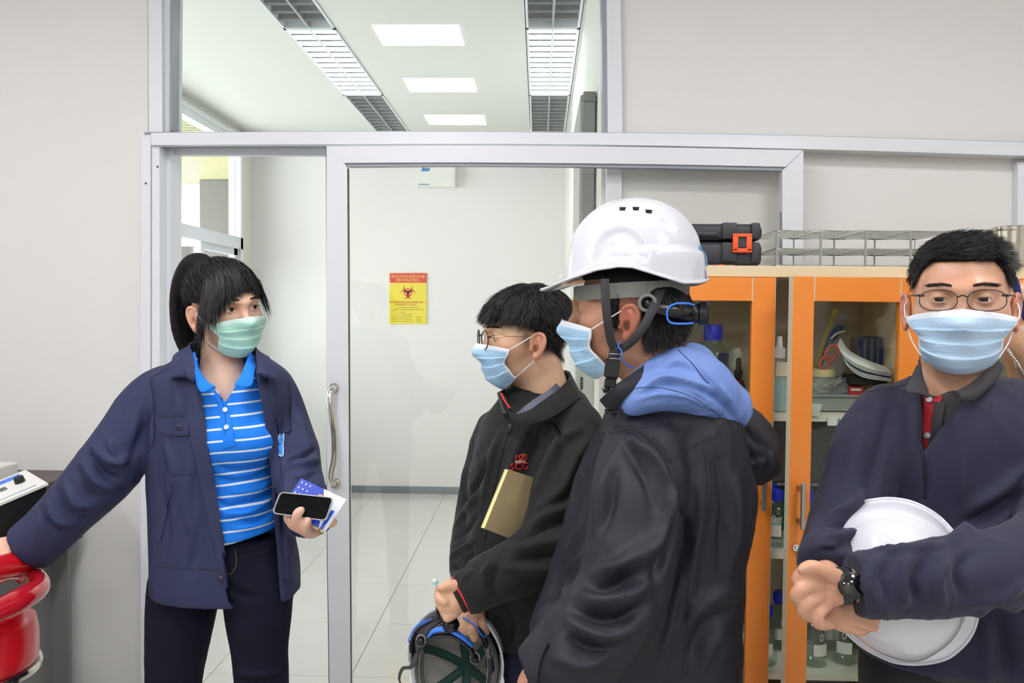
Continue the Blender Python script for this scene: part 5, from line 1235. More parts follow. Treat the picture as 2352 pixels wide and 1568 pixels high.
# hands
hA = hand([[(75, 1255, 1.93, 26), (45, 1258, 1.925, 24), (15, 1262, 1.92, 28), (-8, 1268, 1.91, 28)], [(-5, 1252, 1.93, 12), (-40, 1258, 1.90, 10), (-62, 1275, 1.88, 9)], [(-8, 1262, 1.91, 12), (-48, 1268, 1.88, 10), (-68, 1288, 1.86, 9)], [(-8, 1275, 1.90, 12), (-46, 1284, 1.87, 10), (-62, 1304, 1.85, 9)], [(0, 1285, 1.90, 11), (-34, 1298, 1.87, 9), (-46, 1314, 1.86, 8)], [(30, 1262, 1.90, 14), (12, 1280, 1.885, 11), (-8, 1296, 1.865, 10)]])
c = P(20, 1265, 1.91); V, Fc = nets(hA, c - .13, c + .13, .0026); parts1.append((V, Fc, None, np.full(len(V), .1)))
hB = hand([[(714, 1185, 1.745, 25), (716, 1205, 1.725, 26), (712, 1208, 1.715, 26)], [(690, 1212, 1.71, 13), (672, 1204, 1.685, 9.5), (668, 1192, 1.668, 8.5)], [(700, 1214, 1.70, 13), (684, 1210, 1.675, 10.5), (681, 1196, 1.655, 10), (683, 1180, 1.645, 9), (692, 1171, 1.642, 7.5)],
  [(712, 1218, 1.70, 13), (702, 1216, 1.672, 11), (702, 1204, 1.655, 10), (706, 1196, 1.650, 8)], [(700, 1200, 1.71, 12), (668, 1196, 1.69, 9), (660, 1188, 1.68, 8)], [(728, 1200, 1.72, 14), (750, 1200, 1.715, 11), (766, 1199, 1.712, 9)]])
c = P(708, 1200, 1.69); V, Fc = nets(hB, c - .10, c + .10, .0020); parts1.append((V, Fc, None, np.full(len(V), .12)))
inner1 = lambda p: jk1(p) + .022
V, Fc = nets(inner1, *bb1, .014); parts1.append((V, Fc, None, None))
leg1 = [[(424, 1340, 76, 1.99), (412, 1440, 68, 1.98), (399, 1568, 57, 1.98), (394, 1750, 46, 1.98), (390, 2130, 38, 1.98)], [(592, 1340, 74, 1.96), (594, 1420, 66, 1.95), (597, 1500, 55, 1.95), (602, 1580, 54, 1.95), (606, 1750, 46, 1.95), (608, 2150, 38, 1.95)]]
lf1 = legs(m1, leg1, 1.95, None, None); hip1 = s_loft(sec([(1225, 392, 640, .085), (1260, 372, 652, .092), (1320, 352, 668, .10), (1360, 350, 668, .095)], 1.97), 2.3)
cl = P(505, 1300, 1.97); lo1, hi1 = np.array([cl[0] - .3, cl[1] - .25, 0]), np.array([cl[0] + .32, cl[1] + .25, 1.06])
V, Fc = nets(lambda p: lf1(p) + .010, lo1, hi1, .014); parts1.append((V, Fc, None, None)); body_obj(m1, parts1, SK1)
DJ = mat('dark_indigo_jeans', (15, 18, 34), .85, spec=.2, bump=(900, .3), wrinkle=(10, .4))
cr1 = lambda p: np.maximum(smin(lf1(p), hip1(p), .02), .03 - p[:, 2])
s6 = Surf(cr1, lo1, hi1, .0065); s6.dd = 1.9; s6.fold([([(520, 1345), (500, 1362), (470, 1370)], .010, -.005), ([(530, 1350), (560, 1366), (590, 1368)], .010, -.005), ([(548, 1540), (580, 1552), (640, 1545)], .009, .005), ([(545, 1560), (590, 1568), (650, 1560)], .009, -.005)])
to = s6.obj('jeans', DJ, m1); s6.line('fly_stitch', [(540, 1262), (543, 1290), (536, 1312), (518, 1322)], .0008, mat('orange_thread', (120, 84, 40), .6), to, .0006); s6.line('waistband_seam', [(518, 1282), (560, 1276), (622, 1262)], .0010, mat('indigo_seam', (12, 13, 24), .7), to, .0004)
for ch in leg1: shoe(m1, P(ch[-1][0], ch[-1][1], ch[-1][3]), (.3, -1, 0), SHO_ if 'SHO_' in globals() else mat('dark_leather', (30, 28, 30), .4))
# phone, notebook and pencil in the left hand
r = empty('smartphone', P(695, 1162, 1.665), 'black smartphone in a clear bumper case held by the person with the ponytail', 'phone')
q = PP((643, 1130, 1.668), (767, 1143, 1.672), (749, 1196, 1.655), (625, 1178, 1.651))
n_ = np.cross(q[1] - q[0], q[3] - q[0]); n_ /= np.linalg.norm(n_); n_ *= 1 if n_[1] < 0 else -1; cc = sum(q) / 4
def rounded(q, k, rad=.12, n=5):
    c = sum(q) / 4; q = [c + (v - c) * k for v in q]; o = []
    for i in range(4):
        a, b, d = q[i - 1], q[i], q[(i + 1) % 4]; L_ = min(np.linalg.norm(a - b), np.linalg.norm(d - b)); p0 = b + (a - b) / np.linalg.norm(a - b) * L_ * rad * 1.6; p2 = b + (d - b) / np.linalg.norm(d - b) * L_ * rad * 1.6
        for t in np.linspace(0, 1, n): o.append(p0 * (1 - t) ** 2 + 2 * b * t * (1 - t) + p2 * t * t)
    return o
MB().prism([v - n_ * .008 for v in rounded(q, 1.0)], n_ * .0082).build('case', mat('clear_bumper', (150, 150, 160), .15, coat=.5), r); tubeo('case_rim', [v + n_ * .0006 for v in rounded(q, .99)], .0013, glass('bumper_edge', (220, 220, 228), 1.45, dirt=.35, rough=.1), r, 8, closed=True)
MB().prism(rounded([v + n_ * .0004 for v in q], .95), n_ * .0009).build('screen', mat('black_screen', (5, 7, 8), .06, spec=.25), r)
r = empty('blue_booklet', P(720, 1165, 1.70), 'blue and white booklet with a calendar-like cover held behind the phone', 'booklet')
q = PP((692, 1098, 1.715), (796, 1147, 1.715), (744, 1223, 1.69), (640, 1174, 1.69)); n_ = np.cross(q[1] - q[0], q[3] - q[0]); n_ /= np.linalg.norm(n_); n_ *= 1 if n_[1] < 0 else -1
CB = mat('cover_blue', (26, 70, 200), .25, coat=.4); MB().prism([v - n_ * .006 for v in q], n_ * .006).build('cover', CB, r)
B2 = lambda u, v, o=.0005: q[0] + (q[1] - q[0]) * u + (q[3] - q[0]) * v + n_ * o
MB().prism([B2(.50, .0), B2(1, 0), B2(1, 1), B2(.86, 1), B2(.72, .5)], n_ * .0002).build('white_panel', mat('cover_white', (226, 234, 244), .25, coat=.4), r)
MB().prism([B2(.48, .16, .0008), B2(.72, .16, .0008), B2(.72, .34, .0008), B2(.48, .34, .0008)], n_ * .0002).build('orange_patch', mat('cover_orange', (226, 166, 70), .4), r)
m = MB()
for i in range(5):
    for j in range(6):
        if i > 2 and j < 3: continue
        u, v = .05 + .09 * i, .06 + .15 * j; m.prism([B2(u, v, .0008), B2(u + .022, v, .0008), B2(u + .022, v + .05, .0008), B2(u, v + .05, .0008)], n_ * .0002)
o = m.build('date_marks', WP, r); o['kind'] = 'stuff'
MB().prism([B2(.86, .96, .0008), B2(.93, .96, .0008), B2(.93, .40, .0008), B2(.86, .40, .0008)], n_ * .0002).build('blue_margin', CB, r)
r = empty('pencil', P(725, 1212, 1.675), 'short pencil with a gold ferrule held against the booklet', 'pencil'); a, b = P(708, 1203, 1.682), P(743, 1221, 1.672); tubeo('barrel', [a, a + (b - a) * .72], .0028, mat('cream_paint', (224, 200, 150), .4), r, 8); tubeo('ferrule', [a + (b - a) * .72, a + (b - a) * .88], .003, GOLD_ if 'GOLD_' in globals() else mat('brass_ferrule', (212, 170, 60), .25, 1), r, 10); tubeo('eraser', [a + (b - a) * .88, b], .0028, WP, r, 8)
# ------------------------------------------------------------------ man in black fleece with round glasses
SK2 = skin_mat('light_tan_skin', (226, 184, 152))
d2 = 1.9
fwd2 = np.array([-.955, -.28, -.02])
h2 = Frame(P(1207, 771, d2), fwd2, (0.04, 0, 1), .955)
m2 = empty('person', (float(P(1250, 1000, 1.93)[0]), float(P(1250, 1000, 1.93)[1]), 0), 'person in black fleece jacket and round black glasses with a tan notebook under the arm', 'person')
hf2 = head_f(neck=((0, -.030, -.07), (0, -.062, -.20)), nr=(.056, .062), crown=.074)
V, Fc = nets(hf2, (-.10, -.14, -.21), (.10, .13, .13), .0019); V = newton(hf2, V, 1)
# shaved sides
def fade2(V):
    x, y, z = V.T; z = z + .006; side = np.clip((np.abs(x) - .045) / .02, 0, 1); reg = np.clip((z - (.012 - .0)) / .012, 0, 1) * np.clip((.045 - y) / .012, 0, 1)
    back = np.clip((-.02 - y) / .012, 0, 1) * np.clip((z + .052 + .3 * (y + .02)) / .02, 0, 1); burn = np.exp(-((y - .018) / .011) ** 2) * np.clip((z + .03) / .03, 0, 1) * (z < .03)
    ear = (np.abs(x) > .0765) & (z < .03)
    return np.where(ear, 0, np.clip(side * np.maximum(reg, burn * .8) + back, 0, 1) * .82)
bl = lambda V: np.clip(.5 * np.exp(-((np.abs(V[:, 0]) - .086) / .012) ** 2) + .25 * np.exp(-(((V[:, 1] - .07) / .03) ** 2 + ((V[:, 2] + .03) / .02) ** 2)), 0, .6)
head_part2 = (h2.w(V), Fc, fade2(V), bl(V)); HV2 = V
# hair: thick cap with a fringe
def reg2(p):
    x, y, z = p[:, 0], p[:, 1], p[:, 2]; ln = np.where(y > .02, .036 + .0 * y, .036 - (.02 - y) * .95); ln = np.where(y > .062, .052, ln); return ln - z
def cap2(p):
    t = .010 + .004 * np.clip(p[:, 1] / .08, 0, 1) + .006 * np.clip((p[:, 2] - .03) / .08, 0, 1); t = t * np.clip(.45 + (p[:, 2] + .03) / .08, .3, 1)
    return smax(hf2.base(p) - t, reg2(p), .012)
CV, CF = nets(cap2, (-.12, -.15, -.10), (.12, .15, .17), .004); hair2 = mk('hair', h2.w(CV), CF, HAIR, m2)
def comb2(p):
    x, y, z = p.T; d = np.stack([x * 3, .55 + y * 2.0, -.25 - .6 * np.clip(y / .08, 0, 1)], 1); bk = y < -.01; d[bk] = np.stack([x[bk] * 2, -.5 + 0 * y[bk], -1 + 0 * y[bk]], 1); sd = (np.abs(x) > .05) & (~bk); d[sd] = np.stack([x[sd] * 1.5, .35 + 0 * x[sd], -.9 + 0 * x[sd]], 1); return d
strands('hair_strands', h2, hf2.base, pick(CV, (CV[:, 2] > .050), 8000, 1), comb2, .034, HAIR2, hair2, lambda p: .012 + .007 * np.clip(p[:, 2] / .1, 0, 1), .0010, 8, .16, .15, .3, 5)
strands('hair_strands', h2, hf2.base, pick(CV, (CV[:, 2] < .06), 3800, 2), comb2, .013, HAIR2, hair2, .008, .0008, 5, .2, .2, .3, 6)
fr_roots = np.stack([rng.uniform(-.055, .06, 700), rng.uniform(.074, .094, 700), rng.uniform(.056, .076, 700)], 1)
strands('fringe', h2, hf2.base, fr_roots, lambda p: np.stack([p[:, 0] * 2 + .1, .15 + 0 * p[:, 0], -1 + 0 * p[:, 0]], 1), lambda p: .030 - .2 * np.abs(p[:, 0]), HAIR2, hair2, .011, .0011, 7, .12, .4, .4, 7)
eyes(h2, m2, (0, 0)); brows(h2, hf2, m2, 5, .9)
mk2 = mask_obj(h2, hf2, m2, MBLUE, WHM, 1.02, 1.0, -.014, -.128, earz=(.020, -.03), side_up=.034, top_dip=.008, label='pale blue pleated face mask', puff=.006)
# round glasses
BKG = mat('glossy_black_frame', (16, 16, 18), .15, coat=.5); GOLD = mat('gold_wire', (190, 160, 110), .2, 1)
gl = MB(); 
def lens_ring(fr, c, rx, rz, r, m, parent, nm='lens_rim', tilt=0.0, lens=True):
    pts = [c + np.array([rx * math.cos(t), -abs(rx * math.cos(t) + 0) * 0 - .12 * abs(c[0] + rx * math.cos(t)), rz * math.sin(t)]) for t in np.linspace(0, 2 * PI, 32, endpoint=False)]
    o = tubeo(nm, fr.w(pts), r * fr.s, m, parent, 8, closed=True)
    if lens: V = [c + [0, -.12 * abs(c[0]), 0]] + pts; mk('lens', fr.w(np.array(V)), [(0, 1 + i, 1 + (i + 1) % 32) for i in range(32)], glass('spectacle_lens', (246, 248, 250), 1.08), o)
    return o
g2 = empty('round_glasses', h2.w((0, .1, 0)), 'round black-rimmed glasses with gold arms on the face of the person in black fleece', 'glasses')
for s in (-1, 1):
    lens_ring(h2, np.array([s * .034, .112, -.006]), .0225, .0215, .0016, BKG, g2)
    tubeo('temple_arm', h2.w(crom([(s * .056, .102, .002), (s * .071, .07, .003), (s * .079, .02, .002), (s * .0815, -.004, .002)], 5)), .0009, GOLD, g2, 6)
    tubeo('arm_tip', h2.w(crom([(s * .0815, .012, .002), (s * .083, -.012, -.0), (s * .082, -.03, -.02)], 5)), .0016, BKG, g2, 6)
    tubeo('hinge', h2.w([(s * .0545, .106, .001), (s * .060, .098, .002)]), .0022, BKG, g2, 6)
tubeo('bridge', h2.w(crom([(-.012, .112, .002), (0, .116, .006), (.012, .112, .002)], 5)), .0014, BKG, g2, 6)
# fleece
FLC = mat('black_fleece', (17, 17, 20), .85, sheen=.06, bump=(900, .35), wrinkle=(9, .5, (1, 1, .5)))
tor2 = s_loft(sec([(862, 1185, 1300, .06, .02), (890, 1165, 1325, .08), (920, 1142, 1352, .11), (960, 1112, 1374, .13), (1015, 1094, 1392, .145), (1100, 1078, 1402, .15), (1200, 1076, 1402, .15), (1300, 1078, 1402, .15), (1380, 1096, 1400, .15), (1435, 1108, 1398, .15), (1452, 1112, 1396, .148)], 1.95), 2.4)
armR2 = limb([(1140, 985, 2.02, 46), (1108, 1100, 2.04, 42), (1084, 1222, 2.0, 38), (1076, 1290, 1.92, 36), (1078, 1372, 1.84, 30)])
armL2 = limb([(1325, 985, 1.86, 62), (1300, 1090, 1.81, 68), (1285, 1205, 1.77, 70), (1255, 1262, 1.74, 66), (1175, 1308, 1.71, 56), (1108, 1338, 1.70, 48), (1064, 1362, 1.69, 42)])
cutL2 = P(1052, 1368, 1.69); nrmL2 = (P(1052, 1368, 1.69) - P(1100, 1340, 1.70)); nrmL2 /= np.linalg.norm(nrmL2)
cutc = A(P(1057, 1366, 1.69)); cutn = A(nrmL2)
cutc2 = A(P(1078, 1372, 1.84)); 
def fle2(p):
    a = smax(armL2(p), (p - cutc) @ cutn, .006); b = armR2(p); return smin(smin(tor2(p), b, .015), a, .014)
bb2 = bbp([(1050, 1450, 1.62), (1410, 850, 2.12), (1060, 1510, 2.1), (1410, 1510, 1.9)], .05)
sw2 = Surf(fle2, *bb2, .0048)
sw2.fold([([(1330, 985), (1290, 1010), (1262, 1060), (1235, 1120)], .016, .009), ([(1360, 1000), (1320, 1060), (1290, 1130), (1240, 1165)], .018, .010), ([(1340, 1060), (1310, 1130), (1270, 1160)], .012, -.008),
  ([(1385, 1080), (1330, 1150), (1270, 1180), (1225, 1200)], .016, .010), ([(1380, 1120), (1320, 1185), (1250, 1210), (1205, 1235)], .013, -.011), ([(1390, 1180), (1320, 1230), (1240, 1250), (1180, 1262)], .016, .009), ([(1340, 1250), (1260, 1278), (1190, 1285)], .012, -.008),
  ([(1300, 1300), (1220, 1310), (1140, 1300)], .012, .006), ([(1130, 1290), (1110, 1320), (1115, 1350)], .009, .008), ([(1150, 1290), (1135, 1325), (1140, 1360)], .008, -.006), ([(1085, 1310), (1065, 1330), (1060, 1350)], .007, .005),
  ([(1220, 975), (1190, 1030), (1160, 1110), (1150, 1180)], .014, .007), ([(1250, 990), (1215, 1050), (1200, 1100)], .012, -.008), ([(1150, 990), (1130, 1050), (1110, 1140)], .012, .006), ([(1120, 1060), (1095, 1110), (1070, 1150)], .012, -.008), ([(1100, 1130), (1075, 1170), (1052, 1200)], .012, .006),
  ([(1095, 1190), (1070, 1220), (1045, 1240)], .009, -.007), ([(1090, 1240), (1065, 1262), (1040, 1275)], .010, .006), ([(1090, 1270), (1060, 1300), (1035, 1305)], .008, -.006), ([(1235, 940), (1260, 960), (1290, 1010), (1280, 1080)], .008, -.007),
  ([(1290, 1340), (1250, 1400), (1200, 1470)], .016, .007), ([(1160, 1400), (1180, 1440), (1175, 1490)], .012, -.006)]).noise(.0011, 26, 2)
fl2 = sw2.obj('fleece_jacket', FLC, m2)
ZIP = mat('black_zip', (44, 44, 48), .4, .5); REDT = mat('red_trim', (204, 36, 46), .6); WHT = mat('white_trim', (222, 222, 226), .6)
sw2.dd = 1.8
sw2.line('zip', [(1170, 962), (1162, 1000), (1150, 1050), (1138, 1110), (1125, 1170), (1113, 1240)], .0026, ZIP, fl2, .0005)
sw2.line('seam', [(1244, 948), (1232, 985), (1222, 1030)], .0007, ZIP, fl2, .0003); sw2.line('seam', [(1300, 940), (1262, 985), (1238, 1040), (1226, 1090)], .0008, ZIP, fl2, .0003)
# collar standing round the neck
ck = lambda x, y, d: P(x, y, d)
A_ = PP((1152, 905, 1.80), (1180, 950, 1.77), (1245, 925, 1.80), (1297, 880, 1.86), (1312, 862, 1.93), (1300, 850, 2.0), (1260, 852, 2.05))
B_ = PP((1168, 948, 1.79), (1190, 975, 1.76), (1262, 960, 1.78), (1322, 920, 1.84), (1335, 905, 1.93), (1320, 895, 2.02), (1280, 895, 2.06))
sheet('collar', A_, B_, .006, FLC, fl2, 7, 5, .004, (0, -1, 0))
A3 = PP((1152, 905, 1.80), (1148, 900, 1.86), (1165, 893, 1.95), (1200, 885, 2.02)); B3 = PP((1168, 948, 1.79), (1160, 945, 1.86), (1175, 930, 1.97), (1205, 915, 2.05)); sheet('collar', A3, B3, .006, FLC, fl2, 7, 4)
tubeo('collar_trim', crom(PP((1151, 903, 1.797), (1158, 918, 1.785), (1172, 938, 1.775)), 5), .0022, REDT, fl2, 6)
tubeo('zip_pull', PP((1173, 972, 1.755), (1170, 1000, 1.752)), .003, ZIP, fl2, 6)
SHG = mat('grey_shirt', (92, 94, 112), .8, bump=(600, .2))
sheet('shirt_collar', PP((1178, 955, 1.80), (1215, 925, 1.80), (1262, 893, 1.84), (1290, 868, 1.9)), PP((1184, 966, 1.79), (1222, 938, 1.79), (1268, 905, 1.83), (1296, 882, 1.9)), .003, SHG, m2, 6, 3)
# embroidered logo
lg = sw2.hit(1192, 1056); nrm_ = lg[1]; u_ = np.cross([0, 0, 1], nrm_); u_ /= np.linalg.norm(u_); v_ = np.cross(nrm_, u_)
if (P(1300, 1050, 1.8) - P(1200, 1050, 1.8)) @ u_ < 0: u_ = -u_; v_ = np.cross(nrm_, u_)
def onm(px, py): 
    h, n = sw2.hit(px, py); return h + n * .0022
Lm = Matrix(((*u_, 0), (*v_, 0), (*nrm_, 0), (0, 0, 0, 1))).transposed()
text('logo_hundred', '100', onm(1195, 1051), .021, REDT, fl2, Lm, .0012); text('logo_years', 'YEARS', onm(1194, 1060), .008, WHT, fl2, Lm, .001, sx=1.2); text('logo_letters', 'SCG', onm(1192, 1071), .022, REDT, fl2, Lm, .0012, sx=1.1)
tubeo('logo_swoosh', [onm(1182, 1062), onm(1192, 1057), onm(1204, 1045)], [.0006, .0013, .0006], mat('gold_thread', (214, 178, 40), .5), fl2, 6); tubeo('logo_swoosh', [onm(1189, 1047), onm(1198, 1043), onm(1205, 1042)], [.0006, .001, .0006], mat('gold_thread', (214, 178, 40), .5), fl2, 6)
# cuff stripes
ax = np.array(nrmL2); cc0 = P(1064, 1362, 1.69)
def ring(off, r, th, wd_, m, nm):
    c = cc0 + ax * off; k = np.cross(ax, [0, 0, 1]); k /= np.linalg.norm(k); l = np.cross(ax, k); V = [c + r * (k * math.cos(t) + l * math.sin(t)) for t in np.linspace(0, 2 * PI, 40, endpoint=False)]
    return tubeo(nm, V, wd_, m, fl2, 8, th, np.array([(v - c) / r for v in V]), True)
rr_ = 42 * 1.69 / F
ring(-.006, rr_ + .0030, .35, .0040, WHT, 'cuff_stripe'); ring(.004, rr_ + .0014, .5, .0040, REDT, 'cuff_stripe')
rib = s_cone(cc0 + ax * .004, cc0 + ax * .018, rr_ * .985, rr_ * .93); V, Fc = nets(rib, cc0 - .07, cc0 + .07, .004); k_ = None
rb = lambda p: np.maximum(np.maximum(rib(p), (p - A(cc0 + ax * .018)) @ A(ax)), -((p - A(cc0)) @ A(ax)) - .002); V, Fc = nets(rb, cc0 - .08, cc0 + .08, .003); mk('cuff_rib', V, Fc, FLC, fl2)
# hands
hL = hand([[(1085, 1352, 1.69, 26), (1055, 1370, 1.685, 26), (1040, 1378, 1.68, 28), (1030, 1385, 1.68, 24)], [(1045, 1360, 1.68, 22), (1025, 1356, 1.675, 17), (1012, 1350, 1.67, 10)],
  [(1030, 1358, 1.68, 13), (1013, 1357, 1.67, 10.5), (1009, 1372, 1.66, 9.5), (1022, 1382, 1.655, 9)], [(1030, 1375, 1.68, 13), (1014, 1376, 1.67, 10.5), (1014, 1392, 1.665, 9.5), (1030, 1398, 1.665, 9)],
  [(1035, 1392, 1.68, 13), (1022, 1398, 1.675, 10), (1024, 1409, 1.67, 9), (1040, 1412, 1.67, 8.5)], [(1050, 1398, 1.68, 14), (1036, 1412, 1.67, 9), (1026, 1420, 1.665, 8)], [(1050, 1345, 1.67, 13), (1028, 1344, 1.66, 10), (1012, 1348, 1.655, 8.5)]])
hR = hand([[(1078, 1350, 1.86, 24), (1080, 1390, 1.83, 27), (1084, 1410, 1.80, 30)], [(1070, 1415, 1.79, 14), (1070, 1436, 1.775, 10.5), (1066, 1452, 1.775, 9)], [(1084, 1420, 1.79, 14), (1086, 1444, 1.77, 11), (1090, 1464, 1.77, 9.5)],
  [(1098, 1412, 1.80, 13), (1106, 1434, 1.785, 10), (1117, 1452, 1.785, 8)], [(1062, 1408, 1.80, 13), (1052, 1426, 1.785, 10), (1050, 1440, 1.785, 9)], [(1060, 1398, 1.80, 13), (1046, 1408, 1.79, 9.5), (1040, 1424, 1.785, 8.5)]])
parts = [head_part2]
c = P(1035, 1380, 1.68); V, Fc = nets(hL, c - .085, c + .085, .0022); parts.append((V, Fc, None, np.full(len(V), .12)))
c = P(1082, 1410, 1.8); V, Fc = nets(hR, c - .1, c + .1, .0024); parts.append((V, Fc, None, np.full(len(V), .15)))
inner = lambda p: fle2(p) + .022
V, Fc = nets(inner, *bb2, .014)
leg2 = [[(1185, 1500, 72, 1.93), (1180, 1800, 58, 1.95), (1185, 2180, 44, 1.98)], [(1320, 1500, 76, 2.0), (1325, 1800, 60, 2.05), (1330, 2150, 46, 2.08)]]
V2, F2 = nets(lambda p: legs(m2, leg2, 1.93, None, None)(p) + .012, P(1000, 2230, 2.0), P(1480, 1440, 2.3) + [0, 0, .0], .016)
parts += [(V, Fc, None, None), (V2, F2, None, None)]
body2 = body_obj(m2, parts, SK2)
JN = mat('navy_jeans', (26, 28, 56), .85, bump=(700, .3), wrinkle=(8, .4))
lf = legs(m2, leg2, 1.93, None, None); c0 = P(1250, 1500, 1.95)
hip2 = s_loft(sec([(1440, 1120, 1390, .13), (1490, 1112, 1392, .135), (1560, 1110, 1396, .13), (1600, 1114, 1392, .1)], 1.95), 2.3)
tf = lambda p: np.maximum(smin(lf(p), hip2(p), .03), .03 - p[:, 2]); V, Fc = nets(tf, np.array([c0[0] - .32, c0[1] - .3, 0]), np.array([c0[0] + .32, c0[1] + .35, .95]), .009)
mk('trousers', relax(V, Fc), Fc, JN, m2)
SHO = mat('dark_leather', (30, 28, 30), .4)
for ch in leg2: a = P(ch[-1][0], ch[-1][1], ch[-1][3]); shoe(m2, a, (-.8, -.6, 0), SHO)
# notebook, pen
NBK = mat('tan_kraft_cover', (180, 162, 124), .7, bump=(300, .1), var=(30, (170, 150, 112)))
r = empty('notebook', P(1168, 1155, 1.80), 'tan kraft notebook tucked under the arm of the person in black fleece', 'notebook')
q = PP((1168, 1077.5, 1.745), (1236, 1100, 1.80), (1200, 1247, 1.775), (1113, 1213, 1.70)); n_ = np.cross(q[1] - q[0], q[3] - q[0]); n_ /= np.linalg.norm(n_); n_ *= 1 if n_[1] > 0 else -1
MB().prism(q, n_ * .0015).build('front_cover', NBK, r)
q2 = [q[0] + n_ * .0016 + (q[2] - q[0]) * .008, q[1] + n_ * .0016 + (q[3] - q[1]) * .008, q[2] + n_ * .0016, q[3] + n_ * .0016]
MB().prism(q2, n_ * .009).build('pages', mat('page_block', (226, 218, 150), .7), r); MB().prism([v + n_ * .011 for v in q], n_ * .0015).build('back_cover', NBK, r)
r = empty('ballpoint_pen', P(1005, 1340, 1.66), 'pale blue pen sticking out of the fist of the person in black fleece', 'pen')
a, b = P(996, 1331, 1.655), P(1045, 1388, 1.68); dv = (b - a) / np.linalg.norm(b - a)
tubeo('barrel', [a + dv * .006, b], .0042, mat('pale_blue_plastic', (110, 184, 214), .25, coat=.4), r, 10); tubeo('cap', [a, a + dv * .002, a + dv * .007], [.0028, .0042, .0042], WP, r, 10)
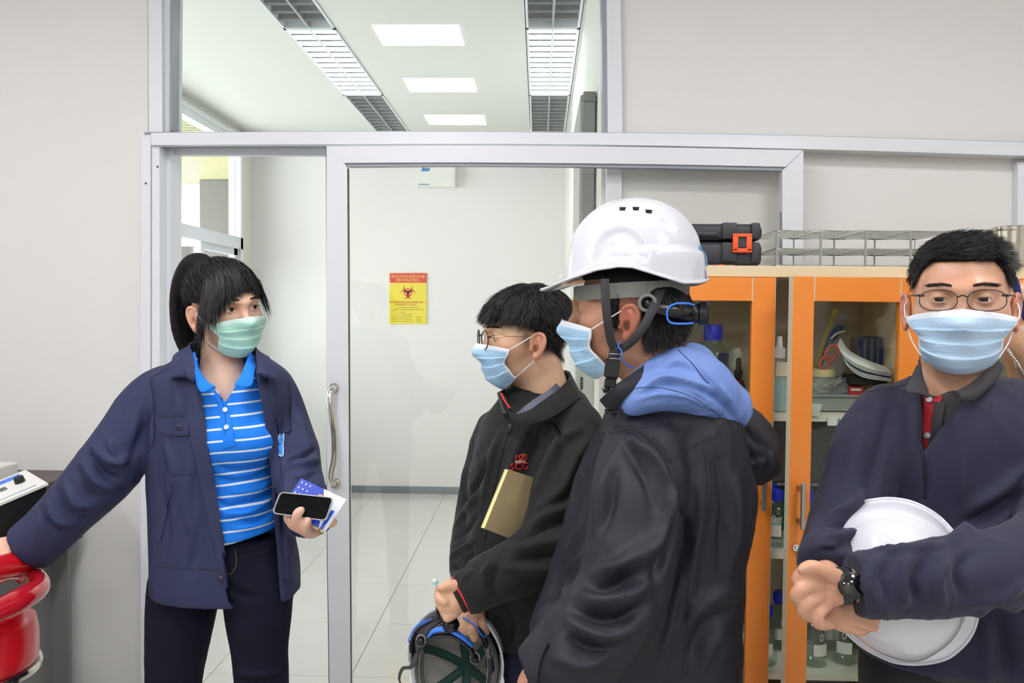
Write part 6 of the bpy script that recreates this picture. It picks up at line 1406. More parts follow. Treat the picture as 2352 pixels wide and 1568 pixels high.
# ------------------------------------------------------------------ helmets
HW = mat('white_helmet_shell', (208, 209, 218), .16, coat=.6, spec=.5); HGR = mat('grey_helmet_band', (120, 120, 116), .5); WEB = mat('dark_webbing', (52, 50, 54), .8, bump=(1500, .3)); HBL = mat('bright_blue_plastic', (60, 130, 250), .35); HBK = mat('black_knob_plastic', (18, 18, 20), .3)
GRN = mat('dark_green_webbing', (20, 56, 52), .8, bump=(1500, .3))
def helmet(root, fr, strap_fn=None, vents=True):
    """helmet-local: x right, y forward, z up, origin at the head centre; real size in metres"""
    nt_, nr = 96, 40; V = []
    th = np.linspace(0, 2 * PI, nt_, endpoint=False)
    def rim(t):   # lower edge height
        c = math.cos(t); s = abs(math.sin(t))
        return np.interp(math.degrees(abs(math.atan2(math.sin(t), math.cos(t)))), [0, 25, 45, 65, 90, 112, 130, 150, 180], [.044, .046, .056, .066, .064, .050, .040, .042, .052])
    def base(t, q):
        """q 0 apex..1 rim"""
        zr = rim(t); apex = .187; ph = q * PI / 2
        rr = math.sin(ph) ** .90; zz = math.cos(ph) ** .92
        fy = .122 if math.cos(t) > 0 else .122; fx = .106
        x = math.sin(t) * fx * rr; y = math.cos(t) * fy * rr - .006
        z = .052 + (apex - .052) * zz
        if q > .9: z = z * (1 - (q - .9) / .1) + zr * (q - .9) / .1
        return np.array([x, y, z])
    for i in range(nr + 1):
        q = i / nr
        for t in th: 
            b = base(t, max(q, .001)); d = math.degrees(abs(math.atan2(math.sin(t), math.cos(t))))
            n = np.array([b[0], b[1], (b[2] - .05) * .8]); n /= np.linalg.norm(n) + 1e-9
            # central ridge
            k = math.exp(-(b[0] / .026) ** 2) * np.clip((b[2] - .09) / .03, 0, 1); b = b + n * .004 * k
            # rear and side rain band
            band = np.clip((q - .80) / .03, 0, 1) * np.clip((d - 60) / 50, 0, 1); b = b + np.array([math.sin(t), math.cos(t), 0]) * .007 * band
            # arched side panel, pressed in
            a = (b[1] - .016) / .045; hh = (b[2] - .070) / .060
            if abs(a) < 1.25 and 0 < hh < 1.3 and abs(b[0]) > .04:
                e = np.clip((1 - a * a - max(hh, 0) ** 2.4) * 6, 0, 1) * np.clip((hh - .02) * 14, 0, 1); b = b - n * .006 * e
            V.append(b)
    # peak at the front
    V = np.array(V); rimi = nr * nt_; ext = []
    pk = 5
    for k in range(1, pk + 1):
        for t in th:
            d = math.degrees(abs(math.atan2(math.sin(t), math.cos(t)))); w = np.clip((78 - d) / 60, 0, 1) ** .7; wb = np.clip((d - 70) / 50, 0, 1)
            b = V[rimi + int(round(t / (2 * PI) * nt_)) % nt_].copy(); u = k / pk
            out = np.array([math.sin(t) * .8, math.cos(t), 0]); b = b + out * (.044 * w * u + .002 * u) + np.array([0, 0, -1]) * (.020 * w * u ** .8 + .003 * u)
            ext.append(b)
    V = np.vstack([V, ext]); R_ = nr + pk; Fc = []
    for i in range(R_):
        for j in range(nt_): Fc.append((i * nt_ + j, i * nt_ + (j + 1) % nt_, (i + 1) * nt_ + (j + 1) % nt_, (i + 1) * nt_ + j))
    o = mk('shell', fr.w(V), np.array(Fc), HW, root)
    md = o.modifiers.new('thickness', 'SOLIDIFY'); md.thickness = .0028; md.offset = -1
    tubeo('shell_lip', fr.w(V[-nt_:]), .0024, HW, o, 8, closed=True)
    bp = MB().tube([(a, b, c) for a, b, c in V[rimi::][:nt_] * np.array([.97, .97, 1]) - np.array([0, 0, .001])], .0012, 4, closed=True); bp.bm.free()
    def on(x, y, up=.0):   # point on shell by side position (y forward, z) on side sx
        pass
    from mathutils.bvhtree import BVHTree as BT
    bv = BT.FromPolygons([tuple(v) for v in V.tolist()], [tuple(f) for f in Fc]); 
    def cast(y, z, s=1, x0=.3):
        h = bv.ray_cast(Vector((s * x0, y, z)), Vector((-s, 0, 0))); return (np.array(h[0]), np.array(h[1]) * (1 if h[1][0] * s > 0 else -1)) if h[0] else (np.array([0, y, z]), np.array([s, 0, 0.]))
    if vents:
        for s in (-1, 1):
            for y, z in ((.015, .163), (-.008, .163), (-.030, .158)):
                pts = [cast(y + a, z + b, s) for a, b in ((.006, .004), (-.006, .0035), (-.0045, -.003), (.0045, -.0025))]
                MB().prism([fr.w(p_ + n_ * .0008) for p_, n_ in pts], fr.d(pts[0][1]) * -.003).build('vent', HBK, o)
            pts = [cast(y, z, s) for y, z in ((-.050, .150), (-.064, .142), (-.083, .124), (-.064, .134), (-.051, .143))]
            MB().prism([fr.w(p_ + n_ * .0006) for p_, n_ in pts], fr.d(pts[0][1]) * -.002).build('vent_groove', mat('pale_grey_recess', (190, 192, 204), .4), o)
    return o, cast, V
def suspension(root, fr, knob=True, inner=False):
    """grey headband, cradle straps and blue-edged ratchet behind"""
    pts = []
    for t in np.linspace(0, 2 * PI, 48, endpoint=False): pts.append([.083 * math.sin(t), .102 * math.cos(t) - .004, .046 - .006 * math.cos(t)])
    V = []
    for p_ in pts:
        for z, o_ in ((.013, 0), (-.013, 0), (-.013, -.002), (.013, -.002)): V.append([p_[0] * (1 + o_ * 10), p_[1] * (1 + o_ * 10), p_[2] + z])
    n = len(pts); Fc = [(i * 4 + k, i * 4 + (k + 1) % 4, ((i + 1) % n) * 4 + (k + 1) % 4, ((i + 1) % n) * 4 + k) for i in range(n) for k in range(4)]
    hb = mk('headband', fr.w(np.array(V)), Fc, HGR, root, False)
    if knob:
        for s in (-1, 1):
            a = crom([(s * .089, -.030, .026), (s * .088, -.060, .014), (s * .070, -.090, .008), (s * .03, -.108, .006), (0, -.110, .006)], 6)
            tubeo('ratchet_arm', fr.w(a), .0115, HBK, root, 6, .22, np.array([fr.d(v) for v in (a * [1, 1, 0])]))
            tubeo('pivot_ring', fr.w([(s * .0925, -.034 + .013 * math.cos(t), .024 + .013 * math.sin(t)) for t in np.linspace(0, 2 * PI, 20, endpoint=False)]), .0032, HGR, root, 6, closed=True)
            b = crom([(s * .080, -.082, .024), (s * .088, -.070, .018), (s * .089, -.066, .006), (s * .086, -.072, -.008), (s * .070, -.095, -.010), (s * .045, -.110, -.009)], 6); tubeo('blue_edge', fr.w(b), .0018, HBL, root, 6)
            b = crom([(s * .080, -.082, .024), (s * .066, -.100, .024), (s * .040, -.112, .022)], 6); tubeo('blue_edge', fr.w(b), .0018, HBL, root, 6)
        MB().lathe([(0, 0), (.020, 0), (.021, .004), (.019, .010), (.019, .013), (.0225, .015), (.0225, .028), (.019, .031), (0, .031)], 24, (0, 0, 0), Matrix(((*fr.R[0], 0), (*fr.R[1], 0), (*fr.R[2], 0), (0, 0, 0, 1))).to_4x4() @ Matrix.Rotation(PI / 2, 4, 'X') if False else Matrix.Translation(fr.w((0, -.108, .008)).tolist()) @ Matrix([[*map(float, fr.R[i]), 0] for i in range(3)] + [[0, 0, 0, 1]]) @ Matrix.Rotation(PI / 2, 4, 'X')).build('ratchet_knob', HBK, root, True, .5)
    return hb
# ------------------------------------------------------------------ man with the white helmet, seen from behind the left side
SK3 = skin_mat('brown_skin', (184, 134, 106), red=(180, 80, 60))
d3 = 1.5
h3 = Frame(P(1441, 713, d3), (-.985, .14, 0.0), (0.0, 0, 1), .985)
c0 = P(1500, 1200, 1.58); m3 = empty('person', (float(c0[0]), float(c0[1]), 0), 'person in black hooded jacket with blue lining and white safety helmet, seen from behind', 'person')
hf3 = head_f(neck=((0, -.030, -.06), (0, -.056, -.15)), nr=(.055, .052), back=.086)
V, Fc = nets(hf3, (-.10, -.16, -.21), (.10, .13, .13), .0019); V = newton(hf3, V, 1)
head_part3 = (h3.w(V), Fc, np.clip((-.022 - V[:, 1]) / .012, 0, 1) * np.clip((V[:, 2] + .085) / .02, 0, 1) * (np.abs(V[:, 0]) < .0765) * .85, np.clip(.55 * np.exp(-((np.abs(V[:, 0]) - .086) / .012) ** 2), 0, .5))
def reg3(p):
    y, z = p[:, 1], p[:, 2]; ln = np.where(y > .025, .055, .010); ln = np.where(y < .012, np.where(y > -.028, .032, -.055 - .35 * (y + .028)), ln); ln = np.where((y > .012) & (y < .040), -.032, ln); return ln - z
cap3 = lambda p: smax(smax(hf3.base(p) - (.008 + .012 * np.clip((-.03 - p[:, 1]) / .05, 0, 1) * np.clip((.06 - p[:, 2]) / .04, 0, 1)), reg3(p), .008), p[:, 2] - .10, .01)
CV, CF = nets(cap3, (-.12, -.16, -.12), (.12, .13, .12), .004); hair3 = mk('hair', h3.w(CV), CF, HAIR, m3)
def comb3(p): x, y, z = p.T; return np.stack([x * 2, np.where(y < 0, -.35, -.1), -1 + 0 * x], 1)
strands('hair_strands', h3, hf3.base, pick(CV, (CV[:, 1] < -.03) & (CV[:, 2] < .030), 4200, 1), comb3, .026, HAIR2, hair3, lambda p: .008 + .008 * np.clip((.04 - p[:, 2]) / .06, 0, 1), .0010, 8, .16, .1, .3, 8)
strands('hair_strands', h3, hf3.base, pick(CV, (CV[:, 1] > .012) & (CV[:, 1] < .036) & (CV[:, 2] < .03), 700, 2), lambda p: np.tile([0, -.12, -1.0], (len(p), 1)), .011, HAIR2, hair3, .005, .0008, 5, .12, .1, .3, 9)
eyes(h3, m3)
mk3 = mask_obj(h3, hf3, m3, MBLUE, WHM, 1.02, 1.12, -.016, -.128, earz=(.018, -.03), seed=4, side_up=.026, top_dip=.012, puff=.004, label='pale blue pleated face mask hanging loosely')
# helmet
hr = empty('safety_helmet', h3.w((0, 0, .10)), 'white vented safety helmet worn on the head of the person in the hooded jacket', 'helmet', 'white safety helmets')
hfr = Frame(h3.w((0, -.004, .012)), h3.d((0, 1, .015)), h3.d((0, -.015, 1)), 1.0)
hs, cast3, HV = helmet(hr, hfr); suspension(hr, Frame(h3.w((0, -.002, -.012)), h3.d((0, 1, 0)), h3.d((0, 0, 1)), 1.02))
lfs = -1
def side(y, z, off=.001): p_, n_ = cast3(y, z, lfs); return hfr.w(p_ + n_ * off)
# stickers
def dome_patch(name, y, z, w_, hh, m, x0=None):
    V = []; 
    for i in range(7):
        for j in range(7):
            a = (i / 6 - .5) * w_; b = (j / 6 - .5) * hh; ph = math.radians(180); 
            r_ = bvh_back(hfr, HV, a, z + b); V.append(r_)
    return mk(name, V, [(i * 7 + j, i * 7 + j + 1, i * 7 + j + 8, i * 7 + j + 7) for i in range(6) for j in range(6)], m, hs)
_bt = BVHTree.FromPolygons([tuple(v) for v in HV.tolist()], [(i * 96 + j, i * 96 + (j + 1) % 96, (i + 1) * 96 + (j + 1) % 96, (i + 1) * 96 + j) for i in range(45) for j in range(96)])
def bvh_back(fr, HV, x, z):
    h = _bt.ray_cast(Vector((x, -.4, z)), Vector((0, 1, 0))); p_ = np.array(h[0]) if h[0] else np.array([x, -.12, z]); return fr.w(p_ + np.array([0, -.0012, 0]))
dome_patch('blue_sticker', 0, .088, .055, .034, mat('sticker_sky_blue', (80, 170, 226), .3)); dome_patch('white_sticker', 0, .054, .060, .017, mat('sticker_pale', (196, 198, 222), .3))
q_ = [side(-.1085, .053 + a, .0018) for a in (.006,)]
# chin straps
def strap(pts, wd, m, nm, parent, fr=h3):
    a = crom([p_[:3] for p_ in pts], 6); N_ = [np.array([-1.0, .0, 0])] * len(a)
    W = []
    T = np.gradient(a, axis=0); 
    L_, R_ = [], []
    for i in range(len(a)):
        s_ = np.cross(T[i], [-1, 0, 0]); s_ /= np.linalg.norm(s_) + 1e-9; L_.append(a[i] - s_ * wd / 2); R_.append(a[i] + s_ * wd / 2)
    V = np.array(L_ + R_ + [v + np.array([.0014, 0, 0]) for v in L_] + [v + np.array([.0014, 0, 0]) for v in R_]); n = len(a); Fc = []
    for i in range(n - 1): Fc += [(i, i + 1, n + i + 1, n + i), (2 * n + i + 1, 2 * n + i, 3 * n + i, 3 * n + i + 1), (i, 2 * n + i, 2 * n + i + 1, i + 1), (n + i + 1, 3 * n + i + 1, 3 * n + i, n + i)]
    return mk(nm, fr.w(V), Fc, m, parent)
lp = lambda x, y, dd=1.42: h3.l(P(x, y, dd))
strap([lp(1389, 640, 1.39), lp(1391, 690, 1.385), lp(1396, 740, 1.39), lp(1405, 788, 1.41), lp(1418, 802, 1.42)], .0150, WEB, 'chin_strap', hr)
strap([lp(1520, 660, 1.42), lp(1497, 715, 1.385), lp(1468, 765, 1.385), lp(1440, 793, 1.41), lp(1420, 802, 1.42)], .0150, WEB, 'chin_strap', hr)
strap([lp(1414, 795, 1.415), lp(1409, 830, 1.42), lp(1405, 870, 1.43)], .020, WEB, 'strap_join', hr)
bk = Frame(P(1405, 850, 1.415), (-.1, -1, 0), (.10, 0, 1), 1.0)
MB().box((-.0125, -.004, -.013), (.0125, .004, .020), .002, Matrix([[*map(float, bk.R[i]), float(bk.c[i])] for i in range(3)] + [[0, 0, 0, 1]])).build('buckle', HBK, hr)
MB().box((-.010, -.0035, -.030), (.010, .0035, -.014), .002, Matrix([[*map(float, bk.R[i]), float(bk.c[i])] for i in range(3)] + [[0, 0, 0, 1]])).build('buckle', HBK, hr)
strap([lp(1400, 874, 1.42), lp(1394, 890, 1.42), lp(1384, 897, 1.42)], .012, HBK, 'strap_tail', hr)
for y in (812, 823): tubeo('stitch', PP((1400, y, 1.412), (1424, y + 1, 1.412)), .0006, WHT, hr, 4)
tubeo('earring_cord', crom(PP((1424, 782, 1.42), (1420, 795, 1.41), (1428, 806, 1.41), (1426, 818, 1.41), (1434, 832, 1.42), (1446, 842, 1.43), (1458, 844, 1.44)), 5), .0013, HBL, hr, 6)
# jacket
JK = mat('charcoal_shell_fabric', (32, 33, 42), .62, spec=.35, bump=(700, .25), wrinkle=(13, .9, (1, 1, .4))); JB = mat('periwinkle_lining', (112, 142, 208), .62, bump=(600, .2), wrinkle=(14, .6, (1, 1, .6)))
D3 = 1.62
tor3 = s_loft(sec([(905, 1420, 1600, .10), (940, 1410, 1650, .14), (985, 1400, 1688, .165), (1060, 1372, 1712, .18), (1150, 1345, 1722, .18), (1280, 1312, 1700, .175), (1400, 1280, 1692, .175), (1500, 1262, 1694, .175), (1580, 1240, 1696, .18), (1640, 1232, 1700, .18), (1700, 1230, 1700, .18)], D3), 2.5)
armL3 = limb([(1480, 1035, 1.47, 86), (1462, 1150, 1.43, 88), (1448, 1270, 1.40, 84), (1420, 1380, 1.37, 84), (1368, 1452, 1.34, 86), (1300, 1508, 1.33, 72), (1235, 1545, 1.33, 48)], .03)
yoke3 = limb([(1440, 985, 1.52, 48), (1500, 958, 1.52, 52), (1560, 950, 1.54, 54), (1620, 975, 1.58, 58)], .05)
armR3 = limb([(1420, 1000, 1.72, 40), (1372, 1120, 1.69, 44), (1335, 1260, 1.66, 42), (1300, 1370, 1.66, 42), (1262, 1460, 1.6, 42)], .03)
cA, cN = A(P(1222, 1555, 1.33)), A((P(1222, 1555, 1.33) - P(1300, 1508, 1.33)) / np.linalg.norm(P(1222, 1555, 1.33) - P(1300, 1508, 1.33)))
def jk3(p): return smin(smin(smin(tor3(p), yoke3(p), .05), armR3(p), .03), smax(armL3(p), (p - cA) @ cN, .006), .018)
bb3 = bbp([(1180, 1720, 1.33), (1740, 880, 1.85), (1200, 1700, 1.85), (1740, 1700, 1.5)], .06)
sw3 = Surf(jk3, *bb3, .0048)
sw3.fold([([(1410, 990), (1450, 985), (1500, 1020), (1530, 1060), (1548, 1110)], .010, -.006), ([(1450, 1010), (1500, 1050), (1528, 1110), (1535, 1180)], .014, .010), ([(1440, 1030), (1475, 1090), (1500, 1160)], .014, -.007),
  ([(1420, 1040), (1385, 1120), (1365, 1200)], .016, .008), ([(1410, 1090), (1400, 1160), (1380, 1220)], .014, -.007), ([(1540, 1130), (1520, 1210), (1480, 1290), (1450, 1330)], .016, .010), ([(1550, 1170), (1535, 1260), (1500, 1330)], .012, -.012),
  ([(1500, 1240), (1440, 1290), (1380, 1310)], .016, .011), ([(1495, 1290), (1440, 1330), (1380, 1345), (1345, 1335)], .014, -.012), ([(1490, 1340), (1440, 1372), (1385, 1385), (1330, 1370)], .016, .012), ([(1480, 1390), (1430, 1420), (1370, 1420), (1320, 1400)], .013, -.012),
  ([(1460, 1440), (1400, 1460), (1350, 1450), (1310, 1425)], .016, .011), ([(1430, 1480), (1370, 1495), (1310, 1470)], .013, -.010), ([(1340, 1270), (1310, 1320), (1300, 1370)], .014, .008), ([(1400, 1500), (1340, 1525), (1280, 1510)], .013, .008),
  ([(1600, 1060), (1610, 1180), (1590, 1300), (1580, 1420)], .012, .005), ([(1650, 1060), (1660, 1180), (1650, 1300)], .016, -.007), ([(1690, 1110), (1690, 1220), (1670, 1320)], .016, .008), ([(1560, 1120), (1570, 1220), (1545, 1340), (1530, 1450)], .014, -.008),
  ([(1680, 1350), (1620, 1380), (1570, 1440)], .018, .009), ([(1690, 1400), (1630, 1430), (1580, 1500)], .016, -.009), ([(1660, 1450), (1620, 1500), (1600, 1560)], .018, .008), ([(1350, 1150), (1330, 1230), (1300, 1290)], .013, .007), ([(1560, 1330), (1540, 1420), (1520, 1520)], .012, .006)], 1.0).noise(.0013, 24, 5)
jk = sw3.obj('hooded_jacket', JK, m3); sw3.dd = 1.5
STC = mat('seam_thread', (30, 29, 33), .6)
sw3.line('shoulder_seam', [(1402, 995), (1440, 985), (1470, 992), (1505, 1022), (1528, 1052), (1540, 1090)], .0010, STC, jk, .0004); sw3.line('armhole_stitch', [(1410, 982), (1445, 975), (1480, 985), (1518, 1018), (1540, 1060)], .0008, STC, jk, .0006)
sw3.line('yoke_seam', [(1540, 1062), (1570, 1040), (1610, 1018), (1655, 1000)], .0009, STC, jk, .0004); sw3.line('yoke_stitch', [(1540, 1056), (1570, 1034), (1610, 1012), (1655, 994)], .0008, STC, jk, .0006)
for dx in (0, 9): sw3.line('back_seam', [(1615 + dx, 1022), (1626 + dx, 1100), (1622 + dx, 1180), (1605 + dx, 1280), (1590 + dx, 1380), (1575 + dx, 1470), (1570 + dx, 1560)], .0011, STC, jk, .0004)
# cuff of the pocketed sleeve
sw3.strip('cuff_band', [(1262, 1478), (1244, 1520), (1236, 1568), (1240, 1600)], [(1222, 1486), (1212, 1522), (1204, 1568), (1206, 1600)], JK, jk, .001, .004)
# hood: blue lining facing us, charcoal outside bunching behind
hd_out = s_un([limb([(1560, 930, 1.60, 30), (1620, 960, 1.60, 46), (1680, 1010, 1.60, 50), (1720, 1050, 1.61, 44), (1742, 1062, 1.62, 30)], .03), limb([(1700, 985, 1.66, 50), (1740, 1030, 1.66, 34), (1757, 1045, 1.66, 18)], .03), limb([(1600, 930, 1.72, 60), (1670, 980, 1.70, 60)], .03), limb([(1480, 918, 1.66, 38), (1560, 900, 1.70, 60)], .03)], .03)
s4 = Surf(hd_out, *bbp([(1440, 1130, 1.5), (1790, 820, 1.85)], .06), .005); s4.dd = 1.6
s4.fold([([(1560, 950), (1620, 1000), (1680, 1050), (1710, 1080)], .012, -.010), ([(1640, 960), (1690, 1000), (1740, 1040)], .012, .008), ([(1700, 960), (1735, 1000), (1765, 1035)], .010, -.009), ([(1690, 1080), (1720, 1065), (1760, 1060)], .010, .007), ([(1650, 985), (1700, 1030), (1745, 1075)], .008, -.007)]).noise(.0012, 30, 9)
ho = s4.obj('hood', JK, jk)
bl_f = s_un([limb([(1445, 922, 1.44, 18), (1480, 898, 1.445, 28), (1540, 885, 1.455, 36), (1600, 900, 1.48, 36), (1650, 930, 1.52, 30), (1690, 955, 1.57, 22)], .03), limb([(1500, 872, 1.45, 24), (1545, 848, 1.47, 34), (1600, 870, 1.49, 44), (1655, 915, 1.53, 34)], .03), limb([(1590, 812, 1.58, 14), (1588, 845, 1.54, 36), (1620, 885, 1.60, 46), (1665, 925, 1.60, 34), (1695, 945, 1.62, 20)], .03), limb([(1520, 870, 1.50, 34), (1570, 850, 1.54, 38)], .03)], .028)
s5 = Surf(bl_f, *bbp([(1420, 1000, 1.42), (1730, 780, 1.72)], .05), .0042); s5.dd = 1.55
s5.fold([([(1470, 893), (1520, 865), (1570, 872), (1640, 895)], .008, .006), ([(1480, 905), (1530, 880), (1590, 888), (1650, 915)], .007, -.006), ([(1530, 848), (1560, 838), (1590, 852)], .010, -.006), ([(1600, 830), (1630, 870), (1680, 920)], .009, .005), ([(1460, 920), (1500, 905), (1570, 908), (1640, 940)], .006, .004), ([(1640, 905), (1670, 935), (1690, 965)], .008, -.006), ([(1560, 880), (1600, 895), (1630, 925)], .008, .004)]).noise(.0009, 40, 4)
bo = s5.obj('hood_lining', JB, jk)
s5.line('lining_seam', [(1558, 804), (1590, 835), (1615, 868), (1628, 880)], .0009, mat('dark_blue_thread', (40, 52, 100), .6), bo, .0004)
s5.line('hem_stitch', [(1418, 905), (1470, 890), (1530, 893), (1590, 912), (1640, 945), (1680, 985)], .0007, mat('dark_blue_thread', (40, 52, 100), .6), bo, .0004)
# inner black collar running along the neck
sheet('inner_collar', PP((1585, 788, 1.56), (1535, 805, 1.48), (1490, 836, 1.445), (1445, 868, 1.425), (1410, 890, 1.42), (1380, 916, 1.44)), PP((1598, 808, 1.56), (1550, 826, 1.475), (1502, 858, 1.437), (1462, 886, 1.42), (1434, 912, 1.418), (1412, 955, 1.445)), .006, JK, jk, 7, 5, .004, (0, -1, 0))
tg = P(1440, 928, 1.435); tubeo('cord_toggle', PP((1427, 922, 1.436), (1437, 928, 1.432), (1455, 935, 1.436)), [.004, .0045, .004], CH, jk, 12)
tubeo('hood_cord', crom(PP((1462, 905, 1.44), (1460, 918, 1.435), (1445, 932, 1.43), (1425, 942, 1.43), (1402, 948, 1.43), (1391, 943, 1.43), (1396, 937, 1.43), (1415, 939, 1.43), (1436, 943, 1.43)), 5), .0017, HBK, jk, 6)
parts = [head_part3]; V, Fc = nets(lambda p: jk3(p) + .026, *bb3, .015); parts.append((V, Fc, None, None))
leg3 = [[(1400, 1640, 90, 1.66), (1385, 2000, 68, 1.68), (1380, 2420, 52, 1.70)], [(1560, 1640, 92, 1.6), (1560, 2000, 70, 1.62), (1560, 2480, 52, 1.62)]]
lf3 = legs(m3, leg3, 1.6, None, None); cL = P(1480, 1600, 1.62); hip3 = s_loft(sec([(1600, 1275, 1690, .165), (1660, 1270, 1692, .165), (1760, 1290, 1680, .15)], D3), 2.3)
lo_, hi_ = np.array([cL[0] - .36, cL[1] - .3, 0]), np.array([cL[0] + .36, cL[1] + .35, .92])
V, Fc = nets(lambda p: lf3(p) + .012, lo_, hi_, .016); parts.append((V, Fc, None, None))
hP = hand([[(1262, 1530, 1.34, 26), (1225, 1560, 1.34, 30), (1215, 1590, 1.35, 28)], [(1215, 1590, 1.35, 14), (1208, 1640, 1.36, 10)], [(1228, 1595, 1.35, 14), (1224, 1650, 1.36, 10)], [(1240, 1590, 1.35, 14), (1240, 1645, 1.36, 10)], [(1250, 1580, 1.35, 13), (1254, 1630, 1.36, 9)], [(1215, 1565, 1.35, 14), (1196, 1600, 1.36, 10)]]); c = P(1230, 1590, 1.35); V, Fc = nets(hP, c - .1, c + .1, .003); parts.append((V, Fc, None, None))
body_obj(m3, parts, SK3)
tf = lambda p: np.maximum(smin(lf3(p), hip3(p), .03), .03 - p[:, 2]); V, Fc = nets(tf, lo_, hi_, .01); mk('trousers', relax(V, Fc), Fc, mat('dark_blue_denim', (34, 38, 66), .85, bump=(700, .3)), m3)
for ch in leg3: shoe(m3, P(ch[-1][0], ch[-1][1], ch[-1][3]), (-1, .1, 0), SHO)
# ------------------------------------------------------------------ man in the navy sweater facing the camera
SK4 = skin_mat('warm_tan_skin', (206, 160, 132), red=(206, 104, 84)); d4 = 1.45
hc4 = P(2205, 688, d4 + .04); tocam = cen - hc4; tocam[2] = 0; tocam /= np.linalg.norm(tocam); an = .03; f4_ = np.array([tocam[0] * math.cos(an) - tocam[1] * math.sin(an), tocam[0] * math.sin(an) + tocam[1] * math.cos(an), -.02])
h4 = Frame(hc4, f4_, (.0, 0, 1), 1.06)
c0 = P(2210, 1200, 1.52); m4 = empty('person', (float(c0[0]), float(c0[1]), 0), 'person in navy sweater and thin glasses facing the camera, a white helmet under the arm', 'person')
hf4 = head_f(neck=((0, -.022, -.07), (0, -.045, -.20)), nr=(.056, .064), eye_open=.0036, jaw=1.03, crown=.069)
V, Fc = nets(hf4, (-.10, -.14, -.21), (.10, .13, .13), .0019); V = newton(hf4, V, 1)
def fade4(V):
    x, y, z = V.T; s_ = np.clip((np.abs(x) - .058) / .010, 0, 1) * np.clip((.052 - y) / .012, 0, 1) * np.clip((z - .012) / .02, 0, 1) * (~((np.abs(x) > .0765) & (z < .03))); return np.clip(s_ + np.clip((-.02 - y) / .02, 0, 1) * np.clip((z + .05) / .02, 0, 1), 0, 1) * .72
parts4 = [(h4.w(V), Fc, fade4(V), np.clip(.5 * np.exp(-((np.abs(V[:, 0]) - .086) / .012) ** 2) + .18 * np.exp(-((V[:, 2] - .03) / .02) ** 2), 0, .5))]
def reg4(p): x, y, z = p.T; ax_ = np.abs(x); ln = .061 - .055 * np.clip((ax_ - .045) / .03, 0, 1) ** 1.5; ln = np.where(y < .03, .036 - .5 * np.clip(.0 - y, 0, .09), ln); return ln - z
cap4 = lambda p: smax(hf4.base(p) - (.004 + .007 * np.clip((p[:, 2] - .05) / .04, 0, 1)), reg4(p), .010)
CV, CF = nets(cap4, (-.12, -.15, -.10), (.12, .15, .17), .004); hair4 = mk('hair', h4.w(CV), CF, HAIR, m4)
strands('hair_strands', h4, hf4.base, pick(CV, CV[:, 2] > .05, 4200, 1), lambda p: np.stack([-.8 + p[:, 0] * 4, -.1 + .5 * (p[:, 1] > .05), .25 - 1.2 * np.clip((.09 - p[:, 2]) / .05, 0, 1) * (p[:, 1] < .05)], 1), .015, HAIR2, hair4, .008, .0008, 6, .10, 0, .3, 15)
strands('hair_strands', h4, hf4.base, pick(CV, CV[:, 2] < .06, 2000, 3), lambda p: np.stack([p[:, 0] * 3, -.2 + 0 * p[:, 0], -1 + 0 * p[:, 0]], 1), .009, HAIR2, hair4, .006, .0007, 4, .2, 0, .3, 16)
eyes(h4, m4, (.1, 0)); brows(h4, hf4, m4, 9, .7)
mask_obj(h4, hf4, m4, mat('light_blue_nonwoven', (184, 212, 238), .65, bump=(900, .15), wrinkle=(50, .25, (1, 1, 4))), WHM, 1.0, .98, -.014, -.122, earz=(.012, -.03), seed=11, side_up=.026, top_dip=.010, puff=.007, label='light blue pleated face mask')
g4 = empty('thin_glasses', h4.w((0, .1, 0)), 'thin dark metal glasses on the face of the person in the navy sweater', 'glasses'); DM = mat('dark_metal_frame', (50, 46, 46), .3, .8)
for s in (-1, 1):
    c = np.array([s * .034, .112, -.001]); pts = [c + np.array([.027 * np.sign(math.cos(t)) * abs(math.cos(t)) ** .8, -.10 * abs(c[0] + .027 * math.cos(t)), .0165 * np.sign(math.sin(t)) * abs(math.sin(t)) ** .8]) for t in np.linspace(0, 2 * PI, 32, endpoint=False)]
    o = tubeo('lens_rim', h4.w(pts), .0008, DM, g4, 6, closed=True); mk('lens', h4.w(np.array([c] + pts)), [(0, 1 + i, 1 + (i + 1) % 32) for i in range(32)], glass('spectacle_lens', (246, 248, 250), 1.08), o)
    tubeo('temple_arm', h4.w(crom([(s * .061, .105, .006), (s * .072, .075, .007), (s * .079, .02, .006), (s * .0815, -.006, .004)], 5)), .0011, DM, g4, 6)
    tubeo('hinge', h4.w([(s * .055, .108, .007), (s * .065, .098, .007)]), .0022, BKG, g4, 6)
tubeo('bridge', h4.w(crom([(-.0075, .114, .004), (0, .118, .007), (.0075, .114, .004)], 5)), .0011, DM, g4, 6)
NS = mat('navy_knit', (30, 31, 56), .85, bump=(1000, .4), sheen=.08, wrinkle=(9, .4, (1, 1, .6))); DG = mat('dark_grey_polo', (56, 54, 58), .8, bump=(800, .3))
tor4 = s_loft(sec([(866, 2120, 2330, .07), (890, 2060, 2390, .10), (930, 1990, 2452, .125), (1000, 1962, 2480, .14), (1150, 1952, 2486, .145), (1300, 1958, 2480, .145), (1430, 1966, 2470, .14), (1480, 1972, 2468, .138), (1495, 1975, 2466, .136)], 1.55), 2.4)
tor4b = s_loft(sec([(1380, 2215, 2466, .13), (1450, 2205, 2470, .142), (1600, 2195, 2475, .146), (1640, 2198, 2470, .14)], 1.55), 2.4)
aR4 = limb([(2040, 950, 1.54, 66), (1995, 1040, 1.50, 68), (1966, 1130, 1.47, 62), (1938, 1200, 1.43, 58), (1910, 1262, 1.38, 48), (1896, 1312, 1.33, 46)], .03)
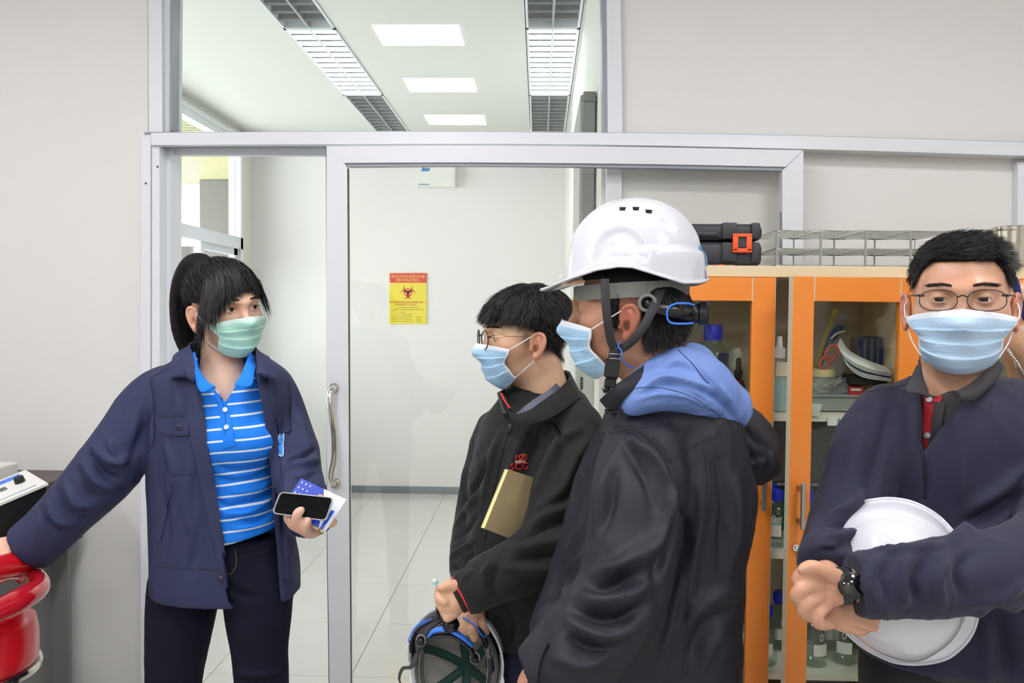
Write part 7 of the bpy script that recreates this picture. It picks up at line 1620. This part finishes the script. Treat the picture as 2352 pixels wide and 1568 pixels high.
aL4 = limb([(2440, 965, 1.48, 80), (2450, 1100, 1.42, 82), (2440, 1230, 1.34, 80), (2350, 1292, 1.28, 76), (2230, 1318, 1.24, 70), (2110, 1332, 1.23, 64), (2010, 1342, 1.22, 52), (1955, 1344, 1.22, 46)], .03)
cA4, cN4 = A(P(1962, 1344, 1.22)), A((P(1955, 1344, 1.22) - P(2010, 1342, 1.22)) / np.linalg.norm(P(1955, 1344, 1.22) - P(2010, 1342, 1.22))); cB4, cM4 = A(P(1896, 1306, 1.335)), P(1896, 1312, 1.33) - P(1905, 1262, 1.38); cM4 = A(cM4 / np.linalg.norm(cM4))
vn4 = Poly([(2108, 820), (2112, 905), (2110, 1010), (2120, 1045), (2150, 1000), (2200, 940), (2262, 870), (2275, 820)], 1.60)
def jk4(p): d = smin(tor4(p), tor4b(p), .02); d = smax(d, -vn4(p), .005); d = smin(d, smax(aR4(p), (p - cB4) @ cM4, .004), .02); return smin(d, smax(aL4(p), (p - cA4) @ cN4, .004), .02)
bb4 = bbp([(1870, 1600, 1.3), (2500, 850, 1.7), (1950, 1400, 1.18), (2520, 1580, 1.5)], .06)
sw4 = Surf(jk4, *bb4, .0052); sw4.dd = 1.4
sw4.fold([([(2165, 1250), (2120, 1262), (2060, 1265), (2015, 1262)], .008, .008), ([(2180, 1290), (2150, 1330), (2160, 1380)], .011, .010), ([(2130, 1285), (2100, 1330), (2105, 1385)], .010, -.009), ([(2090, 1275), (2070, 1320), (2080, 1380)], .010, .009), ([(2050, 1275), (2030, 1320), (2040, 1380)], .009, -.008), ([(2010, 1285), (1995, 1330), (2005, 1375)], .009, .007),
  ([(2230, 1270), (2200, 1310), (2210, 1370)], .011, -.009), ([(2330, 1180), (2270, 1210), (2210, 1230), (2190, 1245)], .014, .010), ([(2340, 1130), (2280, 1170), (2220, 1200)], .012, -.009), ([(2352, 1080), (2290, 1130), (2230, 1170)], .014, .008), ([(2350, 1340), (2300, 1370), (2240, 1385)], .012, .006),
  ([(1985, 980), (1965, 1050), (1940, 1120)], .014, .006), ([(2040, 960), (2010, 1060), (1985, 1160)], .014, -.007), ([(1985, 1130), (1955, 1165), (1915, 1180)], .010, .008), ([(1990, 1170), (1950, 1200), (1905, 1205)], .010, -.009), ([(1975, 1215), (1940, 1232), (1895, 1235)], .010, .007), ([(1950, 1240), (1920, 1262), (1885, 1262)], .008, -.006),
  ([(2250, 1410), (2262, 1480), (2270, 1560)], .014, .008), ([(2290, 1400), (2310, 1480), (2320, 1560)], .014, -.008), ([(2330, 1400), (2345, 1480), (2350, 1560)], .014, .008), ([(2130, 1060), (2128, 1110), (2126, 1150)], .008, -.004), ([(2200, 960), (2190, 1050), (2200, 1140)], .016, .005), ([(2080, 900), (2060, 1000), (2080, 1100)], .016, .004)]).noise(.0011, 24, 8)
so4 = sw4.obj('navy_sweater', NS, m4)
sw4.line('zip_edge', [(2112, 905), (2110, 1000), (2120, 1050), (2124, 1100), (2126, 1145)], .0022, mat('navy_black_tape', (18, 18, 30), .7), so4, .0004); sw4.line('shoulder_seam', [(1990, 900), (2060, 888), (2110, 872)], .0010, THR, so4, .0004)
pf4 = s_loft(sec([(862, 2130, 2300, .06), (900, 2090, 2340, .085), (960, 2060, 2370, .10), (1080, 2040, 2400, .115), (1250, 2040, 2400, .11), (1520, 2030, 2400, .12)], 1.545), 2.3)
vs4 = Poly([(2118, 800), (2120, 890), (2133, 905), (2150, 912), (2190, 890), (2240, 850), (2262, 800)], 1.62); V, Fc = nets(lambda p: smax(pf4(p), -vs4(p), .004), *bb4, .007); po4 = mk('grey_polo_shirt', relax(V, Fc), Fc, DG, m4)
s7 = Surf(lambda p: smax(pf4(p), -vs4(p), .004), *bb4, .007); s7.dd = 1.45
s7.strip('red_placket', [(2124, 900), (2122, 960), (2122, 1020)], [(2165, 912), (2150, 960), (2130, 1035)], mat('red_fabric', (184, 26, 40), .75), po4, .0008, .002); s7.strip('grey_placket', [(2146, 925), (2140, 980), (2130, 1040), (2128, 1090)], [(2172, 925), (2162, 980), (2150, 1040), (2142, 1090)], DG, po4, .002, .003)
for x, y in ((2137, 921), (2132, 1001)): h, n_ = s7.hit(x, y); c = h + n_ * .005; tubeo('button', [c, c + n_ * .002], .0056, mat('grey_button', (196, 200, 206), .3), po4, 14)
sheet('polo_collar', PP((2114, 826, 1.47), (2120, 862, 1.445), (2132, 895, 1.42), (2134, 908, 1.415)), PP((2104, 840, 1.47), (2092, 868, 1.44), (2082, 896, 1.41), (2126, 912, 1.41)), .004, DG, po4, 8, 6, .008, (0, -1, 0))
sheet('polo_collar', PP((2282, 826, 1.49), (2255, 862, 1.45), (2222, 888, 1.425), (2196, 902, 1.41)), PP((2300, 846, 1.49), (2278, 878, 1.45), (2232, 915, 1.41), (2202, 916, 1.405)), .004, DG, po4, 8, 6, .008, (0, -1, 0))
chest4 = s_un([s_cone(h4.w((0, -.03, -.12)), P(2190, 900, 1.56), .060, .07), s_ell(P(2200, 960, 1.60), (.15, .10, .09))], .04); V, Fc = nets(chest4, *bbp([(2050, 1050, 1.5), (2350, 850, 1.65)], .08), .006); parts4.append((V, Fc, None, None))
# hands: the left closes over the right in front of the belly
hL4 = hand([[(1970, 1344, 1.22, 36), (1935, 1345, 1.215, 33), (1908, 1335, 1.21, 30), (1882, 1325, 1.21, 24)], [(1935, 1352, 1.215, 30), (1905, 1362, 1.21, 28), (1885, 1375, 1.21, 24)], [(1888, 1318, 1.20, 18), (1856, 1312, 1.185, 16), (1834, 1330, 1.19, 14), (1846, 1352, 1.215, 13), (1872, 1362, 1.235, 12)], [(1884, 1342, 1.20, 18), (1850, 1346, 1.18, 16), (1830, 1368, 1.185, 14), (1846, 1388, 1.21, 13), (1876, 1394, 1.23, 12)], [(1886, 1368, 1.20, 18), (1856, 1380, 1.18, 15.5), (1846, 1404, 1.19, 13.5), (1870, 1418, 1.21, 12.5), (1896, 1416, 1.23, 11)], [(1894, 1388, 1.20, 17), (1876, 1408, 1.185, 14), (1880, 1430, 1.19, 12.5), (1904, 1434, 1.205, 11.5)], [(1918, 1328, 1.195, 16), (1890, 1309, 1.18, 13.5), (1864, 1300, 1.175, 12), (1843, 1307, 1.175, 11)]], .004)
hR4 = hand([[(1898, 1318, 1.325, 32), (1902, 1360, 1.29, 36), (1920, 1398, 1.26, 38), (1935, 1408, 1.25, 38)], [(1940, 1385, 1.245, 17), (1975, 1392, 1.235, 13.5), (2004, 1402, 1.235, 13)], [(1945, 1400, 1.24, 17), (1982, 1410, 1.23, 13.5), (2010, 1420, 1.232, 13)], [(1940, 1416, 1.24, 16), (1976, 1428, 1.23, 13), (2006, 1438, 1.235, 12)], [(1930, 1428, 1.245, 18), (1962, 1441, 1.24, 14), (1986, 1447, 1.24, 11)], [(1925, 1380, 1.25, 20), (1955, 1372, 1.24, 15), (1980, 1374, 1.24, 12)]], .004)
for hh, c in ((hL4, P(1890, 1360, 1.2)), (hR4, P(1945, 1400, 1.25))): V, Fc = nets(hh, c - .12, c + .12, .0023); parts4.append((V, Fc, None, np.full(len(V), .10)))
V, Fc = nets(lambda p: jk4(p) + .024, *bb4, .015); parts4.append((V, Fc, None, None))
leg4 = [[(2120, 1620, 100, 1.56), (2110, 2000, 76, 1.58), (2105, 2500, 56, 1.58)], [(2320, 1620, 100, 1.56), (2330, 2000, 76, 1.58), (2340, 2500, 56, 1.58)]]; lf4 = legs(m4, leg4, 1.56, None, None); hip4 = s_loft(sec([(1470, 1990, 2440, .125), (1560, 1985, 2445, .13), (1680, 1990, 2440, .13)], 1.56), 2.3)
cl = P(2220, 1600, 1.57); lo4, hi4 = np.array([cl[0] - .34, cl[1] - .28, 0]), np.array([cl[0] + .34, cl[1] + .3, 1.02]); V, Fc = nets(lambda p: lf4(p) + .012, lo4, hi4, .016); parts4.append((V, Fc, None, None)); body_obj(m4, parts4, SK4)
tf = lambda p: np.maximum(smin(lf4(p), hip4(p), .03), .03 - p[:, 2]); V, Fc = nets(tf, lo4, hi4, .010); mk('trousers', relax(V, Fc), Fc, mat('black_trousers', (24, 23, 30), .8, bump=(700, .3)), m4)
for ch in leg4: shoe(m4, P(ch[-1][0], ch[-1][1], ch[-1][3]), (-.6, -1, 0), SHO)
# wrist watch
r = empty('wrist_watch', P(1934, 1340, 1.19), 'black round wrist watch on the arm crossing the white helmet', 'watch'); ax_ = np.array([float(x) for x in -cN4]); WB = mat('watch_black', (22, 22, 25), .35)
c = P(1938, 1345, 1.216); k = np.cross(ax_, [0, 0, 1]); k /= np.linalg.norm(k); l = np.cross(ax_, k); R_ = 39 * 1.216 / F
V = [c + R_ * (k * math.cos(t) + l * math.sin(t)) for t in np.linspace(0, 2 * PI, 40, endpoint=False)]; tubeo('strap', V, .011, WB, r, 8, .22, np.array([(v - c) / R_ for v in V]), True)
v0 = cen - c; v0 -= ax_ * (v0 @ ax_); v0 /= np.linalg.norm(v0); tubeo('watch_case', [c + v0 * (R_ + a) for a in (0, .004, .009, .010)], [.0185, .0195, .0195, .017], WB, r, 28); tubeo('dial', [c + v0 * (R_ + .0101), c + v0 * (R_ + .0106)], [.0165, .016], mat('dark_dial', (12, 13, 15), .08, coat=1), r, 28)
for a in (-.006, .006): tubeo('lug_pin', [c + ax_ * .021 + v0 * (R_ + .002) + np.cross(ax_, v0) * (a - .003), c + ax_ * .021 + v0 * (R_ + .002) + np.cross(ax_, v0) * (a + .003)], .0012, CH, r, 6)
# helmet under the arm
u4 = np.array([-.46, -.84, .28]); u4 /= np.linalg.norm(u4); fh = np.array([.30, .0, -1.0])
hc = P(2046, 1300, 1.37); hr4 = empty('safety_helmet', hc, 'white safety helmet held under the arm of the person in the navy sweater', 'helmet', 'white safety helmets')
hs4, _c4, _v4 = helmet(hr4, Frame(hc - u4 * .080, fh, u4, 1.02)); suspension(hr4, Frame(hc - u4 * .095, fh, u4, .96))
# ------------------------------------------------------------------ helmet held upside down by the man in fleece
u2 = np.array([.28, .80, -.52]); u2 /= np.linalg.norm(u2); hc = P(1043, 1552, 1.79)
hr2 = empty('safety_helmet', hc, 'white safety helmet held low with its grey inner band and blue ratchet showing', 'helmet', 'white safety helmets'); fr2 = Frame(hc - u2 * .05, np.array([.10, -.35, -1.0]), u2, .98)
helmet(hr2, fr2); suspension(hr2, Frame(fr2.w((0, .0, .012)), fr2.d((0, 1, 0)), fr2.d((0, 0, 1)), .97))
mk_in = MB().lathe([(.100, .05), (.098, .09), (.085, .125), (.06, .150), (.03, .165), (0, .168)], 32)
for v in mk_in.bm.verts: v.co = Vector(fr2.w(np.array(v.co) * [.95, 1.08, 1.0]).tolist())
mk_in.build('inner_liner', mat('inner_grey', (168, 166, 162), .6), hr2, True, 2)
for a in (0.5, 1.57, 2.64): 
    pts = [fr2.w((.084 * math.cos(a) * math.cos(t) * 1.0, .10 * math.sin(a) * math.cos(t), .045 + .085 * math.sin(t))) for t in np.linspace(0, PI, 17)]; tubeo('cradle_strap', pts, .011, GRN, hr2, 6, .12, np.array([fr2.d((math.cos(a) * math.cos(t), math.sin(a) * math.cos(t), math.sin(t))) for t in np.linspace(0, PI, 17)]))
tubeo('chin_strap', crom([fr2.w((-.085, .03, .04)), fr2.w((-.11, .05, .0)), fr2.w((-.105, .085, -.02)), fr2.w((-.07, .10, .0)), fr2.w((-.05, .095, .04))], 6), .008, WEB, hr2, 6, .15)
tubeo('brow_pad', crom([fr2.w((-.06, .075, .04)), fr2.w((0, .098, .036)), fr2.w((.06, .075, .04))], 6), .014, mat('pale_grey_pad', (160, 160, 158), .7), hr2, 8, .4)
a = crom(PP((985, 1462, 1.735), (1000, 1447, 1.725), (1030, 1446, 1.715), (1062, 1462, 1.715), (1084, 1482, 1.725)), 6); tubeo('nape_pad', a, crom([[.006], [.010], [.010], [.010], [.008]], 6)[:, 0], HBL, hr2, 8, .5)
a = crom(PP((985, 1468, 1.740), (1005, 1460, 1.730), (1040, 1460, 1.722), (1075, 1482, 1.725), (1088, 1505, 1.735)), 6); tubeo('nape_cushion', a, .011, HBK, hr2, 8, .5)
for x, y, dd in ((967, 1471, 1.75), (1091, 1511, 1.735)):
    tubeo('pivot_disc', [P(x, y, dd), P(x + 1, y - 1, dd - .006)], .0115, HBK, hr2, 18); tubeo('pivot_disc_rim', [P(x + 10.5 * math.cos(t), y + 13 * math.sin(t), dd - .006) for t in np.linspace(0, 2 * PI, 20, endpoint=False)], .002, HGR, hr2, 6, closed=True)
tubeo('nape_knob', [P(1034, 1440, 1.72), P(1036, 1432, 1.715), P(1037, 1424, 1.71)], [.017, .018, .013], HBK, hr2, 20)
tubeo('strap_loop', crom(PP((958, 1500, 1.74), (945, 1530, 1.72), (925, 1535, 1.71), (917, 1560, 1.71), (930, 1585, 1.72)), 6), .006, WEB, hr2, 8, .3)
# ------------------------------------------------------------------ person cut by the right edge
m5 = empty('person', (float(P(2480, 900, 2.0)[0]), float(P(2480, 900, 2.0)[1]), 0), 'person cut off by the right edge, raised hand with a navy strap and silver bracelet', 'person'); SK5 = skin_mat('tan_skin_behind', (196, 150, 118))
h5 = Frame(P(2450, 700, 1.98), (-1, -.2, 0), (0, 0, 1), .96); hf5 = head_f(); V, Fc = nets(hf5, (-.10, -.14, -.21), (.10, .13, .13), .0035); ps = [(h5.w(V), Fc, None, None)]
g5 = hand([[(2352, 905, 1.84, 26), (2345, 850, 1.82, 26), (2338, 800, 1.80, 34), (2335, 770, 1.80, 36)], [(2322, 760, 1.79, 14), (2314, 715, 1.78, 11), (2322, 680, 1.79, 10)], [(2332, 755, 1.79, 14), (2326, 700, 1.78, 11), (2334, 662, 1.79, 10)], [(2345, 752, 1.79, 14), (2342, 695, 1.78, 11), (2350, 655, 1.79, 10)], [(2358, 758, 1.79, 13), (2360, 705, 1.78, 10), (2366, 670, 1.79, 9)], [(2360, 790, 1.79, 15), (2380, 750, 1.79, 11), (2384, 720, 1.79, 10)]])
c = P(2345, 780, 1.81); V, Fc = nets(g5, c - .15, c + .15, .003); ps.append((V, Fc, None, None)); t5 = s_un([s_loft(sec([(835, 2440, 2580, .06), (860, 2415, 2650, .09), (905, 2392, 2720, .12), (1200, 2385, 2740, .14), (1500, 2390, 2740, .14), (1560, 2395, 2735, .13)], 2.02), 2.3), limb([(2430, 960, 1.98, 44), (2410, 1080, 1.90, 40), (2375, 980, 1.86, 36), (2356, 895, 1.84, 31)], .02)], .02)
b5 = bbp([(2300, 1600, 1.8), (2780, 860, 2.2)], .06); V, Fc = nets(lambda p: t5(p) + .012, *b5, .018); ps.append((V, Fc, None, None)); l5 = legs(m5, [[(2500, 1560, 80, 2.02), (2500, 2150, 50, 2.02)], [(2640, 1560, 80, 2.02), (2640, 2150, 50, 2.02)]], 2, None, None); cl = P(2570, 1600, 2.02); lo5, hi5 = np.array([cl[0] - .3, cl[1] - .25, 0]), np.array([cl[0] + .3, cl[1] + .25, .9])
V, Fc = nets(lambda p: l5(p) + .012, lo5, hi5, .018); ps.append((V, Fc, None, None)); body_obj(m5, ps, SK5)
V, Fc = nets(t5, *b5, .009); mk('dark_shirt', relax(V, Fc), Fc, mat('dark_teal_cloth', (34, 38, 44), .8), m5); V, Fc = nets(lambda p: np.maximum(l5(p), .03 - p[:, 2]), lo5, hi5, .012); mk('trousers', V, Fc, mat('black_trousers', (24, 23, 30), .8), m5)
CV, CF = nets(lambda p: smax(hf5.base(p) - .014, np.where(p[:, 1] > .03, .05, -.04) - p[:, 2], .01), (-.12, -.15, -.10), (.12, .15, .17), .006); mk('hair', h5.w(CV), CF, HAIR, m5); eyes(h5, m5)
for x in (2500, 2640): shoe(m5, P(x, 2150, 2.02), (-.3, -1, 0), SHO)
mask_obj(h5, hf5, m5, MBLUE, WHM, loops=False)
tubeo('wrist_strap', crom(PP((2306, 652, 1.76), (2316, 636, 1.75), (2330, 642, 1.75), (2342, 690, 1.755), (2358, 735, 1.76)), 6), .008, mat('navy_strap', (30, 44, 110), .6), m5, 6, .35)
q = crom(PP((2316, 800, 1.775), (2328, 822, 1.765), (2340, 846, 1.77), (2352, 868, 1.79)), 5)
for i in range(len(q) - 1): a, b = q[i], q[i + 1]; tubeo('bracelet_link', [a + (b - a) * .06, b - (b - a) * .06], .0068, CH, m5, 8, .5)
# ------------------------------------------------------------------ finish
for o_ in bpy.data.objects:
    if 'org' in o_: del o_['org']
